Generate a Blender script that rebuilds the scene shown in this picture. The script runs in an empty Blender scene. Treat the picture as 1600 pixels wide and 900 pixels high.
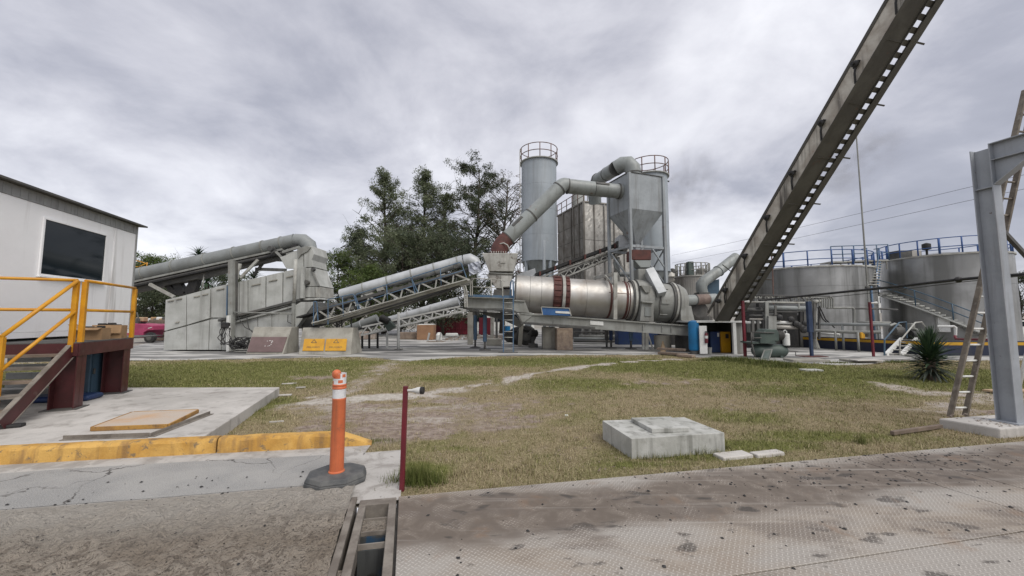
import bpy, bmesh, math, random
import numpy as np
from mathutils import Vector, Matrix

R = math.radians
S = bpy.context.scene
COL = S.collection
rnd = random.Random(7)

# ------------------------------------------------------------------ camera, light, exposure
CAM_H, FPX, PITCH = 1.6, 600.0, R(4.574)
cam_d = bpy.data.cameras.new("camera")
cam_d.sensor_width = 36.0
cam_d.lens = 13.5
cam_d.clip_start = 0.05
cam_d.clip_end = 5000
cam = bpy.data.objects.new("camera", cam_d)
COL.objects.link(cam)
cam.location = (0, 0, CAM_H)
cam.rotation_euler = (math.pi / 2 + PITCH, 0, 0)
S.camera = cam
S.view_settings.view_transform = 'Standard'
S.view_settings.look = 'None'
S.view_settings.exposure = 0.56
S.view_settings.gamma = 1.0
S.view_settings.use_curve_mapping = False

SUN_EL, SUN_AZ = R(50), R(142)          # azimuth measured clockwise from +Y
sd = bpy.data.lights.new("sun", 'SUN')
sd.energy = 1.6
sd.angle = R(40)
sd.color = (1.0, 0.96, 0.9)
sun = bpy.data.objects.new("sun", sd)
COL.objects.link(sun)
_dir = Vector((math.sin(SUN_AZ) * math.cos(SUN_EL), math.cos(SUN_AZ) * math.cos(SUN_EL), math.sin(SUN_EL)))
sun.rotation_euler = (-_dir).to_track_quat('-Z', 'Y').to_euler()


def pix_dir(px, py):
    xc, yc = (px - 800) / FPX, (450 - py) / FPX
    c, s = math.cos(PITCH), math.sin(PITCH)
    return Vector((xc, c - yc * s, s + yc * c))


def build_world():
    w = bpy.data.worlds.new("World")
    S.world = w
    w.use_nodes = True
    nt = w.node_tree
    N, L = nt.nodes, nt.links
    N.clear()
    out = N.new('ShaderNodeOutputWorld')
    mix = N.new('ShaderNodeMixShader')
    mix.inputs[0].default_value = 0.9
    b1 = N.new('ShaderNodeBackground')
    b2 = N.new('ShaderNodeBackground')
    sky = N.new('ShaderNodeTexSky')
    sky.sky_type = 'NISHITA'
    sky.sun_disc = False
    sky.sun_elevation = SUN_EL
    sky.sun_rotation = SUN_AZ
    b1.inputs[1].default_value = 0.1
    L.new(sky.outputs[0], b1.inputs[0])
    tc = N.new('ShaderNodeTexCoord')
    sep = N.new('ShaderNodeSeparateXYZ')
    L.new(tc.outputs['Generated'], sep.inputs[0])

    def math_(op, a, b=None, c=None, clamp=False):
        m = N.new('ShaderNodeMath')
        m.operation = op
        m.use_clamp = clamp
        for i, v in enumerate((a, b, c)):
            if v is None:
                continue
            if isinstance(v, (int, float)):
                m.inputs[i].default_value = v
            else:
                L.new(v, m.inputs[i])
        return m.outputs[0]
    zz = math_('MAXIMUM', sep.outputs[2], 0.0)
    den = math_('ADD', zz, 0.32)
    cx = math_('DIVIDE', sep.outputs[0], den)
    cy = math_('DIVIDE', sep.outputs[1], den)
    comb = N.new('ShaderNodeCombineXYZ')
    L.new(cx, comb.inputs[0])
    L.new(cy, comb.inputs[1])
    comb.inputs[2].default_value = 3.7

    def noise(scale, detail, rough, dist=0.0, off=0.0):
        n = N.new('ShaderNodeTexNoise')
        n.inputs['Scale'].default_value = scale
        n.inputs['Detail'].default_value = detail
        n.inputs['Roughness'].default_value = rough
        n.inputs['Distortion'].default_value = dist
        if off:
            mp = N.new('ShaderNodeMapping')
            mp.inputs['Location'].default_value = (off, off * .7, off * .3)
            L.new(comb.outputs[0], mp.inputs[0])
            L.new(mp.outputs[0], n.inputs['Vector'])
        else:
            L.new(comb.outputs[0], n.inputs['Vector'])
        return n.outputs[0]
    big = noise(1.15, 4, 0.5, 0.25, 5.2)
    mid = noise(2.6, 8, 0.58, 0.25, 2.0)
    val = math_('ADD', math_('MULTIPLY', big, 0.5), math_('MULTIPLY', mid, 0.5))

    def blob(px, py, power, amt):            # a lighter or darker region of cloud around a direction
        d = pix_dir(px, py).normalized()
        vm = N.new('ShaderNodeVectorMath')
        vm.operation = 'DOT_PRODUCT'
        nv = N.new('ShaderNodeVectorMath')
        nv.operation = 'NORMALIZE'
        L.new(tc.outputs['Generated'], nv.inputs[0])
        L.new(nv.outputs[0], vm.inputs[0])
        vm.inputs[1].default_value = d
        e = math_('POWER', math_('MAXIMUM', vm.outputs['Value'], 0.0), power)
        return math_('MULTIPLY', math_('MULTIPLY', e, amt), math_('ADD', mid, 0.35))
    for b in SKY_BLOBS:
        val = math_('ADD', val, blob(*b))
    ramp = N.new('ShaderNodeValToRGB')
    L.new(val, ramp.inputs[0])
    cr = ramp.color_ramp
    for i, (p, c) in enumerate(SKY_RAMP):
        e = cr.elements[i] if i < 2 else cr.elements.new(p)
        e.position = p
        e.color = (*c, 1)
    L.new(ramp.outputs[0], b2.inputs[0])
    b2.inputs[1].default_value = 1.0
    L.new(b1.outputs[0], mix.inputs[1])
    L.new(b2.outputs[0], mix.inputs[2])
    L.new(mix.outputs[0], out.inputs[0])


SKY_RAMP = [(0.26, (.235, .24, .285)), (0.40, (.33, .335, .385)), (0.49, (.47, .47, .515)), (0.57, (.59, .59, .63)), (0.70, (.76, .76, .79))]
SKY_BLOBS = [(1330, 20, 90, .13), (260, 150, 18, -.14), (480, 120, 14, -.10), (950, 130, 20, -.06), (110, 300, 14, .16), (1150, 330, 60, .16), (620, 330, 14, .10), (1450, 330, 22, -.12), (900, 20, 30, .04), (1080, 285, 220, -.10), (1330, 260, 160, -.10)]
build_world()


# ------------------------------------------------------------------ helpers
def W(px, py, Y):
    """the point at depth Y seen at photograph pixel (px, py)"""
    d = pix_dir(px, py)
    t = Y / d.y
    return Vector((d.x * t, Y, CAM_H + d.z * t))


def GP(px, py, z=0.0):
    """the point at height z seen at photograph pixel (px, py)"""
    d = pix_dir(px, py)
    t = (z - CAM_H) / d.z
    return Vector((d.x * t, d.y * t, z))


def V(*a):
    return Vector(a)


class G:
    """collects simple shapes into one mesh"""

    def __init__(self):
        self.v, self.f, self.s = [], [], []

    def add(self, vs, fs, smooth=False):
        o = len(self.v)
        self.v += [tuple(x) for x in vs]
        for f in fs:
            self.f.append(tuple(i + o for i in f))
            self.s.append(smooth)
        return self

    def box(self, c, size, yaw=0.0, M=None):
        c = Vector(c)
        hx, hy, hz = [k / 2 for k in size]
        rot = M if M is not None else Matrix.Rotation(yaw, 3, 'Z')
        vs = [c + rot @ Vector((x * hx, y * hy, z * hz)) for z in (-1, 1) for y in (-1, 1) for x in (-1, 1)]
        return self.add(vs, [(0, 2, 3, 1), (4, 5, 7, 6), (0, 1, 5, 4), (2, 6, 7, 3), (0, 4, 6, 2), (1, 3, 7, 5)])

    def bar(self, p, q, w, h, up=(0, 0, 1)):
        """rectangular bar from p to q; w across, h along 'up'"""
        p, q = Vector(p), Vector(q)
        d = (q - p)
        L = d.length
        d.normalize()
        up = Vector(up)
        sx = d.cross(up)
        if sx.length < 1e-4:
            sx = d.cross(Vector((1, 0, 0)))
        sx.normalize()
        uu = sx.cross(d)
        M = Matrix((d, sx, uu)).transposed()
        return self.box((p + q) / 2, (L, w, h), M=M)

    def path(self, pts, r, n=8, cap=True, closed=False):
        pts = [Vector(p) for p in pts]
        m = len(pts)
        rs = r if isinstance(r, (list, tuple)) else [r] * m
        vs, fs = [], []
        prev = None
        for i, p in enumerate(pts):
            if closed:
                a, b = pts[(i - 1) % m], pts[(i + 1) % m]
                t = (b - a).normalized()
            elif i == 0:
                t = (pts[1] - p).normalized()
            elif i == m - 1:
                t = (p - pts[i - 1]).normalized()
            else:
                t = ((p - pts[i - 1]).normalized() + (pts[i + 1] - p).normalized())
                t = t.normalized() if t.length > 1e-6 else (pts[i + 1] - p).normalized()
            if prev is None:
                ref = Vector((0, 0, 1)) if abs(t.z) < .9 else Vector((1, 0, 0))
                x = t.cross(ref).normalized()
            else:
                x = (prev - t * prev.dot(t))
                x = x.normalized() if x.length > 1e-6 else t.orthogonal().normalized()
            prev = x
            y = t.cross(x)
            k = 1.0
            if not closed and 0 < i < m - 1:
                c = (pts[i + 1] - p).normalized().dot(t)
                k = 1 / max(c, .6)
            for j in range(n):
                a = 2 * math.pi * j / n
                vs.append(p + (x * math.cos(a) + y * math.sin(a)) * rs[i] * (k if rs[i] > .05 else 1))
        for i in range(m if closed else m - 1):
            for j in range(n):
                a, b = i * n + j, i * n + (j + 1) % n
                c, d = ((i + 1) % m) * n + (j + 1) % n, ((i + 1) % m) * n + j
                fs.append((a, b, c, d))
        self.add(vs, fs, True)
        if cap and not closed:
            o = len(self.v) - len(vs)
            self.f.append(tuple(o + j for j in range(n))[::-1])
            self.s.append(False)
            self.f.append(tuple(o + (m - 1) * n + j for j in range(n)))
            self.s.append(False)
        return self

    def tube(self, p, q, r, n=10, r2=None):
        return self.path([p, q], [r, r if r2 is None else r2], n)

    def lathe(self, p, axis, prof, n=32, cap=True):
        """prof = [(radius, distance along axis)]"""
        p, ax = Vector(p), Vector(axis).normalized()
        x = ax.cross(Vector((0, 0, 1)) if abs(ax.z) < .9 else Vector((1, 0, 0))).normalized()
        y = ax.cross(x)
        o = len(self.v)
        for r, t in prof:
            for j in range(n):
                a = 2 * math.pi * j / n
                self.v.append(tuple(p + ax * t + (x * math.cos(a) + y * math.sin(a)) * r))
        for i in range(len(prof) - 1):
            for j in range(n):
                self.f.append((o + i * n + j, o + i * n + (j + 1) % n, o + (i + 1) * n + (j + 1) % n, o + (i + 1) * n + j))
                self.s.append(True)
        if cap:
            self.f.append(tuple(o + j for j in range(n))[::-1])
            self.s.append(False)
            k = len(prof) - 1
            self.f.append(tuple(o + k * n + j for j in range(n)))
            self.s.append(False)
        return self

    def prism(self, pts, ext):
        pts = [Vector(p) for p in pts]
        e = Vector(ext)
        n = len(pts)
        vs = pts + [p + e for p in pts]
        fs = [tuple(range(n)), tuple(range(2 * n - 1, n - 1, -1))]
        for i in range(n):
            j = (i + 1) % n
            fs.append((j, i, i + n, j + n))
        return self.add(vs, fs)

    def frustum(self, bot, top):
        """solid between two loops of equal length"""
        n = len(bot)
        vs = [Vector(p) for p in bot] + [Vector(p) for p in top]
        fs = [tuple(range(n))[::-1], tuple(range(n, 2 * n))]
        for i in range(n):
            j = (i + 1) % n
            fs.append((i, j, j + n, i + n))
        return self.add(vs, fs)


ORIG = {}


def tag(o, label=None, cat=None, group=None, kind=None):
    if label:
        o['label'] = label
    if cat:
        o['category'] = cat
    if group:
        o['group'] = group
    if kind:
        o['kind'] = kind
    return o


def thing(name, label, cat, loc, group=None):
    o = bpy.data.objects.new(name, None)
    o.empty_display_size = 0.2
    COL.objects.link(o)
    o.location = loc
    ORIG[o.name] = Vector(loc)
    return tag(o, label, cat, group)


def make(name, g, mat, parent=None, label=None, kind=None, bevel=0.0, seg=1, cat=None, group=None, fix=True, origin=None):
    if parent is None and origin is None and kind is None and g.v:
        xs = np.array(g.v)
        origin = Vector((float(xs[:, 0].mean()), float(xs[:, 1].mean()), float(xs[:, 2].min())))
    off = ORIG[parent.name] if parent is not None else (origin or Vector((0, 0, 0)))
    me = bpy.data.meshes.new(name)
    me.from_pydata([(x - off[0], y - off[1], z - off[2]) for x, y, z in g.v], [], g.f)
    me.polygons.foreach_set('use_smooth', g.s)
    if fix:
        bm = bmesh.new()
        bm.from_mesh(me)
        bmesh.ops.recalc_face_normals(bm, faces=bm.faces)
        if bevel:
            es = [e for e in bm.edges if len(e.link_faces) == 2 and e.calc_face_angle(0) > .35]
            bmesh.ops.bevel(bm, geom=es, offset=bevel, segments=seg, affect='EDGES', profile=.5, clamp_overlap=True)
        for e in bm.edges:
            if len(e.link_faces) == 2 and e.calc_face_angle(0) > .62:
                e.smooth = False
        bm.to_mesh(me)
        bm.free()
    me.materials.append(mat)
    o = bpy.data.objects.new(name, me)
    COL.objects.link(o)
    if parent is not None:
        o.parent = parent
        ORIG[o.name] = off
    else:
        o.location = off
        ORIG[o.name] = Vector(off)
    return tag(o, label, cat, group, kind)


def piece(name, mesh, parent, loc_world, rot=None, scale=None, label=None):
    """one more object that shares a mesh"""
    o = bpy.data.objects.new(name, mesh)
    COL.objects.link(o)
    o.parent = parent
    o.location = Vector(loc_world) - ORIG[parent.name]
    if rot is not None:
        o.rotation_euler = rot
    if scale is not None:
        o.scale = scale
    if label:
        o['label'] = label
    return o


# ------------------------------------------------------------------ materials
def new_mat(name):
    m = bpy.data.materials.new(name)
    m.use_nodes = True
    nt = m.node_tree
    return m, nt, nt.nodes, nt.links, nt.nodes['Principled BSDF']


class NT:
    def __init__(self, nt):
        self.nt, self.N, self.L = nt, nt.nodes, nt.links
        self.geo = self.N.new('ShaderNodeNewGeometry')
        self.pos = self.geo.outputs['Position']

    def val(self, sock, v):
        if isinstance(v, (int, float)):
            sock.default_value = v
        elif isinstance(v, tuple):
            sock.default_value = (*v, 1) if len(v) == 3 and sock.type == 'RGBA' else v
        else:
            self.L.new(v, sock)

    def math(self, op, a, b=None, c=None, clamp=False):
        m = self.N.new('ShaderNodeMath')
        m.operation = op
        m.use_clamp = clamp
        for i, v in enumerate((a, b, c)):
            if v is not None:
                self.val(m.inputs[i], v)
        return m.outputs[0]

    def mapped(self, scale=(1, 1, 1), rot=(0, 0, 0), loc=(0, 0, 0), vec=None):
        mp = self.N.new('ShaderNodeMapping')
        mp.inputs['Scale'].default_value = scale
        mp.inputs['Rotation'].default_value = rot
        mp.inputs['Location'].default_value = loc
        self.L.new(vec if vec is not None else self.pos, mp.inputs[0])
        return mp.outputs[0]

    def noise(self, scale, detail=4, rough=.55, dist=0.0, vec=None):
        n = self.N.new('ShaderNodeTexNoise')
        n.inputs['Scale'].default_value = scale
        n.inputs['Detail'].default_value = detail
        n.inputs['Roughness'].default_value = rough
        n.inputs['Distortion'].default_value = dist
        self.L.new(vec if vec is not None else self.pos, n.inputs['Vector'])
        return n.outputs[0]

    def ramp(self, x, lo, hi):
        r = self.N.new('ShaderNodeMapRange')
        r.interpolation_type = 'SMOOTHSTEP'
        self.val(r.inputs[0], x)
        r.inputs[1].default_value = lo
        r.inputs[2].default_value = hi
        return r.outputs[0]

    def mix(self, fac, a, b, blend='MIX'):
        m = self.N.new('ShaderNodeMix')
        m.data_type = 'RGBA'
        m.blend_type = blend
        self.val(m.inputs[0], fac)
        self.val(m.inputs[6], a)
        self.val(m.inputs[7], b)
        return m.outputs[2]

    def bump(self, h, strength, dist, prev=None):
        b = self.N.new('ShaderNodeBump')
        b.inputs['Strength'].default_value = strength
        b.inputs['Distance'].default_value = dist
        self.val(b.inputs['Height'], h)
        if prev is not None:
            self.L.new(prev, b.inputs['Normal'])
        return b.outputs[0]


def mat(name, col, col2=None, scale=2.0, lo=.35, hi=.65, rough=.7, metal=0.0, bump=0.0, bscale=25.0, bdist=.02,
        streak=None, spots=None, fine=.12, fscale=18.0, spec=.4):
    """weathered paint, concrete or metal: two tones, vertical streaks, spots, fine grain and bump"""
    m, nt, N, L, b = new_mat(name)
    t = NT(nt)
    c = col
    if col2 is not None:
        c = t.mix(t.ramp(t.noise(scale, 5, .6, .3), lo, hi), col, col2)
    if streak:                                   # (colour, amount, horizontal scale, low, high)
        sc, am, hs, l, h = streak
        n = t.noise(1.0, 4, .6, .2, t.mapped((hs, hs, hs * .07)))
        c = t.mix(t.math('MULTIPLY', t.ramp(n, l, h), am), c, sc)
    if spots:                                    # (colour, amount, scale, low, high)
        sc, am, ss, l, h = spots
        c = t.mix(t.math('MULTIPLY', t.ramp(t.noise(ss, 6, .65, .4), l, h), am), c, sc)
    if fine:
        n = t.noise(fscale, 4, .7)
        g = t.math('ADD', t.math('MULTIPLY', n, fine * 2), 1 - fine)
        cc = N.new('ShaderNodeCombineColor')
        for i in range(3):
            L.new(g, cc.inputs[i])
        c = t.mix(1.0, c, cc.outputs[0], 'MULTIPLY')
    t.val(b.inputs['Base Color'], c)
    rr = t.math('ADD', t.math('MULTIPLY', t.noise(6.0, 3), .3), rough - .15, clamp=True)
    L.new(rr, b.inputs['Roughness'])
    b.inputs['Metallic'].default_value = metal
    b.inputs['Specular IOR Level'].default_value = spec
    if bump:
        L.new(t.bump(t.noise(bscale, 6, .65), bump, bdist), b.inputs['Normal'])
    return m


RUST = (.16, .055, .03)
M = {}
M['panel_concrete'] = mat('weathered panel concrete', (.455, .46, .435), (.355, .36, .335), 1.1, bump=.25, bscale=14, streak=((.17, .165, .15), .55, 2.5, .5, .75), spots=((.2, .19, .17), .4, 1.6, .58, .75), rough=.85)
M['concrete'] = mat('pale cast concrete', (.47, .47, .44), (.36, .36, .33), 3.0, bump=.35, bscale=40, bdist=.008, streak=((.15, .15, .13), .7, 7, .48, .70), spots=((.2, .195, .175), .6, 5, .54, .70), rough=.9)
M['block_concrete'] = mat('grey block concrete', (.36, .345, .30), (.27, .255, .22), 1.5, bump=.4, bscale=12, streak=((.14, .13, .11), .5, 3, .5, .75), rough=.9)
M['slab'] = mat('swept slab concrete', (.52, .495, .46), (.40, .38, .35), .9, bump=.35, bscale=60, bdist=.006, streak=((.17, .16, .14), .5, 4, .52, .74), spots=((.22, .20, .175), .7, 2.6, .52, .72), rough=.92, fine=.2, fscale=70)
M['brickish'] = mat('worn footing masonry', (.36, .28, .21), (.25, .19, .15), 5, bump=.5, bscale=9, spots=((.42, .38, .32), .7, 8, .55, .7), rough=.9)
M['grey_paint'] = mat('grey painted steel', (.285, .29, .27), (.215, .215, .195), 1.4, rough=.55, streak=((.12, .11, .095), .6, 3, .47, .74), spots=(RUST, .6, 3.0, .65, .73))
M['duct_paint'] = mat('grey green duct paint', (.285, .305, .295), (.23, .245, .235), 1.1, rough=.45, streak=((.11, .105, .09), .55, 3, .47, .75), spots=(RUST, .75, 1.9, .655, .71))
M['silo_paint'] = mat('blue grey silo paint', (.35, .385, .41), (.30, .335, .36), .5, rough=.5, streak=((.17, .17, .165), .6, 1.8, .46, .76), spots=((.20, .16, .13), .5, 1.4, .64, .72), fine=.06, fscale=4)
M['hopper_paint'] = mat('blue grey hopper paint', (.32, .345, .36), (.26, .28, .29), 1.2, rough=.45, streak=((.13, .125, .115), .6, 3, .46, .74), spots=(RUST, .8, 1.9, .645, .71))
M['beam_paint'] = mat('stained beam plate', (.58, .55, .48), (.38, .34, .285), 1.5, rough=.6, streak=((.035, .03, .025), .9, 3.2, .45, .68), spots=(RUST, .5, 3, .6, .75))
M['beam_dark'] = mat('dark beam steel', (.085, .08, .066), (.06, .055, .045), 1.5, rough=.65, spots=(RUST, .3, 3, .6, .75))
M['cover'] = mat('galvanised cover sheet', (.50, .515, .52), (.38, .395, .40), 1.0, rough=.45, metal=.15, streak=((.22, .21, .19), .5, 2.5, .5, .75), fine=.08)
M['cover_dull'] = mat('dull cover sheet', (.25, .265, .26), (.19, .20, .195), .8, rough=.5, streak=((.17, .165, .15), .4, 3, .5, .75), fine=.08)
M['frame'] = mat('pale grey frame steel', (.42, .42, .385), (.29, .28, .25), 2, rough=.6, spots=((.16, .12, .09), .6, 4, .56, .72))
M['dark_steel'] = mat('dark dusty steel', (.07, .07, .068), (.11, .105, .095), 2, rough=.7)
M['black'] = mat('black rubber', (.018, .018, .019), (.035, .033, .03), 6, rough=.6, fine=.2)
M['stainless'] = mat('brushed drum stainless', (.50, .485, .455), (.39, .37, .34), .8, rough=.48, metal=.6, streak=((.30, .23, .17), .55, 1.2, .48, .75), fine=.06)
M['tank_steel'] = mat('streaked tank stainless', (.42, .42, .41), (.26, .26, .25), .3, rough=.38, metal=.6, streak=((.13, .13, .12), .75, 1.3, .42, .66), fine=.06, fscale=3)  # vertical streaks double as bright and dark reflections painted into the colour
M['tank_pale'] = mat('pale streaked tank', (.45, .435, .395), (.33, .31, .28), .6, rough=.5, metal=.3, streak=((.20, .18, .15), .6, 1.5, .45, .7))
M['red_primer'] = mat('red oxide primer', (.115, .04, .032), (.075, .033, .028), 3, rough=.7, spots=((.05, .03, .025), .6, 4, .55, .7))
M['pipe_rust'] = mat('dusty brown pipe band', (.20, .15, .125), (.14, .10, .085), 3, rough=.7)
M['rail_rust'] = mat('rusty red rail', (.17, .095, .075), (.12, .075, .06), 3, rough=.7)
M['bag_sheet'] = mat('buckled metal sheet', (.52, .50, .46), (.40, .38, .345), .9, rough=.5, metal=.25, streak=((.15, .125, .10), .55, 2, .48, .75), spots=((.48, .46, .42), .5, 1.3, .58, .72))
M['bag_sheet_dark'] = mat('darker buckled sheet', (.30, .285, .255), (.22, .20, .175), 1.2, rough=.55, metal=.25, streak=((.10, .09, .075), .5, 2, .48, .75))  # darker tone of the buckled sheet for left face, seams and trim
M['maroon'] = mat('maroon steel paint', (.085, .022, .024), (.06, .018, .018), 3, rough=.4, spots=((.16, .11, .09), .5, 6, .62, .74))
M['red'] = mat('signal red paint', (.155, .018, .028), (.11, .018, .024), 4, rough=.45, spots=((.08, .03, .025), .5, 8, .6, .75))
M['container_red'] = mat('dark red sheet', (.17, .012, .025), (.12, .012, .02), 1, rough=.5)
M['yellow'] = mat('yellow handrail paint', (.62, .30, .015), (.52, .23, .015), 4, rough=.4, spots=((.22, .10, .04), .7, 9, .64, .74))
M['curb_yellow'] = mat('worn yellow curb paint', (.62, .375, .105), (.46, .25, .055), 3, bump=.6, bscale=40, bdist=.01, rough=.85, streak=((.22, .13, .06), .7, 6, .48, .68), spots=((.17, .13, .085), .85, 11, .56, .66), fine=.2, fscale=60)
M['sign_yellow'] = mat('yellow hatch plate', (.62, .33, .025), (.52, .26, .03), 3, rough=.5, spots=((.3, .16, .06), .5, 7, .62, .75))
M['cab_yellow'] = mat('yellow cabinet paint', (.52, .27, .012), (.44, .22, .015), 2, rough=.4)
M['blue'] = mat('blue rail paint', (.055, .115, .20), (.09, .14, .20), 3, rough=.5, spots=((.2, .2, .19), .6, 6, .58, .72))
M['tank_rail'] = mat('strong blue tank rail', (.03, .085, .26), (.04, .09, .22), 3, rough=.5)
M['deep_blue'] = mat('deep blue paint', (.015, .035, .12), (.02, .04, .09), 3, rough=.5)
M['tank_blue'] = mat('bright blue tank paint', (.012, .16, .36), (.015, .13, .28), 2, rough=.4)
M['panel_blue'] = mat('slate blue sheet', (.065, .115, .16), (.05, .09, .13), 2, rough=.5, streak=((.03, .05, .07), .5, 4, .5, .75))
M['wall_navy'] = mat('navy bund paint', (.012, .018, .045), (.025, .028, .045), 1.2, rough=.6, streak=((.06, .06, .06), .4, 3, .55, .75))
M['bund_yellow'] = mat('yellow bund stripe', (.52, .29, .012), (.42, .23, .02), 1.5, rough=.5, spots=((.1, .07, .03), .6, 4, .62, .75))
M['cabin_white'] = mat('white cabin sheet', (.90, .90, .90), (.85, .85, .85), .7, rough=.4, streak=((.36, .33, .30), .55, 4, .54, .74), fine=.03)
M['cabin_grey'] = mat('grey corrugated band', (.33, .335, .33), (.26, .26, .255), 2, rough=.5, streak=((.1, .1, .095), .5, 8, .5, .75))
M['white'] = mat('white paint', (.70, .70, .67), (.60, .60, .57), 2, rough=.5, streak=((.35, .33, .3), .4, 6, .55, .75))
M['green'] = mat('dusty green machine paint', (.08, .105, .09), (.058, .078, .07), 2, rough=.5, spots=((.2, .2, .18), .4, 5, .6, .75))
M['column'] = mat('blue grey gantry paint', (.33, .35, .375), (.28, .30, .32), 2.5, rough=.4, streak=((.17, .165, .155), .5, 9, .52, .72), spots=((.10, .06, .04), .8, 14, .66, .72), fine=.08)
M['wood'] = mat('weathered timber', (.22, .17, .13), (.15, .115, .09), 3, rough=.85, bump=.3, bscale=18)
M['ladder_wood'] = mat('grimy ladder rails', (.22, .19, .155), (.13, .11, .09), 5, rough=.8, spots=((.36, .34, .3), .6, 12, .55, .7))
M['plate_top'] = mat('rust tinted hatch cover', (.47, .40, .33), (.50, .33, .20), 1.6, .45, .68, rough=.8, fine=.2, fscale=60)
M['plate_edge'] = mat('worn ochre plate edge', (.40, .22, .055), (.26, .14, .05), 5, rough=.8, spots=((.12, .08, .05), .8, 9, .54, .66), fine=.2, fscale=60)
M['pale_wood'] = mat('pale board', (.45, .33, .21), (.37, .26, .16), 4, rough=.8)
M['card'] = mat('brown cardboard', (.36, .23, .125), (.30, .19, .10), 5, rough=.85)
M['crate'] = mat('brown crate board', (.30, .175, .10), (.25, .14, .08), 2, rough=.85)
M['orange'] = mat('orange post plastic', (.60, .155, .06), (.52, .13, .055), 5, rough=.5, streak=((.36, .12, .06), .7, 14, .48, .70), spots=((.28, .12, .07), .7, 22, .58, .68))
M['reflect'] = mat('scuffed white band', (.72, .72, .72), (.55, .55, .56), 14, rough=.35, spots=((.3, .28, .26), .5, 30, .58, .7))
M['base_rubber'] = mat('dusty rubber base', (.07, .073, .075), (.125, .125, .12), 6, rough=.75, fine=.25, fscale=90, bump=.2, bscale=120, bdist=.003)
M['pink'] = mat('faded magenta paint', (.38, .055, .13), (.29, .04, .095), 2, rough=.45)
M['plate_brown'] = mat('mauve brown plate', (.17, .115, .11), (.14, .095, .09), 2.5, rough=.6)
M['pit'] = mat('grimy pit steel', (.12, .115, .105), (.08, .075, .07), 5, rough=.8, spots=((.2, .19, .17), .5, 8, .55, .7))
M['pit_blue'] = mat('pit wall with worn blue paint', (.06, .062, .06), (.025, .065, .12), 5, .54, .64, rough=.7, streak=((.02, .02, .02), .7, 12, .45, .7))
M['bar_steel'] = mat('dusty edge bar', (.23, .205, .175), (.14, .12, .10), 5, rough=.75, fine=.25, fscale=50, bump=.2, bscale=50, bdist=.004)
M['brown_bund'] = mat('pale distant wall', (.40, .38, .35), (.33, .31, .28), .4, rough=.9)
M['plastic_sheet'] = mat('grey plastic sheet', (.36, .38, .43), (.27, .29, .34), 4, rough=.4)
M['debris'] = mat('mixed rubble', (.22, .17, .14), (.34, .30, .26), 3, rough=.9)


def mat_glass():
    m, nt, N, L, b = new_mat('dark window glass')
    b.inputs['Base Color'].default_value = (.012, .018, .022, 1)
    b.inputs['Roughness'].default_value = .05
    b.inputs['Specular IOR Level'].default_value = .22
    return m


M['glass'] = mat_glass()
M['solar'] = mat('blue glazed sheet', (.03, .09, .24), (.04, .12, .28), 2, rough=.25)

# ------------------------------------------------------------------ ground
T0 = R(11.5)
C0 = V(-1.015, 3.56, 0)
UU = V(math.cos(T0), math.sin(T0), 0)
T1 = R(15.3)
VV = V(-math.sin(T1), math.cos(T1), 0)                    # the deck's end is not quite square to its side
DET = UU.x * VV.y - UU.y * VV.x


def SV(s, v, z=0.0):
    return C0 + UU * s + VV * v + V(0, 0, z)


def to_sv(p):
    d = Vector(p) - C0
    return (d.x * VV.y - d.y * VV.x) / DET, (UU.x * d.y - UU.y * d.x) / DET


def vnoise(x, y, seed=0):
    """smooth value noise on numpy arrays"""
    xi, yi = np.floor(x).astype(np.int64), np.floor(y).astype(np.int64)
    xf, yf = x - xi, y - yi
    u, v = xf * xf * (3 - 2 * xf), yf * yf * (3 - 2 * yf)

    def h(a, b):
        n = (a * 374761393 + b * 668265263 + seed * 982451653) & 0x7fffffff
        n = ((n ^ (n >> 13)) * 1274126177) & 0x7fffffff
        return ((n ^ (n >> 16)) & 0xffff) / 65535.0
    return (h(xi, yi) * (1 - u) + h(xi + 1, yi) * u) * (1 - v) + (h(xi, yi + 1) * (1 - u) + h(xi + 1, yi + 1) * u) * v


def fbm(x, y, s, seed=0, o=4):
    t, a, n = 0, .5, 0
    for i in range(o):
        t = t + a * vnoise(x * s * 2 ** i + 31.7 * i, y * s * 2 ** i + 17.3 * i, seed + i)
        n += a
        a *= .55
    return t / n


def sstep(x, a, b):
    t = np.clip((x - a) / (b - a), 0, 1)
    return t * t * (3 - 2 * t)


PATHS = [  # pixel polylines of trodden bare ground with half width in metres
    ([(617, 563), (590, 580), (560, 597), (530, 617), (500, 640)], .42, .42),
    ([(560, 622), (640, 618), (720, 606), (790, 594), (840, 583), (900, 574), (960, 567), (1050, 561)], .20, .75),
    ([(455, 632), (560, 624), (640, 618), (720, 606)], .25, .6),
    ([(1380, 600), (1440, 612), (1520, 618), (1600, 612)], .35, .55),
    ([(1440, 640), (1500, 628), (1580, 622)], .3, .5),
]
BLOBS = [  # pixel, radii in metres, bareness
    (560, 650, 1.0, .7, .55), (640, 668, 1.1, .75, .6), (720, 640, 1.2, .9, .55), (690, 625, .8, .5, .55), (790, 625, 1.0, .6, .35),
    (800, 660, .9, .5, .25), (1040, 596, 1.5, .8, .3), (500, 668, .5, .35, .5), (1180, 630, 1.4, .8, .22), (610, 690, .7, .3, .35),
    (500, 588, 1.0, .6, .55), (640, 650, 1.6, 1.0, .62), (740, 660, 1.6, .9, .5), (560, 636, 1.2, .6, .6), (1500, 640, 1.0, .5, .5), (760, 672, 1, .6, .3),
]
DUST = [(500, 628, .9, .35, .85), (570, 622, 1.1, .42, 1.0), (640, 618, 1.1, .40, 1.0), (710, 610, 1.0, .40, .6), (600, 640, .7, .25, .6), (690, 634, .9, .3, .5), (780, 600, .8, .35, .4), (670, 655, .8, .22, .4)]
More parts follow.
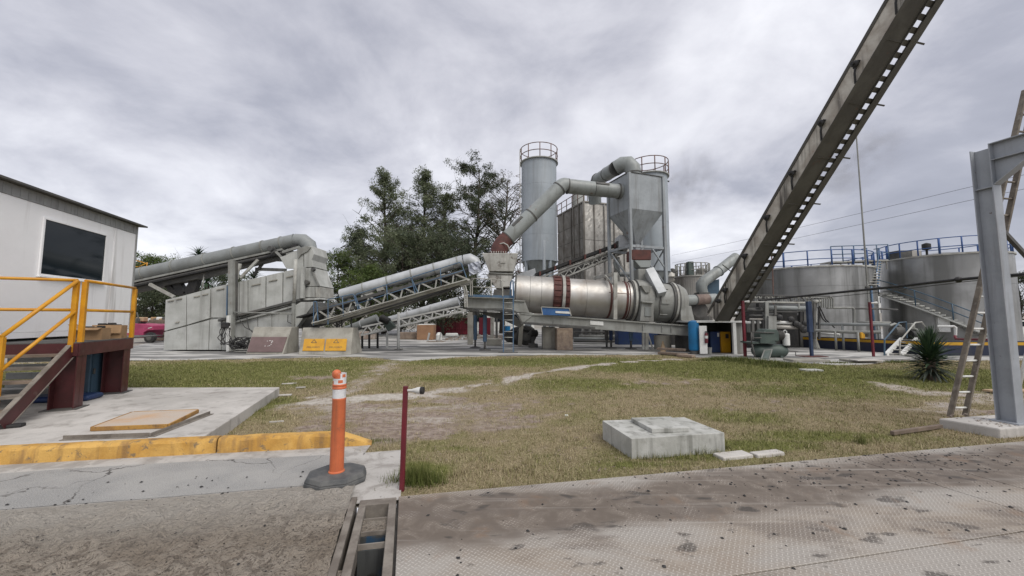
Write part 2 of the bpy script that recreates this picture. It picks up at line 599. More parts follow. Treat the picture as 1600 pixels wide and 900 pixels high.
GREENS = [  # pixel, radii in metres, greenness
    (260, 585, 5.5, 3.2, .9), (420, 572, 4, 1.6, .8), (560, 566, 2, .8, .6), (760, 566, 4, 1.3, .75), (900, 564, 4, 1.3, .75), (1100, 572, 5, 1.9, .9),
    (1250, 584, 4, 1.6, .85), (1420, 590, 4, 2.2, .85), (1300, 610, 2.2, 1.0, .45), (1580, 590, 4, 2, .8), (900, 600, 2, 1.0, .45),
    (655, 735, .35, .28, .9), (1060, 712, .7, .15, .7), (1180, 695, .9, .25, .7), (1000, 725, .6, .12, .5), (1280, 680, 1.0, .3, .5),
    (390, 640, .5, 1.2, .6), (1150, 650, .9, .5, .35), (590, 690, .35, .12, .8), (720, 700, .4, .15, .3), (980, 660, 1, .5, .2), (700, 590, 1.5, .7, .45),
]


def fields(x, y):
    """bareness and greenness of the lawn at world x, y (numpy arrays)"""
    n1, n2, n3 = fbm(x, y, .9, 3), fbm(x, y, 2.6, 11), fbm(x, y, 7.0, 23)
    bare = np.zeros_like(x)
    for pl, hw, am in PATHS:
        pts = [GP(a, b) for a, b in pl]
        d = np.full_like(x, 1e9)
        for p, q in zip(pts[:-1], pts[1:]):
            dx, dy = q.x - p.x, q.y - p.y
            t = np.clip(((x - p.x) * dx + (y - p.y) * dy) / (dx * dx + dy * dy), 0, 1)
            d = np.minimum(d, np.hypot(x - p.x - t * dx, y - p.y - t * dy))
        bare = np.maximum(bare, am * (1 - sstep(d + (n2 - .5) * .9 + (n3 - .5) * .5, hw * .2, hw * 1.9)))
    for px, py, rx, ry, am in DUST:
        c = GP(px, py)
        d = np.hypot((x - c.x) / rx, (y - c.y) / ry)
        bare = np.maximum(bare, am * (1 - sstep(d + (n2 - .5) * 1.5 + (n3 - .5) * .9, .25, 1.25)))
    pale = bare.copy()
    for px, py, rx, ry, am in BLOBS:
        c = GP(px, py)
        d = np.hypot((x - c.x) / rx, (y - c.y) / ry)
        bare = np.maximum(bare, am * (1 - sstep(d + (n2 - .5) * 1.2, .3, 1.3)))
    bare = np.clip(bare + (n3 - .5) * .5 * sstep(bare, .05, .4) + (n1 - .5) * .35 * sstep(bare, .02, .3) + np.clip(n3 - .58, 0, 1) * 2.0, 0, 1)
    green = np.zeros_like(x)
    for px, py, rx, ry, am in GREENS:
        c = GP(px, py)
        d = np.hypot((x - c.x) / rx, (y - c.y) / ry)
        green = np.maximum(green, am * (1 - sstep(d + (n1 - .5) * .9, .3, 1.4)))
    green = np.clip(green + .27 + (n2 - .5) * .5 + (n1 - .5) * .4, 0, 1)
    fields.pale = np.clip(pale * 1.2 + (n2 - .5) * .5, 0, 1)
    return bare, green * (1 - .6 * bare)


def mat_lawn():
    m, nt, N, L, b = new_mat('lawn soil and thatch')
    t = NT(nt)
    ab, ag = N.new('ShaderNodeAttribute'), N.new('ShaderNodeAttribute')
    ap = N.new('ShaderNodeAttribute')
    ab.attribute_name, ag.attribute_name, ap.attribute_name = 'bare', 'green', 'pale'
    fine = t.noise(55, 5, .7)
    mid = t.noise(9, 4, .6)
    straw = t.mix(t.ramp(fine, .35, .65), (.16, .125, .07), (.36, .30, .19))
    grn = t.mix(t.ramp(fine, .35, .65), (.09, .098, .026), (.20, .205, .07))
    soil = t.mix(ap.outputs['Fac'], t.mix(t.ramp(mid, .35, .65), (.215, .165, .135), (.345, .285, .24)), t.mix(t.ramp(mid, .3, .6), (.34, .30, .25), (.52, .485, .43)))
    c = t.mix(t.ramp(ag.outputs['Fac'], .15, .75), straw, grn)
    c = t.mix(t.ramp(t.math('ADD', ab.outputs['Fac'], t.math('MULTIPLY', t.math('SUBTRACT', fine, .5), .5)), .22, .66), c, soil)
    L.new(c, b.inputs['Base Color'])
    b.inputs['Roughness'].default_value = 1
    b.inputs['Specular IOR Level'].default_value = .1
    h = t.math('ADD', fine, t.math('MULTIPLY', mid, .6))
    L.new(t.bump(h, .7, .03), b.inputs['Normal'])
    return m


def mat_terrain():
    m, nt, N, L, b = new_mat('yard ground')
    t = NT(nt)
    c = t.mix(t.ramp(t.noise(.15, 5, .6), .4, .6), (.33, .31, .27), (.24, .22, .19))
    L.new(c, b.inputs['Base Color'])
    b.inputs['Roughness'].default_value = .95
    return m


def mat_pad():
    m, nt, N, L, b = new_mat('plant yard concrete')
    t = NT(nt)
    st = t.noise(1, 5, .6, .5, t.mapped((.28, 1.1, 1)))
    c = t.mix(t.ramp(t.noise(.7, 5, .6), .4, .62), (.50, .49, .46), (.40, .39, .365))
    c = t.mix(t.math('MULTIPLY', t.ramp(st, .44, .55), .85), c, (.115, .113, .11))
    g = t.noise(30, 4, .7)
    c = t.mix(t.ramp(g, .58, .75), c, (.25, .24, .22))
    L.new(c, b.inputs['Base Color'])
    b.inputs['Roughness'].default_value = .85
    L.new(t.bump(g, .2, .01), b.inputs['Normal'])
    return m


def mat_road():
    m, nt, N, L, b = new_mat('caked road dirt')
    t = NT(nt)
    a = t.noise(2.2, 6, .6, .4)
    c = t.mix(t.ramp(a, .4, .62), (.46, .40, .33), (.34, .285, .225))
    lump = t.noise(15, 5, .62)
    c = t.mix(t.math('MULTIPLY', t.ramp(lump, .50, .40), .62), c, (.17, .14, .11))  # hollows between lumps darkened in the colour, standing in for their shade
    c = t.mix(t.math('MULTIPLY', t.ramp(t.noise(48, 3, .6), .44, .37), .7), c, (.10, .085, .068))
    sy = N.new('ShaderNodeSeparateXYZ')
    L.new(t.mapped((1, 1, 1), (0, 0, -T0)), sy.inputs[0])
    yo = -(Matrix.Rotation(-T0, 3, 'Z') @ C0).y
    dusty = t.ramp(t.math('ADD', t.math('ADD', sy.outputs[1], yo), t.math('MULTIPLY', t.math('SUBTRACT', a, .5), .9)), -.55, .22)
    c = t.mix(t.math('MULTIPLY', dusty, .85), c, (.56, .52, .46))
    sp = t.noise(95, 3, .6)
    c = t.mix(t.ramp(sp, .66, .74), c, (.42, .38, .33))
    c = t.mix(t.ramp(t.noise(42, 2, .5, 0, t.mapped((1, 1, 1), (0, 0, .4), (3, 7, 0))), .70, .74), c, (.035, .032, .03))
    L.new(c, b.inputs['Base Color'])
    b.inputs['Roughness'].default_value = .95
    b.inputs['Specular IOR Level'].default_value = .2
    h = t.math('ADD', t.math('MULTIPLY', lump, 1.4), t.math('ADD', t.noise(38, 4, .7), t.math('MULTIPLY', sp, .35)))
    L.new(t.bump(h, 1.0, .07), b.inputs['Normal'])
    return m


def mat_asphalt():
    m, nt, N, L, b = new_mat('grey asphalt patch')
    t = NT(nt)
    g = t.noise(120, 4, .7)
    c = t.mix(t.ramp(t.noise(1.6, 5, .6), .38, .64), (.25, .248, .24), (.33, .322, .305))
    c = t.mix(t.ramp(g, .42, .7), c, (.42, .41, .385))
    c = t.mix(t.ramp(g, .44, .30), c, (.12, .118, .11))
    # thin wandering cracks
    vo = N.new('ShaderNodeTexVoronoi')
    vo.feature = 'DISTANCE_TO_EDGE'
    vo.inputs['Scale'].default_value = .75
    wob = N.new('ShaderNodeVectorMath')
    wob.operation = 'ADD'
    nz = N.new('ShaderNodeTexNoise')
    nz.inputs['Scale'].default_value = 3.5
    nz.inputs['Detail'].default_value = 4
    L.new(t.pos, nz.inputs['Vector'])
    sc = N.new('ShaderNodeVectorMath')
    sc.operation = 'SCALE'
    sc.inputs[3].default_value = .35
    L.new(nz.outputs[1], sc.inputs[0])
    L.new(t.pos, wob.inputs[0])
    L.new(sc.outputs[0], wob.inputs[1])
    L.new(wob.outputs[0], vo.inputs['Vector'])
    gap = t.ramp(t.noise(1.1, 2), .42, .55)
    c = t.mix(t.math('MULTIPLY', t.ramp(vo.outputs['Distance'], .008, .002), gap), c, (.085, .08, .075))
    L.new(c, b.inputs['Base Color'])
    b.inputs['Roughness'].default_value = .9
    L.new(t.bump(t.math('ADD', g, t.noise(35, 5, .7)), .6, .012), b.inputs['Normal'])
    return m


def mat_gutter():
    m, nt, N, L, b = new_mat('worn gutter concrete')
    t = NT(nt)
    g = t.noise(70, 5, .7)
    c = t.mix(t.ramp(t.noise(4, 6, .65, .5), .42, .62), (.45, .43, .40), (.31, .29, .265))
    c = t.mix(t.ramp(t.noise(13, 6, .65, .5), .6, .7), c, (.22, .20, .18))
    c = t.mix(t.ramp(g, .6, .75), c, (.27, .25, .23))
    L.new(c, b.inputs['Base Color'])
    b.inputs['Roughness'].default_value = .92
    L.new(t.bump(t.math('ADD', g, t.math('MULTIPLY', t.noise(13, 6, .65, .5), 1.2)), .5, .012), b.inputs['Normal'])
    return m


def mat_deck():
    m, nt, N, L, b = new_mat('dusty tread plate')
    t = NT(nt)
    # rotate into deck axes: x along the deck, y across
    q = t.mapped((1, 1, 1), (0, 0, -T0), (0, 0, 0))
    sp = N.new('ShaderNodeSeparateXYZ')
    L.new(q, sp.inputs[0])
    yo = -(Matrix.Rotation(-T0, 3, 'Z') @ C0).y
    vv = t.math('ADD', sp.outputs[1], yo)              # 0 at the far edge, negative towards the viewer
    n = t.noise(1.1, 5, .6, .4, t.mapped((.5, 1.5, 1), (0, 0, -T0)))
    n2 = t.noise(5, 6, .65, .5)
    track = t.math('MAXIMUM',
                   t.math('SUBTRACT', 1, t.math('MULTIPLY', t.math('ABSOLUTE', t.math('ADD', vv, .50)), 1.75), clamp=True),
                   t.math('SUBTRACT', 1, t.math('MULTIPLY', t.math('ABSOLUTE', t.math('ADD', vv, 2.5)), 1.7), clamp=True))
    dust = t.mix(t.ramp(n, .4, .65), (.36, .335, .30), (.32, .27, .215))
    grime = t.mix(t.ramp(n2, .4, .65), (.135, .11, .088), (.19, .158, .128))
    tf = t.ramp(t.math('ADD', track, t.math('MULTIPLY', t.math('SUBTRACT', n, .5), 1.3)), .02, .55)
    c = t.mix(tf, dust, grime)
    # oil drips and scuffs
    o = t.noise(4.2, 3, .45, .3, t.mapped((.75, 1.5, 1), (0, 0, -T0)))
    c = t.mix(t.math('MULTIPLY', t.ramp(o, .60, .67), .8), c, (.055, .048, .042))
    o2 = t.noise(1.6, 5, .6, .5, t.mapped((.6, 1.6, 1), (0, 0, -T0), (5, 2, 0)))
    c = t.mix(t.math('MULTIPLY', t.ramp(o2, .52, .66), .62), c, (.14, .115, .095))
    st = t.noise(1, 4, .6, .2, t.mapped((.5, 13, 1), (0, 0, -T0)))
    c = t.mix(t.math('MULTIPLY', t.ramp(st, .55, .75), .38), c, (.45, .42, .38))
    # raised tread: alternating lozenges
    k = 33.0
    e = t.mapped((k, k, 1), (0, 0, -T0 + R(45)))
    se = N.new('ShaderNodeSeparateXYZ')
    L.new(e, se.inputs[0])
    fx = t.math('SUBTRACT', t.math('FRACT', se.outputs[0]), .5)
    fy = t.math('SUBTRACT', t.math('FRACT', se.outputs[1]), .5)
    par = t.math('MODULO', t.math('ABSOLUTE', t.math('ADD', t.math('FLOOR', se.outputs[0]), t.math('FLOOR', se.outputs[1]))), 2)
    ax = t.math('ADD', t.math('MULTIPLY', par, 2.6), 1.0)
    ay = t.math('SUBTRACT', 3.6, t.math('MULTIPLY', par, 2.6))
    d = t.math('SQRT', t.math('ADD', t.math('POWER', t.math('ABSOLUTE', t.math('MULTIPLY', fx, ax)), 2), t.math('POWER', t.math('ABSOLUTE', t.math('MULTIPLY', fy, ay)), 2)))
    loz = t.ramp(d, .56, .40)
    clean = t.ramp(t.math('ADD', n2, t.math('MULTIPLY', tf, -.22)), .26, .5)
    h = t.math('MULTIPLY', loz, clean)
    c = t.mix(t.math('MULTIPLY', h, .30), c, (.66, .62, .56))
    c = t.mix(t.math('MULTIPLY', t.math('MULTIPLY', t.ramp(d, .40, .6), clean), .22), c, (.15, .125, .105))
    g = t.noise(60, 4, .7)
    rs_ = t.noise(2.3, 6, .65, .4)
    c = t.mix(t.math('MULTIPLY', t.ramp(rs_, .56, .72), .4), c, (.24, .15, .09))
    L.new(c, b.inputs['Base Color'])
    b.inputs['Roughness'].default_value = .62
    b.inputs['Specular IOR Level'].default_value = .35
    bn = t.bump(h, .5, .004)
    L.new(t.bump(g, .2, .004, bn), b.inputs['Normal'])
    return m


M['lawn'], M['terrain'], M['pad'] = mat_lawn(), mat_terrain(), mat_pad()
M['road'], M['asphalt'], M['gutter'], M['deck'] = mat_road(), mat_asphalt(), mat_gutter(), mat_deck()


def sheet(g, pts, z):
    n = len(pts)
    return g.add([(p[0], p[1], z) for p in pts], [tuple(range(n))])


# terrain in four sheets round the pit
PS0, PS1, PV0, PV1 = -.42, 0.0, -2.2, -.03
g = G()
B = 600
for s0, s1, v0, v1 in ((-B, PS0, -B, 2 * B), (PS1, B, -B, 2 * B), (PS0, PS1, PV1, 2 * B), (PS0, PS1, -B, PV0)):
    sheet(g, [SV(s0, v0), SV(s1, v0), SV(s1, v1), SV(s0, v1)], -.03)
make('terrain', g, M['terrain'], kind='structure')

# plant yard concrete behind the lawn
edge = [(120, 567), (200, 564), (330, 562), (480, 559), (560, 558), (600, 561), (640, 564), (690, 560), (740, 557), (850, 555), (1040, 554.5),
        (1070, 557), (1130, 560), (1180, 563), (1230, 566), (1300, 570), (1345, 570), (1380, 566), (1420, 563), (1500, 563), (1600, 563), (1800, 563), (2300, 560)]
pts = [GP(a, b) for a, b in edge]
g = G()
far = [V(p.x * 3.2, 62, 0) for p in pts]
for i in range(len(pts) - 1):
    sheet(g, [pts[i], pts[i + 1], far[i + 1], far[i]], .012)
    a, b = pts[i], pts[i + 1]
    g.add([(a.x, a.y, -.03), (b.x, b.y, -.03), (b.x, b.y, .012), (a.x, a.y, .012)], [(0, 1, 2, 3)])
make('yard_pavement', g, M['pad'], kind='structure')

# lawn as a fine grid carrying the two ground masks
ns, nv = 300, 130
sv = np.linspace(-13, 32, ns)
vvv = np.concatenate([np.linspace(-.02, 5, 70, endpoint=False), np.linspace(5, 19.5, nv - 70)])
SS, VG = np.meshgrid(sv, vvv)
LX = C0.x + UU.x * SS + VV.x * VG
LY = C0.y + UU.y * SS + VV.y * VG
LZ = (fbm(LX, LY, 1.3, 41) - .5) * .05 * np.clip((VG) / 1.5, 0, 1) + (fbm(LX, LY, 5, 43) - .5) * .02 * np.clip(VG / .6, 0, 1)
LZ = LZ - .008
bare, green = fields(LX, LY)
idx = np.arange(ns * nv).reshape(nv, ns)
fc = np.stack([idx[:-1, :-1], idx[:-1, 1:], idx[1:, 1:], idx[1:, :-1]], -1).reshape(-1, 4)
me = bpy.data.meshes.new('lawn')
# leave out what lies under the yard concrete, far behind its edge
ex = np.array([p.x for p in pts])
ey = np.array([p.y for p in pts])
ex_b, ey_b = ex.copy(), ey.copy()
ybound = np.interp(LX.ravel(), ex, ey)
keep = (LY.ravel()[fc] < ybound[fc] + .6).any(1)
fc = fc[keep]
me.from_pydata(np.stack([LX, LY, LZ], -1).reshape(-1, 3).tolist(), [], fc.tolist())
for nm, arr in (('bare', bare), ('green', green), ('pale', fields.pale)):
    at = me.attributes.new(nm, 'FLOAT', 'POINT')
    at.data.foreach_set('value', arr.ravel().astype(np.float32))
me.polygons.foreach_set('use_smooth', [True] * len(me.polygons))
me.materials.append(M['lawn'])
lawn = bpy.data.objects.new('lawn', me)
COL.objects.link(lawn)
lawn['kind'] = 'structure'

# ---- road side on the left: gutter concrete, asphalt patch, caked dirt
cb = [GP(0, 727), GP(300, 710), GP(527, 699)]
g = G()
vL = to_sv(GP(0, 727))[1] + .3
vR = to_sv(GP(600, 693))[1]
sheet(g, [SV(-12, -4.5), SV(PS0, -4.5), SV(PS0, 1.2), GP(580, 696) + VV * .05, GP(527, 699) + VV * .09, GP(338, 709) + VV * .09, GP(0, 727) + VV * .09, GP(-900, 778) + VV * .09], .004)
sheet(g, [SV(PS0, PV1), SV(.02, PV1), SV(.05, 1.32), SV(PS0, 1.30), SV(PS0, 1.2)], .004)
make('gutter', g, M['gutter'], kind='structure')
up = [(-700, 775), (0, 741), (82, 735), (180, 729), (338, 720), (430, 716), (505, 712), (540, 716), (545, 730)]
lo = [(530, 754), (498, 758), (380, 768), (250, 779), (100, 790), (0, 798), (-700, 850)]
g = G()
sheet(g, [GP(a, b) for a, b in up + lo], .008)
make('asphalt_patch', g, M['asphalt'], kind='structure')
# caked dirt: a displaced grid
a_ = np.linspace(0, 1, 260)
b_ = np.linspace(0, 1, 190)
top_s = np.concatenate([np.linspace(-11, -5.5, 40, endpoint=False), np.linspace(-5.5, PS0 + .018, 340)])
AS, BV = np.meshgrid(top_s, b_)
vtop = np.interp(top_s, [-11, to_sv(GP(0, 800))[0], to_sv(GP(250, 781))[0], to_sv(GP(498, 760))[0], PS0 - .05],
                 [to_sv(GP(0, 800))[1] - .1, to_sv(GP(0, 800))[1], to_sv(GP(250, 781))[1], to_sv(GP(498, 760))[1], to_sv(GP(556, 757))[1]])
VGd = vtop[None, :] * (1 - BV) + (-4.5) * BV
RX, RY = C0.x + UU.x * AS + VV.x * VGd, C0.y + UU.y * AS + VV.y * VGd
dep = np.clip((vtop[None, :] - VGd) / .22, 0, 1)
RZ = .012 + dep * ((fbm(RX * .8 + RY * .3, RY, 11, 61, 4) - .42) * .10 + (fbm(RX, RY, 2.5, 71) - .5) * .05) + dep * .014
RZ = np.maximum(RZ, .0105)
idx = np.arange(380 * 190).reshape(190, 380)
fc = np.stack([idx[:-1, :-1], idx[:-1, 1:], idx[1:, 1:], idx[1:, :-1]], -1).reshape(-1, 4)
me = bpy.data.meshes.new('road')
me.from_pydata(np.stack([RX, RY, RZ], -1).reshape(-1, 3).tolist(), [], fc.tolist())
me.polygons.foreach_set('use_smooth', [True] * len(me.polygons))
me.materials.append(M['road'])
ro = bpy.data.objects.new('road', me)
COL.objects.link(ro)
ro['kind'] = 'structure'

# ---- weighbridge: plates and the open pit frame at its end
wb = thing('weighbridge', 'dusty steel tread plate truck scale deck across the foreground', 'weighbridge', SV(0, 0))
rows = [(-1.52, 0), (-3.04, -1.52), (-4.6, -3.04)]
cols = [(0.0, 4.95), (4.95, 5.62), (5.62, 11.2)]
for v0, v1 in rows:
    for s0, s1 in cols:
        g = G()
        q = [SV(s0 + .006, v0 + .006), SV(s1 - .006, v0 + .006), SV(s1 - .006, v1 - .006), SV(s0 + .006, v1 - .006)]
        g.prism([p + V(0, 0, -.01) for p in q], (0, 0, .034))
        make('deck_plate', g, M['deck'], wb, bevel=.003)
g = G()
g.prism([SV(-.012, -4.6, -.25), SV(-.012, .0, -.25), SV(11.2, .0, -.25), SV(11.2, -4.6, -.25)], (0, 0, .225))
make('deck_frame', g, M['pit'], wb)
pf = thing('scale_pit', 'open rusty steel framed pit slot at the end of the truck scale', 'pit', SV(-.25, -1, 0))


def svbox(s0, s1, v0, v1, z0, z1):
    g = G()
    g.prism([SV(s0, v0, z0), SV(s1, v0, z0), SV(s1, v1, z0), SV(s0, v1, z0)], (0, 0, z1 - z0))
    return g


make('side_bar', svbox(-.40, -.348, -2.2, .05, -.12, .03), M['bar_steel'], pf, bevel=.004)
make('frame_bar', svbox(-.318, -.26, -2.2, -.125, -.10, .026), M['bar_steel'], pf, bevel=.004)
make('frame_bar', svbox(-.075, -.0135, -2.2, -.125, -.10, .026), M['bar_steel'], pf, bevel=.004)
make('end_bar', svbox(-.318, -.0135, -.122, -.02, -.10, .026), M['bar_steel'], pf, bevel=.004)
make('cross_bar', svbox(-.259, -.077, -.318, -.306, -.03, .002), M['bar_steel'], pf)
make('cross_bar', svbox(-.259, -.077, -.51, -.498, -.03, .0), M['bar_steel'], pf)
make('cross_bar', svbox(-.259, -.077, -.69, -.678, -.03, .008), M['bar_steel'], pf)
make('pit_wall', svbox(-.46, .02, -.02, .02, -1.2, -.102), M['pit'], pf)
make('pit_wall', svbox(-.46, -.405, -2.25, .0, -1.2, -.03), M['pit'], pf)
make('pit_wall', svbox(-.012, .03, -2.25, .0, -1.2, -.26), M['pit'], pf)
make('divider_plate', svbox(-.259, -.077, -.70, -.692, -.75, -.031), M['pit_blue'], pf)
make('divider_plate', svbox(-.259, -.077, -.522, -.512, -.45, -.031), M['pit_blue'], pf)
make('pit_floor', svbox(-.46, .02, -2.25, .02, -1.25, -1.2), M['pit'], pf)
g = svbox(-.347, -.319, -2.2, -.95, -.1, .004)
make('packed_dirt', g, M['road'], pf)
g = svbox(-.259, -.077, -.497, -.319, -.12, -.012)
make('packed_dirt', g, M['road'], pf)
g = G()
c = SV(-.16, -.70, -.23)
g.lathe(c + VV * -.016, VV, [(.045, 0), (.045, .014)], 18)
make('drain_hole', g, M['black'], pf)

# crumbs of black aggregate on the deck and road, stuff
g = G()
r2 = random.Random(5)


def crumb(p, r):
    a = r2.random() * 6.28
    vs = []
    for dx, dy, dz in ((1, 0, .3), (0, 1, .35), (-1, 0, .25), (0, -1, .3), (0, 0, .95), (0, 0, -.1)):
        k = r * r2.uniform(.7, 1.25)
        vs.append((p.x + (dx * math.cos(a) - dy * math.sin(a)) * k, p.y + (dx * math.sin(a) + dy * math.cos(a)) * k, p.z + dz * k * .8))
    g.add(vs, [(0, 1, 4), (1, 2, 4), (2, 3, 4), (3, 0, 4), (1, 0, 5), (2, 1, 5), (3, 2, 5), (0, 3, 5)])


for i in range(560):
    s, v = (r2.gauss(4.3, 1.3), -abs(r2.gauss(.35, .28))) if i < 210 else (r2.gauss(6.0, .7), -abs(r2.gauss(.3, .2))) if i < 310 else (r2.uniform(.05, 10), r2.uniform(-2.4, 0))
    if s > .05 and v > -3.5:
        crumb(SV(s, v - .01, .024), r2.choice((.006, .008, .009, .012, .016)) * r2.uniform(.7, 1.2))
for i in range(520):
    s, v = r2.uniform(-5.5, -.55), r2.uniform(-1.9, .9)
    crumb(SV(s, v, .034 if v < -.1 else .012), r2.choice((.005, .006, .008, .010, .014)) * r2.uniform(.7, 1.2))
make('aggregate_crumbs', g, M['black'], kind='stuff')

# ---- yellow kerb
kp = [(GP(-900, 775), .17), (GP(0, 728), .17), (GP(150, 719.5), .17), (GP(300, 711), .17), (GP(338, 708.5), .17)]
kerb = thing('kerb', 'worn yellow painted concrete kerb with a crack, in front of the concrete slab', 'kerb', GP(338, 709))


def kerb_piece(pts, hs, seed):
    g = G()
    rr = random.Random(seed)
    rings = []
    P = []
    for i in range(len(pts) - 1):
        k = max(2, int((pts[i + 1] - pts[i]).length / .09))
        for j in range(k):
            f = j / k
            P.append((pts[i].lerp(pts[i + 1], f), hs[i] * (1 - f) + hs[i + 1] * f))
    P.append((pts[-1], hs[-1]))
    for p, h in P:
        w = lambda a: rr.uniform(-a, a)
        n = VV
        rings.append([p + n * w(.006), p + n * (.012 + w(.005)) + V(0, 0, h * .8 + w(.004)), p + n * (.04 + w(.004)) + V(0, 0, h * .97 + w(.004)),
                      p + n * (.10 + w(.004)) + V(0, 0, h + w(.004)), p + n * (.155 + w(.004)) + V(0, 0, h * .98 + w(.003)), p + n * .17 + V(0, 0, 0)])
    vs = [v for r_ in rings for v in r_]
    fs = []
    for i in range(len(rings) - 1):
        for j in range(5):
            a = i * 6 + j
            fs.append((a, a + 1, a + 7, a + 6))
    fs.append(tuple(range(6))[::-1])
    fs.append(tuple((len(rings) - 1) * 6 + j for j in range(6)))
    g.add(vs, fs, True)
    return g


make('kerb_stone', kerb_piece([GP(-900, 778), GP(0, 727), GP(150, 719), GP(336, 709)], [.175] * 4, 1), M['curb_yellow'], kerb)
make('kerb_stone', kerb_piece([GP(338.5, 709), GP(470, 702.5), GP(532, 699), GP(580, 696)], [.172, .172, .165, .02], 2), M['curb_yellow'], kerb)

# ---- raised slab under the cabin
SZ = .17
fr, nr = GP(437, 605, SZ), GP(306, 690, SZ)
g = G()
nr = fr.lerp(nr, (fr.y - 4.76) / (fr.y - nr.y))
kb = [GP(0, 727) + VV * .185, GP(-900, 778) + VV * .185]
poly = [V(fr.x, fr.y, 0), V(nr.x, nr.y, 0), kb[0], kb[1], V(-20, 3.4, 0), V(-20, 8.0, 0)]
g.prism([p + V(0, 0, -.1) for p in poly], (0, 0, .1 + SZ))
slab_poly = poly
make('concrete_slab', g, M['slab'], kind='structure', bevel=.012, seg=2)

# ------------------------------------------------------------------ cabin on its platform (left)
DZ = 1.22
PC1, PC2 = V(-6.92, 6.2, 0), V(-7.62, 7.78, 0)             # outer edge of the platform
pe = (PC2 - PC1).normalized()                               # along the platform, away from the viewer
pn = V(pe.y, -pe.x, 0)                                      # outward (right)
CA, CB = V(-8.17, 6.1, 0), V(-8.97, 9.05, 0)
ce = (CB - CA).normalized()
cn = V(ce.y, -ce.x, 0)
CN = CA - ce * 3.6                                          # near end, outside the frame

cabin = thing('site_cabin', 'white sheet metal cabin with one dark window on a raised steel platform', 'cabin', CA - cn * 1.2)
wz0, wz1, wz2 = 1.37, 3.61, 3.80
g = G()
g.prism([CN + V(0, 0, wz0), CB + V(0, 0, wz0), CB - cn * 2.6 + V(0, 0, wz0), CN - cn * 2.6 + V(0, 0, wz0)], (0, 0, wz1 - wz0))
make('wall', g, M['cabin_white'], cabin, bevel=.01)
g = G()
ridge = 0.012
n_r = 46
for i in range(n_r):                                         # corrugated band under the eave
    a, b = CN.lerp(CB, i / n_r), CN.lerp(CB, (i + .5) / n_r)
    g.prism([a + cn * .013 + V(0, 0, wz1), b + cn * .013 + V(0, 0, wz1), b - cn * .05 + V(0, 0, wz1), a - cn * .05 + V(0, 0, wz1)], (0, 0, wz2 - wz1))
g.prism([CN + cn * .008 + V(0, 0, wz1 + .001), CB + cn * .008 + V(0, 0, wz1 + .001), CB - cn * 2.6 + V(0, 0, wz1 + .001), CN - cn * 2.6 + V(0, 0, wz1 + .001)], (0, 0, wz2 - wz1 - .002))
make('eave_band', g, M['cabin_grey'], cabin, kind='stuff')
g = G()
e1, e2 = CN + cn * .14, CB + cn * .14 + ce * .12
g.prism([e1 + V(0, 0, wz2), e2 + V(0, 0, wz2), e2 - cn * 3.0 + V(0, 0, wz2 + .12), e1 - cn * 3.0 + V(0, 0, wz2 + .12)], (0, 0, .035))
make('roof', g, M['dark_steel'], cabin)


def on_wall(px, py, off=0.0):
    """point of the window wall seen at a pixel"""
    d = pix_dir(px, py)
    o = V(0, 0, CAM_H)
    t = (CA - o).dot(cn) / d.dot(cn)
    return o + d * t + cn * off


wq = [on_wall(61, 430), on_wall(158, 437), on_wall(165, 367), on_wall(68, 344)]
wa = (wq[0] + wq[3]) / 2
wb_ = (wq[1] + wq[2]) / 2
s0, s1 = (wa - CA).dot(ce), (wb_ - CA).dot(ce)
z0 = (wq[0].z + wq[1].z) / 2
z1 = (wq[2].z + wq[3].z) / 2


def wp(s, z, off):
    return CA + ce * s + cn * off + V(0, 0, z)


g = G()
g.prism([wp(s0, z0, .004), wp(s1, z0, .004), wp(s1, z1, .004), wp(s0, z1, .004)], cn * .008)
win = make('window', g, M['glass'], cabin)
for (a, b, c, d) in ((s0 - .035, s1 + .035, z0 - .035, z0), (s0 - .035, s1 + .035, z1, z1 + .035), (s0 - .035, s0, z0, z1), (s1, s1 + .035, z0, z1)):
    g = G()
    g.prism([wp(a, c, .003), wp(b, c, .003), wp(b, d, .003), wp(a, d, .003)], cn * .026)
    make('window_frame', g, M['cabin_white'], win)
make('window_sill', G().prism([wp(s0 - .05, z0 - .06, .004), wp(s1 + .05, z0 - .06, .004), wp(s1 + .05, z0 - .037, .004), wp(s0 - .05, z0 - .037, .004)], cn * .05), M['cabin_white'], win)
for s_ in (-2.2, -.6, 2.35):                                  # joint strips of the wall sheets
    make('joint_strip', G().prism([wp(s_, wz0 + .01, .001), wp(s_ + .035, wz0 + .01, .001), wp(s_ + .035, wz1 - .01, .001), wp(s_, wz1 - .01, .001)], cn * .008), M['cabin_white'], cabin)
# corner posts of the cabin
g = G()
g.prism([wp(3.02, wz0 - .04, .012), wp(3.075, wz0 - .04, .012), wp(3.075, wz2, .012), wp(3.02, wz2, .012)], cn * -.08)
make('corner_post', g, M['cabin_grey'], cabin)
g = G()
g.prism([wp(-3.6, wz0 - .1, .01), wp(3.05, wz0 - .1, .01), wp(3.05, wz0 - .005, .01), wp(-3.6, wz0 - .005, .01)], cn * -.1)
make('base_rail', g, M['cabin_white'], cabin)

# platform: deck, beams, columns
plat = thing('steel_platform', 'maroon steel platform on stubby columns with yellow handrails and stairs', 'platform', PC1 * .5 + PC2 * .5 + V(0, 0, SZ))
IN = -1.25
q = [PC1, PC2 + pe * 1.4, PC2 + pe * 1.4 + pn * -4.2, PC1 + pn * -4.2]
g = G()
g.prism([p + V(0, 0, DZ - .012) for p in q], (0, 0, .016))
make('deck', g, M['dark_steel'], plat)


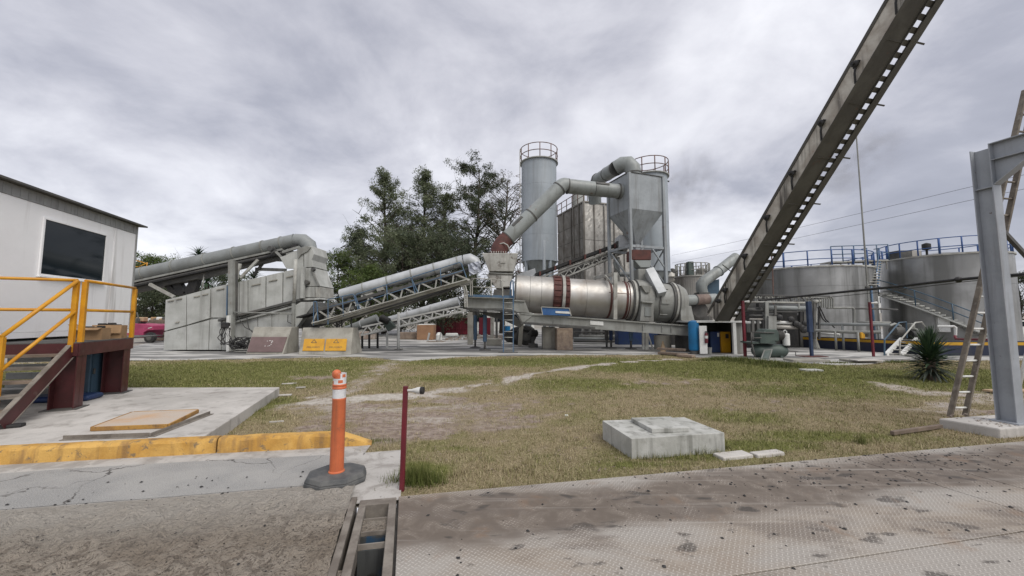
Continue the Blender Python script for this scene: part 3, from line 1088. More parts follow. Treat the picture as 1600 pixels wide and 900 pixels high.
def hbeam(p, q_, w, h, t=.012, up=(0, 0, 1)):
    g = G()
    p, q_ = Vector(p), Vector(q_)
    u = Vector(up)
    g.bar(p, q_, t, h - .002, up)
    g.bar(p + u * (h / 2 - t / 2), q_ + u * (h / 2 - t / 2), w, t, up)
    g.bar(p - u * (h / 2 - t / 2), q_ - u * (h / 2 - t / 2), w, t, up)
    return g


bz = DZ - .012 - .10
make('edge_beam', G().bar(PC1 + V(0, 0, bz), PC2 + V(0, 0, bz), .02, .2), M['maroon'], plat)
make('edge_beam', G().bar(PC1 + pn * -4.2 + V(0, 0, bz), PC1 + pn * -.012 + V(0, 0, bz), .02, .2), M['maroon'], plat)
make('edge_beam', G().bar(PC2 + pn * -4.2 + V(0, 0, bz), PC2 + pn * -.012 + V(0, 0, bz), .02, .2), M['maroon'], plat)


def stub_column(c, yaw):
    g = G()
    zt = DZ - .215
    rot = Matrix.Rotation(yaw, 3, 'Z')
    g.box(c + V(0, 0, (zt + SZ) / 2), (.30, .014, zt - SZ), yaw)
    for s in (-1, 1):
        g.box(c + rot @ V(s * .143, 0, 0) + V(0, 0, (zt + SZ) / 2), (.014, .24, zt - SZ - .002), yaw)
    o = make('column', g, M['maroon'], plat, kind=None)
    g2 = G().box(c + V(0, 0, SZ + .008), (.42, .36, .016), yaw)
    make('base_plate', g2, M['dark_steel'], o)


yawp = math.atan2(pe.y, pe.x)
stub_column(PC1 + pe * .12 - pn * .16, yawp + R(90))
stub_column(PC2 - pe * .16 - pn * .16, yawp + R(90))
stub_column(PC1 + pe * .12 - pn * 3.0, yawp + R(90))
stub_column(PC2 - pe * .16 - pn * 3.0, yawp + R(90))

# handrail of the platform
RZ_ = DZ + 1.0
y_ = M['yellow']


def rail(pts, r=.024, parent=plat, m=None, name='handrail', n=8):
    return make(name, G().path(pts, r, n), m or y_, parent)


cpost = PC1 - pn * .03 - pe * -.02
fpost = PC2 - pn * .03
h = V(0, 0, 1)
for c in (cpost + pe * .06, fpost):
    make('rail_post', G().bar(c + h * (DZ + .004), c + h * (RZ_ - .02), .06, .06, pe), y_, plat)
make('rail_post', G().bar(cpost - pn * .07 - pe * .02 + h * (DZ - .15), cpost - pn * .07 - pe * .02 + h * (RZ_ - .02), .06, .06, pe), y_, plat)
for zz in (RZ_, DZ + .52):
    rail([cpost + pe * .06 + h * zz, fpost + h * zz])
    rail([cpost - pn * .07 + h * zz, cpost - pn * 2.6 + pe * .0 + h * zz])
# stairs going down towards the viewer
st0 = PC1 - pn * .08 + h * (DZ - .12)
st1 = GP(-10, 672, SZ) + V(.1, 0, .06)
sd_ = st1 - st0
make('stringer', G().bar(st0, st1, .012, .19), M['maroon'], plat)
upv = (pn.cross(sd_.normalized())).normalized()
if upv.z < 0:
    upv = -upv
make('stringer_flange', G().bar(st0 + upv * .1 - pn * .018, st1 + upv * .1 - pn * .018, .06, .012, upv), M['bar_steel'], plat)
make('stringer_flange', G().bar(st0 - upv * .1 - pn * .010, st1 - upv * .1 - pn * .010, .06, .012, upv), M['bar_steel'], plat)
make('stringer', G().bar(st0 - pn * 1.0, st1 - pn * 1.0, .012, .19), M['maroon'], plat)
for i in range(5):
    f = (i + .55) / 5.2
    c = st0.lerp(st1, f) + V(0, 0, .03)
    make('tread', G().bar(c - pn * .02, c - pn * .98, .24, .035), M['bar_steel'] if i % 2 else M['wood'], plat)
hp0 = cpost - pn * .05 - pe * .04 + h * (RZ_ - .01)
lowp = W(3, 527, 5.25)
hp1 = V(lowp.x, lowp.y, lowp.z) - pe * .02
rail([hp0, hp1], .027)
rail([cpost - pn * .05 - pe * .04 + h * (DZ + .5), V(lowp.x, lowp.y, lowp.z - .48) - pe * .02], .024)
make('rail_post', G().bar(V(lowp.x, lowp.y, SZ + .10), V(lowp.x, lowp.y, lowp.z), .06, .06, pe), y_, plat)
make('cloth_scrap', G().box(GP(18, 668, SZ) + V(0, 0, .02), (.22, .12, .05), .5), M['black'], None, label='dark rag scrap lying at the foot of the maroon stairs', cat='rag', bevel=.015, seg=2)

# blue cupboard and grey slatted stack under the platform
bp = GP(137, 619, SZ)
cup = thing('blue_cupboard', 'slate blue sheet metal cupboard standing under the maroon platform', 'cupboard', bp)
cz = .80
a = bp
b = GP(176, 611, SZ)
cd = (b - a).normalized()
cpn = V(-cd.y, cd.x, 0)
make('cupboard_body', G().prism([a, b, b + cpn * .5, a + cpn * .5], (0, 0, cz)), M['panel_blue'], cup, bevel=.01)
make('cupboard_door', G().prism([a.lerp(b, .06) - cpn * .015 + V(0, 0, .04), a.lerp(b, .97) - cpn * .015 + V(0, 0, .04), a.lerp(b, .97) - cpn * .002 + V(0, 0, .04), a.lerp(b, .06) - cpn * .002 + V(0, 0, .04)], (0, 0, cz - .08)), M['panel_blue'], cup)
make('handle', G().box(a.lerp(b, .1) - cpn * .03 + V(0, 0, .45), (.02, .03, .10)), M['dark_steel'], cup)
bk = GP(60, 614, SZ)
stk = thing('slatted_crate', 'pale slatted stack with blue end post behind the stair treads', 'crate', bk)
for i in range(5):
    make('slat', G().box(bk + V(-.25, .55, .1 + i * .17), (1.7, .05, .13), R(15)), M['white'], stk)
make('end_post', G().box(bk + V(.55, .70, .43), (.20, .2, .86), R(15)), M['deep_blue'], stk)
make('blue_tarp', G().box(GP(60, 634, SZ) + V(-.1, .4, .05), (1.0, .4, .10), R(15)), M['deep_blue'], None, label='deep blue folded tarpaulin on the slab beneath the stair treads', cat='tarpaulin', bevel=.06, seg=3)

# cardboard boxes on the deck
bx = on_wall(160, 524) + cn * .62
bx.z = DZ + .004
bc = PC1.lerp(PC2, .58) - pn * .30 + V(0, 0, DZ + .004)
box = thing('cardboard_box', 'open brown cardboard box with loose flaps full of black bits on the platform deck', 'box', bc)


def carton(c, sx, sy, sz, yaw, parent):
    rot = Matrix.Rotation(yaw, 3, 'Z')
    for (dx, dy, wx, wy) in ((0, -sy / 2, sx, .008), (0, sy / 2, sx, .008), (-sx / 2, 0, .008, sy - .01), (sx / 2, 0, .008, sy - .01)):
        make('carton_side', G().box(c + rot @ V(dx, dy, sz / 2), (wx, wy, sz), yaw), M['card'], parent)
    make('carton_base', G().box(c + V(0, 0, .006), (sx - .012, sy - .012, .008), yaw), M['card'], parent)


carton(bc, .38, .30, .21, yawp - R(90), box)
rot = Matrix.Rotation(yawp - R(90), 3, 'Z')
g = G()
g.prism([bc + rot @ V(-.19, -.15, .212), bc + rot @ V(.19, -.15, .212), bc + rot @ V(.18, -.27, .175), bc + rot @ V(-.18, -.27, .175)], (0, 0, .006))
make('flap', g, M['card'], box)
g = G()
g.prism([bc + rot @ V(-.19, -.14, .212), bc + rot @ V(-.19, .14, .212), bc + rot @ V(-.27, .13, .27), bc + rot @ V(-.27, -.13, .27)], (.004, 0, .006))
make('flap', g, M['card'], box)
for k in range(5):
    make('black_bits', G().box(bc + rot @ V(-.12 + .06 * k, rnd.uniform(-.08, .08), .20 + rnd.uniform(0, .03)), (.10, .07, .05), rnd.uniform(0, 3)), M['black'], box, bevel=.014, seg=2)
bc2 = PC1.lerp(PC2, .86) - pn * .26 + V(0, 0, DZ + .004)
box2 = thing('cardboard_box', 'taped cardboard box under the far rail post, flap hanging out over the platform edge', 'box', bc2)
carton(bc2, .40, .34, .25, yawp - R(82), box2)
rot = Matrix.Rotation(yawp - R(82), 3, 'Z')
g = G()
g.prism([bc2 + rot @ V(-.2, -.17, .252), bc2 + rot @ V(.2, -.17, .252), bc2 + rot @ V(.2, -.22, .10), bc2 + rot @ V(-.2, -.22, .10)], (0, 0, .006))
make('flap', g, M['card'], box2)
for k in range(4):
    make('black_bits', G().box(bc2 + rot @ V(-.1 + .07 * k, rnd.uniform(-.08, .08), .24 + rnd.uniform(0, .04)), (.12, .09, .05), rnd.uniform(0, 3)), M['black'], box2, bevel=.014, seg=2)

# steel plate with a yellow edge on the slab, and the angle bar beside it
pa, pb, pc = GP(141, 674, SZ), GP(263, 669, SZ), GP(310, 645, SZ)
pd = pa + (pc - pb)
pl = thing('cover_plate', 'flat concrete coloured hatch cover with yellow painted edges lying on the slab', 'cover plate', pa)
for a, b in ((pa, pb), (pb, pc), (pc, pd), (pd, pa)):
    dd = (b - a).normalized()
    make('cover_edge', G().bar(a + V(0, 0, .028) + dd * .013, b + V(0, 0, .028) - dd * .013, .024, .052), M['plate_edge'], pl, bevel=.003)
cen = (pa + pb + pc + pd) / 4
make('cover_top', G().prism([p + (cen - p) * .03 + V(0, 0, .004) for p in (pa, pb, pc, pd)], (0, 0, .047)), M['plate_top'], pl)
al = [GP(95, 688, SZ), GP(238, 683, SZ), GP(334, 646, SZ)]
g = G()
for a, b in zip(al[:-1], al[1:]):
    dd = (b - a).normalized()
    g.bar(a + V(0, 0, .004), b - dd * .04 + V(0, 0, .004), .05, .007)
    sx = V(-dd.y, dd.x, 0)
    g.bar(a + sx * .024 + V(0, 0, .028), b - dd * .05 + sx * .024 + V(0, 0, .028), .007, .04)
make('angle_frame', g, M['bar_steel'], None, label='thin dark angle iron lying bent around the hatch cover on the slab', cat='angle iron')

# ------------------------------------------------------------------ delineator post
dc = V(-1.735, 3.93, .006)
dl = thing('delineator_post', 'orange plastic delineator post with white bands on a black rubber base', 'traffic post', dc)


def octo(r1, r2, z, yaw):
    pts = []
    for k in range(8):
        a = 2 * math.pi * (k + .5) / 8
        x, y = r1 * math.cos(a) / math.cos(math.pi / 8), r2 * math.sin(a) / math.cos(math.pi / 8)
        x = max(-r1, min(r1, x))
        pts.append(dc + V(x * math.cos(yaw) - y * math.sin(yaw), x * math.sin(yaw) + y * math.cos(yaw), z))
    return pts


make('rubber_base', G().frustum(octo(.275, .245, 0, .3), octo(.272, .242, .045, .3)), M['base_rubber'], dl, bevel=.01, seg=2)
make('rubber_base', G().frustum(octo(.272, .242, .0455, .3), octo(.252, .222, .090, .3)), M['base_rubber'], dl, bevel=.008, seg=2)
tw = V(.002, 0, 1)
make('post_tube', G().lathe(dc + V(0, 0, .085), tw, [(.076, 0), (.076, .012), (.066, .02), (.0635, .70), (.0655, .705), (.0655, .715), (.0625, .72)], 28), M['orange'], dl)
make('white_band', G().lathe(dc + V(0, 0, .805), tw, [(.0625, 0), (.0625, .088)], 28, cap=False), M['reflect'], dl)
make('post_tube', G().lathe(dc + V(0, 0, .893), tw, [(.0625, 0), (.067, .006), (.067, .018), (.063, .024), (.067, .032), (.067, .044), (.0625, .05)], 28), M['orange'], dl)
make('white_band', G().lathe(dc + V(0, 0, .943), tw, [(.0625, 0), (.0620, .105), (.0595, .105), (.0595, .06)], 28, cap=True), M['reflect'], dl)
g = G()
for a0, a1, z0, z1 in ((3.5, 4.1, .945, .975), (4.35, 5.2, 1.0, 1.046), (4.9, 5.6, .955, .985), (5.5, 6.1, 1.01, 1.04)):
    k = 8
    vs = []
    for i in range(k + 1):
        a = a0 + (a1 - a0) * i / k
        vs += [dc + V(0.0634 * math.cos(a), 0.0634 * math.sin(a), z0), dc + V(0.0629 * math.cos(a), 0.0629 * math.sin(a), z1)]
    g.add(vs, [(2 * i, 2 * i + 2, 2 * i + 3, 2 * i + 1) for i in range(k)], True)
make('orange_patch', g, M['orange'], dl, kind='stuff', fix=False)
g = G().lathe(dc + V(-.02, -.03, 1.0), (0, 0, 1), [(.028, 0), (.04, .02), (.043, .05), (.038, .068), (.022, .082), (.003, .087)], 16)
make('top_cap', g, M['orange'], dl)

# red post with a horn at its top
rp = GP(628, 765)
rpt = thing('red_post', 'thin dark red square post with a white nozzle on top in the foreground grass', 'post', rp)
make('post', G().bar(rp + V(0, 0, -.02), rp + V(.014, 0, .955), .042, .042, (0, 1, 0)), M['red'], rpt, bevel=.003)
nb = rp + V(.014, 0, .915)
dirn = V(1, -.12, .02).normalized()
make('nozzle', G().lathe(nb + dirn * .02, dirn, [(.012, 0), (.012, .04), (.017, .05), (.022, .075), (.031, .10), (.033, .13)], 14), M['white'], rpt)
make('nozzle_mouth', G().lathe(nb + dirn * .15, dirn, [(.034, 0), (.034, .03)], 14), M['black'], rpt)

# ------------------------------------------------------------------ concrete manhole block on the lawn
mz = .225
q = [GP(986.5, 685.5, mz), GP(1132, 676, mz), GP(1069, 651.5, mz), GP(941, 657, mz)]
mb = thing('manhole_block', 'pale concrete manhole block with a thin square lid on the lawn', 'manhole block', GP(1040, 690))
man_poly = list(q)
make('block_body', G().prism([V(p.x, p.y, -.08) for p in q], (0, 0, .08 + mz)), M['concrete'], mb, bevel=.007, seg=2)
q = [GP(1018.5, 670.5, mz + .05), GP(1077.5, 668.5, mz + .05), GP(1048, 651, mz + .05), GP(986, 653, mz + .05)]
lid = make('lid', G().prism([V(p.x, p.y, mz + .002) for p in q], (0, 0, .052)), M['concrete'], mb, bevel=.005)
hd = GP(1000, 664, mz)
make('lid_handle', G().bar(hd + V(-.045, .05, .014), hd + V(.0, -.03, .014), .03, .018), M['concrete'], lid)

# two broken curb bits beside the deck edge
for px, py, sx, sy, lb in ((1153, 716, .42, .17, 'small chipped concrete piece with black crumbs right of the manhole block'), (1207, 713, .40, .12, 'flat buried concrete fragment at the edge of the tread plate deck')):
    c = GP(px, py)
    c += VV * .07
    make('concrete_fragment', G().box(c + V(0, 0, -.005), (sx, sy, .07), T0 + .05), M['slab'], None, label=lb, cat='concrete piece', bevel=.014, seg=2)
# dark timber batten on the grass
a, b = GP(1394, 680), GP(1470, 669)
make('batten', G().bar(a + V(0, 0, .03), b + V(0, 0, .03), .05, .05), M['wood'], None, label='dark timber batten lying on the grass beside the gantry footing', cat='batten', bevel=.004)

# ------------------------------------------------------------------ gantry column on its footing (right)
FZ = .125
f1, f0 = GP(1562, 669.5, FZ), GP(1466, 653.5, FZ)
ft = thing('gantry_footing', 'chipped concrete footing with gravel on top under the steel gantry column', 'footing', V(f1.x + .5, f1.y + .4, 0))
q = [V(f1.x, f1.y, -.05), V(f1.x, f1.y, -.05) + UU * 2.4, V(f0.x, f0.y, -.05) + UU * 2.4, V(f0.x, f0.y, -.05)]
foot_poly = list(q)
make('footing_block', G().prism(q, (0, 0, .05 + FZ)), M['slab'], ft, bevel=.02, seg=2)
g = G()
for i in range(140):
    p = V(f1.x, f1.y, FZ) + UU * rnd.uniform(.08, 1.3) + VV * rnd.uniform(.05, .7)
    crumb(p, rnd.uniform(.008, .02))
make('gravel', g, M['debris'], ft, kind='stuff')

cc = GP(1579, 660, FZ)
GH = 4.15
gan = thing('steel_gantry', 'blue grey steel gantry column with haunched beam reaching out over the scale', 'gantry', V(cc.x, cc.y, FZ))
CU, CV = .165, .195
for s in (-1, 1):
    make('column_flange', G().prism([cc + VV * (s * CV / 2 - .006) - UU * CU / 2, cc + VV * (s * CV / 2 + .006) - UU * CU / 2, cc + VV * (s * CV / 2 + .006) + UU * CU / 2, cc + VV * (s * CV / 2 - .006) + UU * CU / 2], (0, 0, GH - FZ - (.0 if s > 0 else -.04))), M['column'], gan)
make('column_web', G().prism([cc - VV * (CV / 2 - .007) - UU * .006, cc + VV * (CV / 2 - .007) - UU * .006, cc + VV * (CV / 2 - .007) + UU * .006, cc - VV * (CV / 2 - .007) + UU * .006], (0, 0, GH - FZ - .01)), M['column'], gan)
make('base_plate', G().box(cc + V(0, 0, .01), (.28, .30, .02), T0), M['column'], gan)
make('stiffener', G().box(V(cc.x, cc.y, 3.54) - UU * .041, (.064, CV - .018, .012), T0), M['column'], gan)
make('stiffener', G().box(V(cc.x, cc.y, 3.54) + UU * .041, (.064, CV - .018, .012), T0), M['column'], gan)
# beam over the scale
bz0, bz1 = 3.93, 4.19
cs = V(cc.x, cc.y, 0) - VV * (CV / 2 + .008)
ce_ = cs - VV * 5.2
make('beam_web', G().prism([cs + V(0, 0, bz0) - UU * .005, ce_ + V(0, 0, bz0) - UU * .005, ce_ + V(0, 0, bz1) - UU * .005, cs + V(0, 0, bz1) - UU * .005], UU * .01), M['column'], gan)
for z in (bz0, bz1 - .012):
    make('beam_flange', G().prism([cs + V(0, 0, z) - UU * .075, ce_ + V(0, 0, z) - UU * .075, ce_ + V(0, 0, z) + UU * .075, cs + V(0, 0, z) + UU * .075], (0, 0, .012)), M['column'], gan)
hz = 3.57
make('haunch_web', G().prism([cs + V(0, 0, bz0 - .002) - UU * .005, cs - VV * .42 + V(0, 0, bz0 - .002) - UU * .005, cs + V(0, 0, hz) - UU * .005], UU * .01), M['column'], gan)
make('haunch_flange', G().bar(cs + V(0, 0, hz), cs - VV * .43 + V(0, 0, bz0 - .006), .15, .012, (0, 0, 1)), M['column'], gan)
# far column of the same frame and a diagonal brace
cc2 = V(cc.x, cc.y, 0) - VV * 5.3
for s in (-1, 1):
    make('column_flange', G().prism([cc2 + VV * (s * CV / 2 - .006) - UU * CU / 2, cc2 + VV * (s * CV / 2 + .006) - UU * CU / 2, cc2 + VV * (s * CV / 2 + .006) + UU * CU / 2, cc2 + VV * (s * CV / 2 - .006) + UU * CU / 2], (0, 0, GH)), M['column'], gan)
make('column_web', G().prism([cc2 - VV * (CV / 2 - .007) - UU * .006, cc2 + VV * (CV / 2 - .007) - UU * .006, cc2 + VV * (CV / 2 - .007) + UU * .006, cc2 - VV * (CV / 2 - .007) + UU * .006], (0, 0, GH - .01)), M['column'], gan)
ba, bb = V(cc.x, cc.y, 3.28) + UU * .1 + VV * .12, V(cc.x, cc.y, 0) + UU * 1.2 + V(0, 0, 2.35) + VV * .12
make('brace', G().bar(ba, bb, .05, .05), M['dark_steel'], gan)
ba, bb = W(1603, 552, 6.2), W(1586, 632, 6.0)
make('leaning_tube', G().tube(GP(1584, 640), W(1612, 520, 6.6), .028, 8), M['white'], None, label='pale grey tube leaning behind the gantry column', cat='tube')
a = GP(1530, 612)
make('pale_board', G().box(a + V(.75, -.05, .03), (1.3, .22, .04), .05), M['pale_wood'], None, label='pale wooden board on the ground behind the gantry column', cat='board', bevel=.004)

# ladder leaning against the gantry beam
lb, lt = GP(1484, 651), W(1602, 140, 5.75)
lad = thing('leaning_ladder', 'long grimy wooden ladder leaning up behind the gantry column', 'ladder', lb)
wv0, wv1 = V(.30, .04, 0), V(.20, .03, 0)
for k in (0, 1):
    p, q_ = lb + wv0 * k, lt + wv1 * k
    make('ladder_rail', G().bar(p, q_, .035, .075, (0, 1, 0)), M['ladder_wood'], lad, bevel=.004)
nr_ = 20
for i in range(nr_):
    f = (i + .55) / nr_
    p = lb.lerp(lt, f)
    q_ = p + wv0.lerp(wv1, f)
    make('rung', G().tube(p + V(.01, 0, 0), q_ + V(.005, 0, 0), .016, 8), M['white'] if i < 9 else M['ladder_wood'], lad)

# ------------------------------------------------------------------ plant: helpers
def flat_panel(name, pxs, Y, thick, m, parent, bevel=.012, label=None):
    """plate outlined in the vertical plane at depth Y, thickness going back"""
    return make(name, G().prism([W(a, b, Y) for a, b in pxs], (0, thick, 0)), m, parent, label=label, bevel=bevel)


def truss(parent, a0, a1, b0, b1, n, depth, m, w=.07, bw=.045, chord='chord'):
    """two parallel lattice sides: lower chord a0-a1, upper chord b0-b1, set 'depth' apart in Y"""
    for k in (0, 1):
        o = V(0, depth * k, 0)
        make(chord, G().bar(a0 + o, a1 + o, w, w), m, parent)
        make(chord, G().bar(b0 + o, b1 + o, w, w), m, parent)
        for i in range(n):
            f0, f1, f2 = i / n, (i + .5) / n, (i + 1) / n
            make('brace', G().bar(a0.lerp(a1, f0) + o, b0.lerp(b1, f1) + o, bw, bw), m, parent)
            make('brace', G().bar(b0.lerp(b1, f1) + o, a0.lerp(a1, f2) + o, bw, bw), m, parent)


def cover_run(parent, p0, p1, r, cuts, m, m2, r_band=.03, cap=True, name='cover_segment'):
    """round sheet cover from p0 to p1 in segments with a raised band at each joint"""
    cuts = [0] + list(cuts) + [1]
    ax = (p1 - p0)
    L = ax.length
    for a, b in zip(cuts[:-1], cuts[1:]):
        rr = r * rnd.uniform(.985, 1.01)
        make(name, G().lathe(p0.lerp(p1, a) + ax.normalized() * .006, ax, [(rr, 0), (rr, L * (b - a) - .012)], 24), m, parent)
    for c in cuts[1:-1]:
        make('band', G().lathe(p0.lerp(p1, c) - ax.normalized() * .03, ax, [(r + r_band, 0), (r + r_band, .06)], 24), m2, parent)


# ------------------------------------------------------------------ feed hopper: panelled concrete looking bins
YB = 19.0
fh = thing('feed_hopper', 'large pale grey panelled feed bin with slanting top under a covered conveyor', 'feed bin', W(330, 548, YB))
mc = M['panel_concrete']
body = [(258, 546), (260, 471), (354, 447), (470, 421), (470, 472), (346, 505), (346, 546)]
make('bin_body', G().prism([W(a, b, YB + .14) for a, b in body], (0, 2.2, 0)), mc, fh)
P_ = [
    [(257, 517), (259, 468.6), (290.5, 461), (290.5, 508)], [(292, 507.6), (292, 460.6), (328.5, 450.6), (327, 497)], [(330, 496), (330, 450.2), (354, 444.2), (353, 496.5)],
    [(255.5, 546.6), (257, 519), (290.5, 510), (290.5, 546.6)], [(292, 546.6), (292, 509.5), (326.5, 500), (325, 546.6)], [(326.5, 546.6), (328, 499.6), (345, 497.5), (345, 546.6)],
    [(365, 493.5), (366, 442.6), (373.5, 440.8), (373.5, 491)], [(374.5, 490.6), (374.5, 440.4), (386.5, 437.6), (386.5, 487.5)], [(388, 487), (388, 437.2), (414.5, 431), (414, 480.5)],
    [(416, 480), (416.5, 430.6), (441, 425), (440.5, 473.5)], [(442.5, 473), (443, 424.6), (459, 421), (458.5, 469)], [(460.5, 468.6), (461, 420.4), (470.5, 418.2), (470.5, 466)],
]
for k, q in enumerate(P_):
    flat_panel('panel', [(a + (sum(x for x, _ in q) / 4 - a) * -.012, b) for a, b in q], YB + rnd.uniform(-.012, .012), .12, mc, fh, .006)
for px, py, w in ((262, 471, 9), (275, 468, 9), (303, 464, 9), (316, 461, 9), (338, 453, 12), (393, 446, 14), (420, 439.5, 13), (447, 433, 11), (274, 504, 6)):
    a, b = W(px, py, YB - .03), W(px + w, py - w * .2, YB - .03)
    make('slot_strip', G().bar(a, b, .05, .05), M['block_concrete'], fh)
# lower wall, ledges and wedge
flat_panel('lower_panel', [(345.5, 547), (346, 508), (402, 493), (402, 547)], YB + .05, .12, mc, fh)
flat_panel('lower_panel', [(403, 547), (403, 492.6), (424, 487), (424, 547)], YB + .03, .12, mc, fh)
flat_panel('lower_panel', [(425, 547), (425, 486.6), (458, 478), (458, 547)], YB + .05, .12, mc, fh)
flat_panel('wedge_plate', [(459, 514), (459, 478), (470, 472), (492, 471.5), (463, 512)], YB - .25, 2.3, mc, fh)
flat_panel('ledge', [(340, 502.5), (340, 499), (468, 466.5), (468, 470.5)], YB - .22, .25, M['dark_steel'], fh)
flat_panel('ledge', [(346, 510), (346, 507), (470, 474), (470, 477)], YB - .10, .16, mc, fh)
make('post', G().bar(W(362, 549, YB - .35), W(362, 408, YB - .35), .22, .20, (0, 1, 0)), M['grey_paint'], fh)
make('post', G().bar(W(368, 498, YB - .2), W(369, 408, YB - .2), .12, .12, (0, 1, 0)), M['dark_steel'], fh)
make('post', G().bar(W(357, 549, YB - .5), W(357.5, 493, YB - .5), .13, .13, (0, 1, 0)), M['white'], fh)
make('post', G().bar(W(354.5, 493, YB - .3), W(355.5, 447, YB - .3), .05, .05, (0, 1, 0)), M['blue'], fh)
make('pipe_post', G().tube(W(459.5, 473, YB - .3), W(462, 405, YB - .3), .085, 10), M['frame'], fh)
make('post', G().bar(W(457.5, 548, YB - .3), W(459, 474, YB - .3), .13, .13, (0, 1, 0)), M['grey_paint'], fh)
make('cross_tube', G().tube(W(361, 488, YB - .4), W(456, 490, YB - .4), .035, 8), M['grey_paint'], fh)
make('end_rib', G().bar(W(473, 466, YB - .1), W(474, 417, YB - .1), .14, .2, (0, 1, 0)), mc, fh)
make('junction_box', G().box(W(352.5, 508, YB - .55), (.36, .2, .26)), M['black'], fh, bevel=.03)
r3 = random.Random(3)
for k in range(9):                                            # hanging black cables
    x0 = 347 + k * 1.6
    pts = [W(x0, 512, YB - .5 - .01 * k)]
    for j in range(1, 8):
        f = j / 8
        pts.append(W(x0 + (r3.uniform(-3, 3)) - 4 * math.sin(f * math.pi) + (0 if k < 5 else f * 8), 512 + f * 30 + r3.uniform(-1, 1), YB - .55))
    make('cable', G().path(pts, .02, 5), M['black'], fh)
for k in range(14):                                           # coil of cable on the ground
    c = W(r3.uniform(366, 392), r3.uniform(538, 545), YB - .9 + r3.uniform(-.3, .3))
    rr = r3.uniform(.15, .5)
    pts = [c + V(math.cos(a) * rr * 1.3, math.sin(a) * .3, .1 * math.sin(2 * a + k) + max(0, math.sin(a + k)) * .3) for a in [j * 6.283 / 12 for j in range(12)]]
    for p in pts:
        p.z = max(p.z, .05)
    make('cable_coil', G().path(pts, .022, 5, closed=True), M['black'], fh)
for a, b in (((372, 495), (400, 520)), ((385, 492), (399, 525)), ((365, 500), (372, 536)), ((450, 492), (456, 506))):
    p, q = W(*a, YB - .3), W(*b, YB - .3)
    make('cable', G().path([p, p.lerp(q, .5) + V(-.1, 0, -.12), q], .018, 5), M['black'], fh)

# ------------------------------------------------------------------ covered conveyor above the bins
YC = 20.2
cv = thing('covered_conveyor', 'long dull grey tube covered conveyor rising from behind the white cabin', 'conveyor', W(300, 548, YC))


def cpt(px, t=0):
    return W(px, 432.5 + (px - 202) * (-.2185) + t, YC)


p0, p1 = cpt(60), cpt(462)
L_ = 462 - 60
cover_run(cv, p0, p1, .35, [(x - 60) / L_ for x in (128, 178, 226, 273, 322, 367, 412, 441)], M['cover_dull'], M['grey_paint'])
hd_ = [W(462, 375.7, YC), W(474, 376.5, YC), W(482.5, 383, YC), W(485, 392, YC)]
make('head_hood', G().path(hd_, [.352, .36, .36, .35], 24), M['cover_dull'], cv)
for k, off in enumerate((11.2, 15.5)):
    make('belt_frame', G().bar(cpt(60, off), cpt(445, off), .5 - .08 * k, .10 if k == 0 else .07), M['grey_paint'] if k == 0 else M['dark_steel'], cv)
make('belt', G().bar(cpt(60, 19), cpt(462, 18), .6, .05), M['black'], cv)
make('under_truss_plate', G().prism([cpt(190, 17), cpt(452, 17), cpt(440, 22), cpt(370, 23), cpt(300, 26), cpt(190, 24)], (0, .5, 0)), M['dark_steel'], cv)
for q, m_ in (([(262, 430), (273, 428), (290, 458), (276, 462)], 'black'), ([(303, 424), (314, 423), (303, 457), (285, 459)], 'black'), ([(248, 438), (258, 436), (275, 458), (268, 461)], 'black')):
    flat_panel('support_leg', q, YC + .2, .3, M[m_], cv)
make('strut', G().bar(W(234, 444, YC - .4), W(272, 464, YC - .4), .12, .14), M['frame'], cv)
make('strut', G().bar(W(376, 434, YC - .5), W(403, 406, YC - .5), .10, .12), M['frame'], cv)
make('strut', G().bar(W(396, 430, YC + .4), W(420, 400, YC + .4), .10, .12), M['dark_steel'], cv)
make('strut', G().tube(W(316, 452, YC), W(319, 428, YC), .03, 6), M['frame'], cv)
make('strut', G().bar(W(400, 420.5, YC + .6), W(447, 422, YC + .6), .16, .16), M['grey_paint'], cv)
make('strut', G().bar(W(428, 407, YC + .6), W(446, 408, YC + .6), .08, .08), M['grey_paint'], cv)
make('bent_duct', G().path([W(370, 436, YC - .4), W(371, 424, YC - .4), W(374, 418, YC - .4), W(375, 412, YC - .4)], .09, 10), M['frame'], cv)
make('motor', G().lathe(W(421, 388, YC - .62), (0, 1, 0), [(.12, 0), (.145, .02), (.145, .30)], 20), M['dark_steel'], cv)
make('motor_bracket', G().bar(W(424, 396, YC - .45), W(432, 391, YC - .45), .12, .08), M['dark_steel'], cv)
make('motor_bracket', G().bar(W(430, 392, YC - .45), W(440, 402, YC - .45), .1, .10), M['grey_paint'], cv)
for k, (a, b) in enumerate((((442, 394), (468, 386)), ((448, 398), (470, 392)))):
    make('belt_tensioner', G().bar(W(*a, YC - .5), W(*b, YC - .5), .12, .12), M['grey_paint'], cv)
flat_panel('inspection_gap', [(453, 384), (463, 381), (463, 386), (454, 388)], YC - .38, .1, M['black'], cv)
flat_panel('inspection_gap', [(453, 396), (463, 393), (462, 398), (455, 399)], YC - .44, .1, M['black'], cv)
make('lamp_hook', G().path([W(457, 370, YC), W(456.5, 367, YC), W(458, 365.5, YC), W(459, 367.5, YC)], .02, 6), M['dark_steel'], cv)

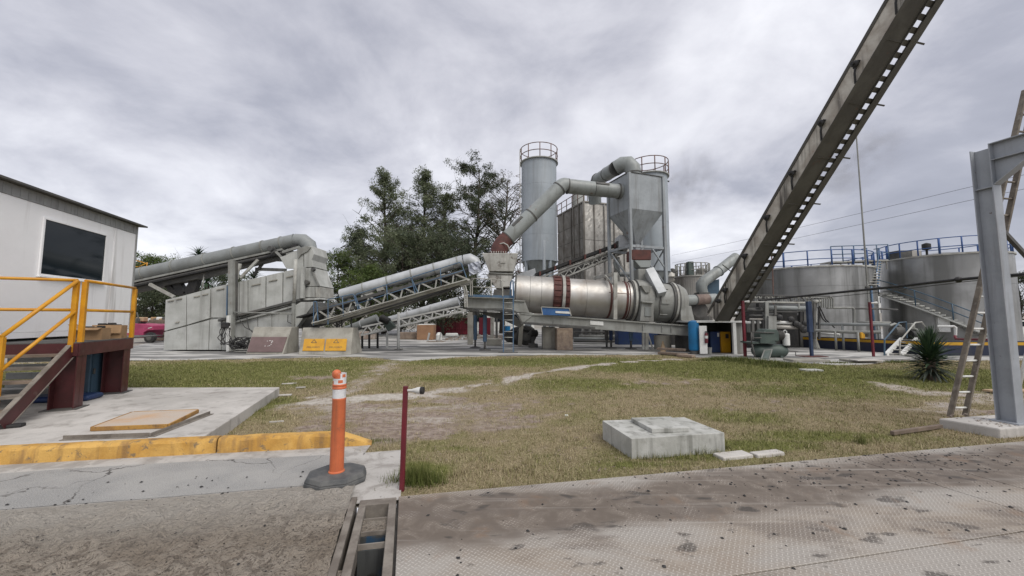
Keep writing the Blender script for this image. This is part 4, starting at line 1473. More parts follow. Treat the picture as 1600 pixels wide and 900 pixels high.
# discharge hood below the conveyor head
dh = thing('discharge_hood', 'crumpled grey sheet metal discharge hood at the top end of the covered conveyor', 'discharge hood', W(478, 470, YC - .8))
YD = YC - 1.05
flat_panel('hood_side', [(437, 402), (446, 399), (474, 386.5), (474, 420), (447, 419.5)], YD, .1, mc, dh)
flat_panel('hood_side', [(475, 386), (487, 384), (490.5, 397), (487, 406), (489, 417), (475, 418)], YD - .03, 1.5, mc, dh)
flat_panel('hood_side', [(475, 419), (489, 418), (499.5, 447), (475.5, 447.5)], YD - .02, 1.5, mc, dh)
flat_panel('hood_box', [(474.5, 448.5), (491.5, 448), (491.5, 464.5), (474.5, 464.5)], YD - .04, 1.5, mc, dh)
flat_panel('hood_box', [(492.5, 448), (499.5, 448), (500.5, 464.5), (492.5, 464.5)], YD - .02, 1.5, M['frame'], dh)
flat_panel('hood_flange', [(473, 466), (500, 465), (500.5, 468), (473, 469.5)], YD - .08, 1.6, M['panel_concrete'], dh)
flat_panel('torn_sheet', [(464, 389), (478, 384), (486, 386), (480, 393), (470, 398), (466, 404)], YD - .10, .06, M['grey_paint'], dh)
make('grab_bar', G().bar(W(486, 420, YD - .1), W(499, 446, YD - .1), .06, .06), M['grey_paint'], dh)
make('bearing', G().lathe(W(478, 441, YD - .25), (0, 1, 0), [(.11, 0), (.11, .2)], 14), M['dark_steel'], dh)
make('bearing', G().lathe(W(488, 420.5, YD - .2), (0, 1, 0), [(.08, 0), (.08, .2)], 14), M['dark_steel'], dh)

# ------------------------------------------------------------------ two concrete hopper blocks


def bin_block(name, label, base, top, Y, zoff=0, depth=1.3, ylean=.55):
    t = thing(name, label, 'concrete block', W((base[0] + base[1]) / 2, 551, Y))
    bl, br = W(base[0], base[2], Y), W(base[1], base[2], Y)
    bl.z = br.z = .01
    tl, tr = W(top[0], top[2], Y + ylean), W(top[1], top[2], Y + ylean)
    g = G()
    d = V(0, depth, 0)
    fl, fr_ = bl.lerp(tl, .62) + V(0, 0, .0), br.lerp(tr, .62)
    g.frustum([bl, br, br + d, bl + d], [tl, tr, V(tr.x, bl.y + depth - .15, tr.z), V(tl.x, bl.y + depth - .15, tl.z)])
    make('block_body', g, M['block_concrete'], t, bevel=.02, seg=2)
    return t, bl, br, tl, tr


b1, bl, br, tl, tr = bin_block('hopper_block', 'sloping concrete block faced with a mauve brown plate', (384, 442, 552.5), (397, 456, 511), 17.4)


def on_slope(bl, br, tl, tr, u, v, off=.0):
    p = bl.lerp(br, u).lerp(tl.lerp(tr, u), v)
    n = (br - bl).cross(tl - bl).normalized()
    if n.y > 0:
        n = -n
    return p + n * off


def slope_plate(parent, q4, u0, u1, v0, v1, m, name='plate', th=.035):
    c = [on_slope(*q4, u, v, .004) for u, v in ((u0, v0), (u1, v0), (u1, v1), (u0, v1))]
    n = on_slope(*q4, .5, .5, 1) - on_slope(*q4, .5, .5, 0)
    return make(name, G().prism(c, n * th), m, parent, bevel=.006)


Q1 = (bl, br, tl, tr)
slope_plate(b1, Q1, .03, .97, .07, .62, M['plate_brown'])
# the small white dotted square mark, flat print on the plate
pr = slope_plate(b1, Q1, .455, .475, .27, .30, M['white'], 'white_mark', .040)
for (u0, u1, v0, v1) in ((.47, .50, .455, .475), (.53, .575, .47, .49), (.595, .63, .455, .48), (.60, .622, .40, .44), (.60, .618, .33, .37), (.565, .60, .29, .31), (.53, .555, .275, .295), (.63, .645, .43, .45)):
    slope_plate(b1, Q1, u0, u1, v0, v1, M['white'], 'white_mark', .040)
b2, bl, br, tl, tr = bin_block('hopper_block', 'sloping concrete block with two yellow warning hatch plates', (466, 548, 553.5), (473, 551.5, 512), 17.2)
Q2 = (bl, br, tl, tr)
for u0, u1 in ((.075, .475), (.505, .905)):
    hp = slope_plate(b2, Q2, u0, u1, .13, .57, M['sign_yellow'], 'hatch_plate')
    um = (u0 + u1) / 2
    n = (on_slope(*Q2, .5, .5, 1) - on_slope(*Q2, .5, .5, 0))
    tri = [on_slope(*Q2, um - .05, .42, .044), on_slope(*Q2, um + .05, .42, .044), on_slope(*Q2, um, .54, .044)]
    for a, b in ((0, 1), (1, 2), (2, 0)):
        make('warning_triangle', G().bar(tri[a], tri[b], .02, .008, n), M['dark_steel'], hp)
    # the worn word printed on the plate
    cu = bpy.data.curves.new('plate_word', 'FONT')
    cu.body = 'PELIGRO'
    cu.size = .13
    cu.align_x = 'CENTER'
    cu.align_y = 'CENTER'
    to = bpy.data.objects.new('plate_word', cu)
    COL.objects.link(to)
    c = on_slope(*Q2, um, .255, .043)
    ex_ = (br - bl).normalized()
    ey_ = n.cross(ex_).normalized()
    dg = bpy.context.evaluated_depsgraph_get()
    dg.update()
    tm = bpy.data.meshes.new_from_object(to.evaluated_get(dg))
    bpy.data.objects.remove(to)
    Mt = Matrix((ex_, ey_, n.normalized())).transposed()
    gt = G().add([c + Mt @ Vector((v.co.x * 1.15, v.co.y * .8, 0)) for v in tm.vertices], [tuple(p.vertices) for p in tm.polygons])
    make('plate_word', gt, M['dark_steel'], hp, kind='stuff', fix=False)

# ------------------------------------------------------------------ conveyor 2 : covered, with blue walkway rails
Y2 = 18.0
c2 = thing('gravel_conveyor', 'pale covered lattice conveyor with blue walkway rails between bins and drum', 'conveyor', W(610, 548, Y2))
a0, a1 = W(488, 505.5, Y2), W(734, 438, Y2)
bb0, bb1 = W(484, 488, Y2), W(722, 424, Y2)
a0b, a1b = W(520, 499.5, Y2), a1
n_ = 9
for k in (0, 1):
    o = V(0, 1.0 * k, 0)
    make('lower_chord', G().path([a0 + o, W(520, 501, Y2) + o, W(660, 459, Y2) + o, a1 + o], .085, 4), M['frame'], c2)
    make('upper_chord', G().bar(bb0 + o, bb1 + o, .10, .13), M['dark_steel'], c2)
    for i in range(n_):
        f0, f1, f2 = i / n_, (i + .5) / n_, (i + 1) / n_
        lc = lambda f: (a0.lerp(a1, f) + V(0, 0, .02 + .25 * (f * (1 - f)) * -.3)) + o
        make('brace', G().bar(lc(f0), bb0.lerp(bb1, f1) + o, .06, .06), M['frame'], c2)
        make('brace', G().bar(bb0.lerp(bb1, f1) + o, lc(f2), .07, .07), M['frame'], c2)
make('belt', G().bar(W(470, 496, Y2 + .5), W(735, 421, Y2 + .5), .8, .07), M['black'], c2)
make('return_belt', G().bar(W(486, 512, Y2 + .5), W(700, 452, Y2 + .5), .8, .05), M['black'], c2)
make('under_pipe', G().path([W(600, 487, Y2 + .1), W(640, 474, Y2 + .1), W(690, 458, Y2 + .1), W(722, 445, Y2 + .1)], .06, 8), M['dark_steel'], c2)
cp0, cp1 = W(533, 461, Y2 + .5), W(724, 407.5, Y2 + .5)
cover_run(c2, cp0, cp1, .285, [.19, .385, .58, .765, .955], M['cover'], M['grey_paint'], .014)
make('head_hood', G().path([W(725, 407.5, Y2 + .5), W(734, 406, Y2 + .5), W(741, 409.5, Y2 + .5), W(744.5, 416, Y2 + .5)], [.29, .30, .29, .27], 24), M['cover'], c2)
pts = []
gp = G()
cols_, rows_ = 6, 5
for j in range(rows_ + 1):
    for i in range(cols_ + 1):
        pts.append(W(731 + i * 3.2 + j * .4 + rnd.uniform(-.6, .6), 413 + j * 3.6 - i * .9 + rnd.uniform(-.6, .6), Y2 + .1 + rnd.uniform(-.07, .07)))
gp.add(pts, [(j * 7 + i, j * 7 + i + 1, j * 7 + i + 8, j * 7 + i + 7) for j in range(rows_) for i in range(cols_)])
pso = make('plastic_flap', gp, M['plastic_sheet'], c2)
make('pulley', G().lathe(W(712, 415.5, Y2 - .15), (0, 1, 0), [(.11, 0), (.135, .02), (.135, .14)], 20), M['dark_steel'], c2)
for k in range(10):
    f = (k + .5) / 10
    p = bb0.lerp(bb1, f)
    make('idler', G().tube(p + V(0, .05, .10), p + V(0, .95, .10), .06, 8), M['dark_steel'], c2)
for k, (px, py, s) in enumerate(((575, 462, .55), (595, 452, .3), (548, 482, .4), (668, 440, .35), (690, 432, .4))):
    make('idler_frame', G().box(W(px, py, Y2 + .3), (s, .3, .16), M=Matrix.Rotation(-.28, 3, 'Y')), M['frame'], c2)
for q in ([(512.5, 507, ), (512.5, 468), (551, 459.5), (553, 461), (560, 485)], [(563, 484), (555, 462), (558, 459.5), (640, 433.5), (643, 435), (649, 459)],
          [(653, 457), (643, 435), (645, 432.5), (718, 410), (721, 412), (729, 434)], [(490, 508), (490, 472), (492, 471), (495, 472), (497, 503)]):
    make('walkway_rail', G().path([W(a, b, Y2 - .45) for a, b in q], .024, 7), M['blue'], c2)
for a, b in (((512.5, 480), (557, 468)), ((557, 475), (645, 447)), ((647, 446), (725, 422))):
    make('walkway_rail', G().tube(W(*a, Y2 - .45), W(*b, Y2 - .45), .02, 6), M['blue'], c2)
for px, y0, y1 in ((604, 446, 470), (688, 420, 446), (535, 463, 494)):
    make('rail_post', G().tube(W(px, y0, Y2 - .45), W(px + 1.5, y1, Y2 - .45), .022, 6), M['blue'], c2)
make('walkway', G().bar(W(490, 505, Y2 - .3), W(730, 437, Y2 - .3), .45, .04), M['frame'], c2)
for px, y0, y1 in ((526, 499, 520), (530, 498, 520), (534, 497, 520), (549, 493, 512)):
    make('leg', G().tube(W(px, y0, Y2 + .2), W(px, y1 + 30, Y2 + .2), .035, 6), M['dark_steel'], c2)
flat_panel('tail_guard', [(470, 498), (512, 486), (512, 490), (492, 520), (472, 522)], Y2 + 1.1, .1, M['dark_steel'], c2)
# bent chute bracket at the head end
for off in (0, 3.2):
    make('head_bracket', G().path([W(702 + off, 446, Y2), W(716 + off, 444, Y2), W(724 + off, 447, Y2), W(726 + off, 455, Y2), W(726.5 + off, 480, Y2)], .04, 7), M['frame'], c2)

# ------------------------------------------------------------------ conveyor 3 : white lattice, lower
Y3 = 20.6
c3 = thing('white_conveyor', 'low white lattice conveyor with pale round cover under the gravel conveyor', 'conveyor', W(650, 545, Y3))
truss(c3, W(564, 524, Y3), W(729, 484.5, Y3), W(566, 511, Y3), W(719, 478.5, Y3), 9, 1.0, M['white'], .085, .06)
cover_run(c3, W(604, 503.5, Y3 + .5), W(717, 471, Y3 + .5), .27, [.18, .62], M['cover'], M['cover'], .008)
make('belt', G().bar(W(566, 514, Y3 + .5), W(722, 480, Y3 + .5), .7, .06), M['black'], c3)
cover_run(c3, W(540, 517, Y3 + .5), W(590, 497.5, Y3 + .5), .24, [.5], M['cover_dull'], M['cover'], .008)
for px in (566, 590, 577, 605, 671, 689):
    make('leg', G().bar(W(px, 520, Y3 + .3), W(px - (3 if px > 640 else 0), 547 if px < 640 else 533, Y3 + .3), .09, .09, (0, 1, 0)), M['white'] if px > 600 else M['black'], c3)
make('drive_motor', G().lathe(W(594, 496, Y3 - .5), V(1, 0, -.5), [(.12, 0), (.2, .05), (.2, .5), (.12, .55)], 16), M['black'], c3)
flat_panel('chute_plate', [(598, 505), (606, 498), (617, 511), (606, 518)], Y3 - .6, .35, M['green'], c3)
pole = W(622.5, 546, 19.9)
pp = thing('prop_pole', 'white rust speckled prop pole standing under the white conveyor', 'pole', pole)
make('pole_shaft', G().tube(V(pole.x, pole.y, .02), W(623, 488, 19.9), .075, 10), M['white'], pp)
make('base_plate', G().box(V(pole.x, pole.y, .025), (.36, .3, .03)), M['dark_steel'], pp)

# ------------------------------------------------------------------ dryer drum and its frame
YR = 20.0
dr = thing('dryer_drum', 'long shiny stainless rotary drum with brown drive ring on a grey beam frame', 'rotary drum', W(900, 548, YR))
A0, A1 = W(806, 458.8, YR), W(1000, 470.8, YR)
axd = (A1 - A0).normalized()
RD = .965


def dpt(px):
    return A0 + (A1 - A0) * ((800 + (px - 800) * .955 - 806) / 194)


def dring(name, x0, x1, r, m, r1=None):
    p, q = dpt(x0), dpt(x1)
    return make(name, G().lathe(p, axd, [(r, 0), (r1 or r, (q - p).length)], 72), m, dr)


for x0, x1 in ((806, 828), (828.4, 846), (846.4, 865), (891, 917), (917.4, 954), (957.4, 979), (982.4, 990)):
    dring('shell_course', x0, x1, RD + rnd.uniform(-.004, .004), M['stainless'])
make('shell_rim', G().lathe(dpt(803.5), axd, [(RD + .03, 0), (RD + .03, .09), (RD - .1, .09), (RD - .1, 0)], 72, cap=False), M['dark_steel'], dr)
make('end_plate', G().lathe(dpt(804), axd, [(.05, 0), (RD - .02, .02)], 72), M['dark_steel'], dr)
for x0, x1, r in ((865, 878.5, 1.03), (884, 891, 1.03)):
    dring('brown_ring', x0, x1, r, M['red_primer'])
    for k in range(22):
        a = k / 22 * 2 * math.pi
        ex_ = axd.cross(V(0, 0, 1)).normalized()
        ez_ = axd.cross(ex_)
        c = dpt((x0 + x1) / 2) + (ex_ * math.cos(a) + ez_ * math.sin(a)) * (r + .015)
        rad = (ex_ * math.cos(a) + ez_ * math.sin(a))
        make('ring_lug', G().bar(c - axd * (x1 - x0) / 600 * YR * .36, c + axd * (x1 - x0) / 600 * YR * .36, .13, .05, rad), M['red_primer'], dr)
dring('riding_ring', 879, 883.6, 1.11, M['frame'])
dring('red_band', 954, 957.4, RD + .015, M['red_primer'])
dring('red_band', 979, 982.4, RD + .015, M['red_primer'])
make('rust_run', G().lathe(dpt(984), axd, [(RD + .008, 0), (RD + .008, .05)], 72), M['red_primer'], dr)
dring('collar', 990, 992.5, 1.05, M['dark_steel'])
dring('collar', 992.7, 996, 1.08, M['frame'])
dring('collar', 996.2, 999, 1.05, M['dark_steel'])
dring('casing', 999, 1021, 1.12, M['grey_paint'])
dring('burner_drum', 1021, 1053, .99, M['grey_paint'])
dring('collar', 1053.2, 1057, 1.06, M['dark_steel'])
dring('collar', 1057.2, 1060, 1.09, M['frame'])
dring('collar', 1060.2, 1063, 1.06, M['dark_steel'])
p_ = dpt(1063)
make('burner_cone', G().lathe(p_, axd, [(1.02, 0), (1.0, .2), (.85, .45), (.5, .62), (.42, .64)], 64), M['grey_paint'], dr)
for k in range(8):
    a = k / 8 * 6.283
    ex_ = axd.cross(V(0, 0, 1)).normalized()
    ez_ = axd.cross(ex_)
    c = dpt(1037) + (ex_ * math.cos(a) + ez_ * math.sin(a)) * .99
    make('clamp', G().bar(c - axd * .15, c + axd * .25, .22, .08, (ex_ * math.cos(a) + ez_ * math.sin(a))), M['grey_paint'], dr)
# casing foot with a framed hatch
YF = YR - 1.16
flat_panel('casing_foot', [(1000, 501.5), (1003, 472), (1021, 473), (1021.5, 503)], YF, .5, M['grey_paint'], dr)
flat_panel('casing_hatch', [(1007.5, 494), (1008, 480), (1018, 480.5), (1018, 494.5)], YF - .04, .05, M['duct_paint'], dr)
flat_panel('casing_shelf', [(1003, 470), (1021, 471.5), (1021, 474), (1003, 472.5)], YF - .15, .4, M['grey_paint'], dr)
make('lifting_gusset', G().prism([W(1002, 446, YF), W(1019, 447, YF), W(1015, 457, YF), W(1009, 457, YF)], (0, .4, 0)), M['grey_paint'], dr)
# frame beams
YM = 18.55
def channel(q, d=.16, fl=.06, th=.5):
    make('frame_web', G().prism([W(a, b, YM) for a, b in q], (0, .05, 0)), M['grey_paint'], dr)
    for i, j in ((0, 1), (3, 2)):
        a, b = W(*q[i], YM), W(*q[j], YM)
        make('frame_flange', G().bar(a + V(0, .03, 0), b + V(0, .03, 0), d + .06, fl), M['grey_paint'], dr)
        a, b = a + V(0, 2.6, 0), b + V(0, 2.6, 0)
        make('frame_flange', G().bar(a, b, d, fl), M['grey_paint'], dr)
    make('frame_web', G().prism([W(a, b, YM) + V(0, 2.6, 0) for a, b in q], (0, .05, 0)), M['dark_steel'], dr)


channel([(730, 465), (820, 470.5), (827, 488), (730, 480)])
channel([(814, 490), (1075, 509), (1077, 524), (814, 505)])
flat_panel('frame_gusset', [(812, 488), (830, 488), (834, 492), (816, 506), (808, 494)], YM - .05, .12, M['grey_paint'], dr)
for k in range(4):
    make('conduit', G().path([W(728, 481 + k * 1.6, YM - .12), W(790, 482.5 + k * 1.6, YM - .12), W(806, 486 + k * 1.4, YM - .12), W(816, 503 + k, YM - .12), W(930, 511 + k * 1.2, YM - .12)], .016, 5), M['dark_steel'], dr)
flat_panel('white_plate', [(922, 501), (943, 502.5), (943, 509), (922, 507.5)], YM - .03, .03, M['white'], dr)
for px in (865, 1005, 1035, 1049):
    a, b = W(px, 501 + (px - 865) * .06 - 2, YM - .035), W(px, 519 + (px - 865) * .06 - 10, YM - .035)
    make('web_stiffener', G().bar(a, b, .03, .03, (0, 1, 0)), M['grey_paint'], dr)
for px in (740, 800, 860, 920, 980, 1040):
    q = W(px, 484 if px < 815 else 498 + (px - 814) * .073, YM)
    make('cross_beam', G().bar(q + V(0, .1, -.1), q + V(0, 2.5, -.1), .12, .3), M['dark_steel'], dr)
flat_panel('under_chute', [(746, 487), (800, 489), (818, 507), (812, 512), (790, 502), (760, 493)], YM + .6, .9, M['dark_steel'], dr)
sp = make('support_roller', G().tube(W(874, 494, YM + .2), W(882, 494.6, YM + .2), .16, 18), M['dark_steel'], dr)
flat_panel('sheet_guard', [(848, 492), (845.5, 479.5), (889.5, 481.5), (892.5, 493.5)], YM - .22, .03, M['solar'], dr, .004)
flat_panel('guard_panel', [(868, 489), (868, 486), (890, 487), (891.5, 490.5)], YM - .25, .02, M['white'], dr, .002)
for a, b in (((845.5, 479.5), (889.5, 481.5)), ((845.5, 479.5), (848, 492)), ((889.5, 481.5), (892.5, 493.5))):
    make('guard_frame', G().bar(W(*a, YM - .25), W(*b, YM - .25), .035, .035), M['frame'], dr)
# burner end chute
flat_panel('end_chute', [(1063, 478), (1080, 478), (1088, 512), (1088, 527), (1078, 524), (1076, 508), (1064, 500)], YR - .95, 1.3, M['grey_paint'], dr)
# drum feet
for (px, y0, y1, Y, m_) in ((742.5, 486, 540, 21.2, 'blue'), (757.5, 484, 546.5, 19.6, 'blue'), (986, 518, 543.5, 20.4, 'blue'), (955, 516, 541, 20.9, 'deep_blue'), (948, 515, 541, 20.9, 'dark_steel')):
    b_ = W(px, y1, Y)
    t_ = W(px, y0, Y)
    make('jack_leg', G().tube(V(b_.x, b_.y, .02), V(b_.x, b_.y, .5), .055, 10), M['dark_steel'], dr)
    make('jack_leg', G().tube(V(b_.x, b_.y, .45), V(b_.x, b_.y, t_.z), .10, 12), M[m_], dr)
    make('foot_plate', G().lathe(V(b_.x, b_.y, .012), (0, 0, 1), [(.30, 0), (.30, .03), (.12, .07)], 16), M['dark_steel'], dr)
for (px, y0, y1) in ((1005, 518, 546), (1010.5, 519, 546.5)):
    make('leg', G().bar(W(px, y1, 19.2), W(px, y0, 19.2), .10 if px < 1008 else .16, .1, (0, 1, 0)), M['frame'], dr)
make('leg_brace', G().bar(W(1012, 521, 19.4), W(1020, 545, 19.4), .06, .06), M['frame'], dr)
# access platform and ladder at the feed end
pr_ = M['blue']
YP = YM - .25
make('access_floor', G().prism([W(732, 463.5, YP), W(804, 466, YP), W(804, 467, YP), W(732, 464.5, YP)], (0, .9, 0)), M['frame'], dr)
make('toe_board', G().prism([W(732, 460, YP), W(803, 462, YP), W(803, 466, YP), W(732, 464, YP)], (0, .03, 0)), pr_, dr)
for q in ([(735, 462), (735.5, 437), (737, 435), (740, 435)], [(738, 462), (738, 438), (741, 435), (782, 437), (785, 440), (785.5, 463)], [(797, 464), (798, 441), (800, 438.5), (802, 441), (803, 466)]):
    make('handrail', G().path([W(a, b, YP) for a, b in q], .028, 7), M['frame'] if q[0][0] < 790 else pr_, dr)
make('handrail', G().tube(W(738, 448, YP), W(785, 450, YP), .022, 6), M['frame'], dr)
make('rail_post', G().tube(W(767.5, 436, YP), W(767.5, 463, YP), .025, 6), M['frame'], dr)
for px in (786.5, 802):
    make('ladder_rail', G().bar(V(W(px, 550, 18.2).x, 18.2, .02), W(px, 464, 18.2), .05, .05, (0, 1, 0)), pr_, dr)
make('ladder_rail', G().bar(W(802, 465, 18.2), W(801.5, 438, 18.2), .05, .05, (0, 1, 0)), pr_, dr)
for k in range(9):
    y = 545 - k * 9
    make('rung', G().tube(W(786.5, y, 18.2), W(802, y + .2, 18.2), .018, 6), M['frame'], dr)
make('foot_plate', G().box(V(W(794, 550, 18.2).x, 18.2, .025), (.9, .4, .03)), M['dark_steel'], dr)

# masonry and concrete footings
def foot(label, q0, q1, Y, m, depth=.8, cat='footing'):
    a, b = W(q0[0], q0[1], Y), W(q1[0], q1[1], Y)
    g = G().prism([V(a.x, Y, .012), V(b.x, Y, .012), V(b.x, Y, a.z), V(a.x, Y, a.z)], (0, depth, 0))
    return make('drum_footing', g, m, None, label=label, cat=cat, bevel=.03, seg=2)


foot('dark square footing pier under the drum frame, left of the brown one', (848, 511), (868, 511), 20.4, M['block_concrete'])
foot('brown weathered masonry pier under the middle of the drum frame', (870, 513), (895, 513), 19.6, M['brickish'])
p = W(1035, 524, 20.2)
make('drum_footing', G().lathe(V(p.x, p.y, .012), (0, 0, 1), [(.42, 0), (.42, p.z - .04), (.40, p.z - .012)], 32), M['block_concrete'], None, label='round concrete pier under the burner end of the drum frame', cat='footing')
# planks stacked in front
for k, (a, b, y, lb, m_) in enumerate((((1028, 551), (1071, 553.5), .16, 'long dark timber lying on top of the low plank pile', 'wood'), ((1030, 554), (1073, 557), .05, 'lower timber of the plank pile in front of the round pier', 'wood'), ((1060, 557), (1084, 559), .03, 'reddish flat board at the right end of the plank pile', 'brickish'))):
    p, q = GP(*a), GP(*b)
    make('timber', G().bar(p + V(0, 0, y + .03), q + V(0, 0, y + .03), .3, .10), M[m_], None, label=lb, cat='timber', bevel=.01)
p = W(1036, 547, 18.9)
make('straw_bundle', G().lathe(V(p.x, p.y, .012), (0, 0, 1), [(.13, 0), (.1, .2), (.05, .4), (.03, .5)], 10), M['pale_wood'], None, label='pale straw cone shaped bundle standing before the round pier', cat='bundle')

# ------------------------------------------------------------------ inlet box and red elbow, duct to the hopper
ib = thing('inlet_box', 'stained pale grey tapered inlet box at the feed end of the drum', 'inlet box', W(782, 465, YR - .5))
YI = YR - .85


def taper(name, top, bot, Y, depth, m, parent, dtop=0.0, bevel=.02):
    tl, tr, bl, br = W(top[0], top[2], Y), W(top[1], top[2], Y), W(bot[0], bot[2], Y), W(bot[1], bot[2], Y)
    d, d2 = V(0, depth, 0), V(0, depth + dtop, 0)
    return make(name, G().frustum([bl, br, br + d, bl + d], [tl - V(0, dtop / 2, 0), tr - V(0, dtop / 2, 0), tr + d2 - V(0, dtop / 2, 0), tl + d2 - V(0, dtop / 2, 0)]), m, parent, bevel=bevel)


M['inlet'] = mat('limestained sheet', (.46, .455, .42), (.36, .35, .32), 2, rough=.7, bump=.2, bscale=10, streak=((.16, .14, .12), .6, 3, .5, .72), spots=((.10, .075, .06), .8, 2.2, .56, .68))
taper('upper_box', (753, 809.5, 396), (764, 802, 424), YI, 1.4, M['inlet'], ib, .25)
make('joint_flange', G().prism([W(763, 425.5, YI - .05), W(803, 427, YI - .05), W(803, 428.6, YI - .05), W(763, 427, YI - .05)], (0, 1.5, 0)), M['grey_paint'], ib)
taper('lower_box', (760, 801.5, 428), (774, 797, 449), YI + .03, 1.3, M['inlet'], ib)
make('box_door', G().prism([W(783, 448, YI - .02), W(796, 447.5, YI - .02), W(799, 431, YI - .02), W(783, 430.5, YI - .02)], (0, .03, 0)), M['inlet'], ib)
make('hatch', G().prism([W(782, 411, YI - .1), W(790, 410.5, YI - .1), W(790, 402.5, YI - .1), W(782, 403, YI - .1)], (0, .12, 0)), M['inlet'], ib)
make('plinth', G().prism([W(770, 463, YI + .1), W(800, 464, YI + .1), W(800, 452, YI + .1), W(772, 452, YI + .1)], (0, 1.1, 0)), M['dark_steel'], ib)

hopF = W(983, 269, 20.0)
hy = R(20)
E1, E2 = V(math.cos(hy), math.sin(hy), 0), V(-math.sin(hy), math.cos(hy), 0)
HW, HD = 2.2, 1.92
duct = thing('exhaust_duct', 'thick grey green duct from red elbow up and across to the hopper', 'duct', W(790, 396, 19.8))
rd_ = .40
dA, dB = W(793.5, 371.5, 19.9), W(873.5, 294.5, 20.2)
# end of the horizontal run on the left face of the hopper
hit = hopF + E2 * .75
dC = W(887, 291, 20.35)
dD = W(966, 299, 20.75)


def duct_run(parent, pts, r, m, joints=(), name='duct_section', band=.025):
    make(name, G().path(pts, r, 32), m, parent)
    for p, d in joints:
        make('flange_ring', G().lathe(p - d.normalized() * .03, d, [(r + band, 0), (r + band, .06)], 32), M['dark_steel'], parent)


u1 = dB - dA
k_ = u1.normalized()
m1 = dA.lerp(dB, .45)
duct_run(duct, [dA, m1 - k_ * .02], rd_, M['duct_paint'], [(dA, u1), (m1, u1)])
duct_run(duct, [m1 + k_ * .02, dB], rd_ * .985, M['duct_paint'], [(dB, u1)])
u2 = dD - dC
j2 = u2.normalized()
bend = []
mid = dB + k_ * .25
end_ = dC - j2 * .10
ctrl = dB.lerp(dC, .5) + V(0, 0, .22)
for i in range(9):
    f = i / 8
    bend.append(dB * (1 - f) ** 2 + ctrl * 2 * f * (1 - f) + dC * f * f)
duct_run(duct, bend, rd_ * .985, M['duct_paint'], [(dC, u2)])
m2 = dC.lerp(dD, .52)
m3 = dC.lerp(dD, .80)
duct_run(duct, [dC, m2 - j2 * .015], rd_ * .98, M['duct_paint'])
duct_run(duct, [m2 + j2 * .015, dD + j2 * .5], rd_ * .975, M['duct_paint'])
make('flange_ring', G().lathe(dD - j2 * .03, u2, [(rd_ + .03, 0), (rd_ + .03, .07)], 32), M['dark_steel'], duct)
for p_, ax_ in ((dA.lerp(dB, .18), u1), (m3, u2)):           # riveted patches with access doors
    n_ = ax_.normalized().cross(V(1, 0, 0) if abs(ax_.normalized().x) < .5 else V(0, 0, 1)).normalized()
fr_n = V(0, -1, 0)
for c_, ax_, L2_ in ((dA.lerp(dB, .24), k_, .7), (dC.lerp(dD, .66), j2, .75)):
    s_ = ax_.cross(fr_n).normalized()
    up_ = (fr_n * .80 + (s_ if s_.z > 0 else -s_) * .55).normalized()
    make('access_door', G().bar(c_ + up_ * (rd_ - .0) - ax_ * L2_ / 2, c_ + up_ * (rd_ - .0) + ax_ * L2_ / 2, .16, .05, up_), M['dark_steel'], duct)
# red elbow
eb = [W(779, 398, 19.75), W(779.5, 392, 19.75), W(782, 385.5, 19.8), W(786.5, 378.5, 19.85), W(793.5, 371.5, 19.9)]
make('red_elbow', G().path(eb, [.43, .43, .425, .415, .405], 32), M['red_primer'], duct)
make('flange_ring', G().lathe(W(779, 396.5, 19.75), (0, 0, 1), [(.47, 0), (.47, .06)], 32), M['red_primer'], duct)
make('pipe_hoop', G().path([W(781, 381, 19.4), W(787, 379.5, 19.35), W(793, 383, 19.35), W(796, 389, 19.4), W(796, 395, 19.5)], .03, 8), M['frame'], duct)
for k in range(7):
    make('elbow_bolt', G().tube(W(768 + k * 3.7, 396.5, 19.25), W(768 + k * 3.7, 392.5, 19.25), .02, 6), M['frame'], duct)

# ------------------------------------------------------------------ dust hopper
hz1 = hopF.z
hz0 = W(983, 325.5, 20.0).z
hb = [hopF, hopF + E1 * HW, hopF + E1 * HW + E2 * HD, hopF + E2 * HD]
hc = hopF + E1 * HW / 2 + E2 * HD / 2
hop = thing('dust_hopper', 'square blue grey steel dust hopper with pyramid bottom on tall legs', 'hopper', V(hc.x, hc.y, 1.6))
hm = M['hopper_paint']


def Z(p, z):
    return V(p.x, p.y, z)


for i in range(4):
    a, b = hb[i], hb[(i + 1) % 4]
    inn = (hc - (a + b) / 2)
    inn.z = 0
    inn.normalize()
    d_ = (b - a).normalized()
    make('side_panel', G().prism([Z(a, hz0) + d_ * .012, Z(b, hz0) - d_ * .012, Z(b, hz1) - d_ * .012, Z(a, hz1) + d_ * .012], inn * .05), hm, hop, bevel=.01)
az = W(1000, 381, 21.0).z
ap = [hc + (p - hc) * .10 for p in hb]
for i in range(4):
    a, b, c, d = hb[i], hb[(i + 1) % 4], ap[(i + 1) % 4], ap[i]
    g = G()
    nn = (Z(b, hz0) - Z(a, hz0)).cross(Z(d, az) - Z(a, hz0)).normalized()
    if nn.dot(V(hc.x, hc.y, hz0) - Z(a, hz0)) < 0:
        nn = -nn
    g.prism([Z(a, hz0 - .004), Z(b, hz0 - .004), Z(c, az), Z(d, az)], nn * .03)
    make('funnel_plate', g, M['hopper_paint'], hop)
make('funnel_spout', G().box(V(hc.x, hc.y, az - .15), (.3, .3, .3), hy), hm, hop)
make('roof_plate', G().prism([Z(p + (p - hc).normalized() * .06, hz1 + .002) for p in hb], (0, 0, .035)), M['dark_steel'], hop)
make('outlet_hole', G().lathe(hopF + E1 * 1.03 + V(0, 0, hz0 - hz1 - .62) + E2 * .38, (E2 * -1 + V(0, 0, -.7)), [(.10, -.02), (.10, .05)], 16), M['red_primer'], hop)
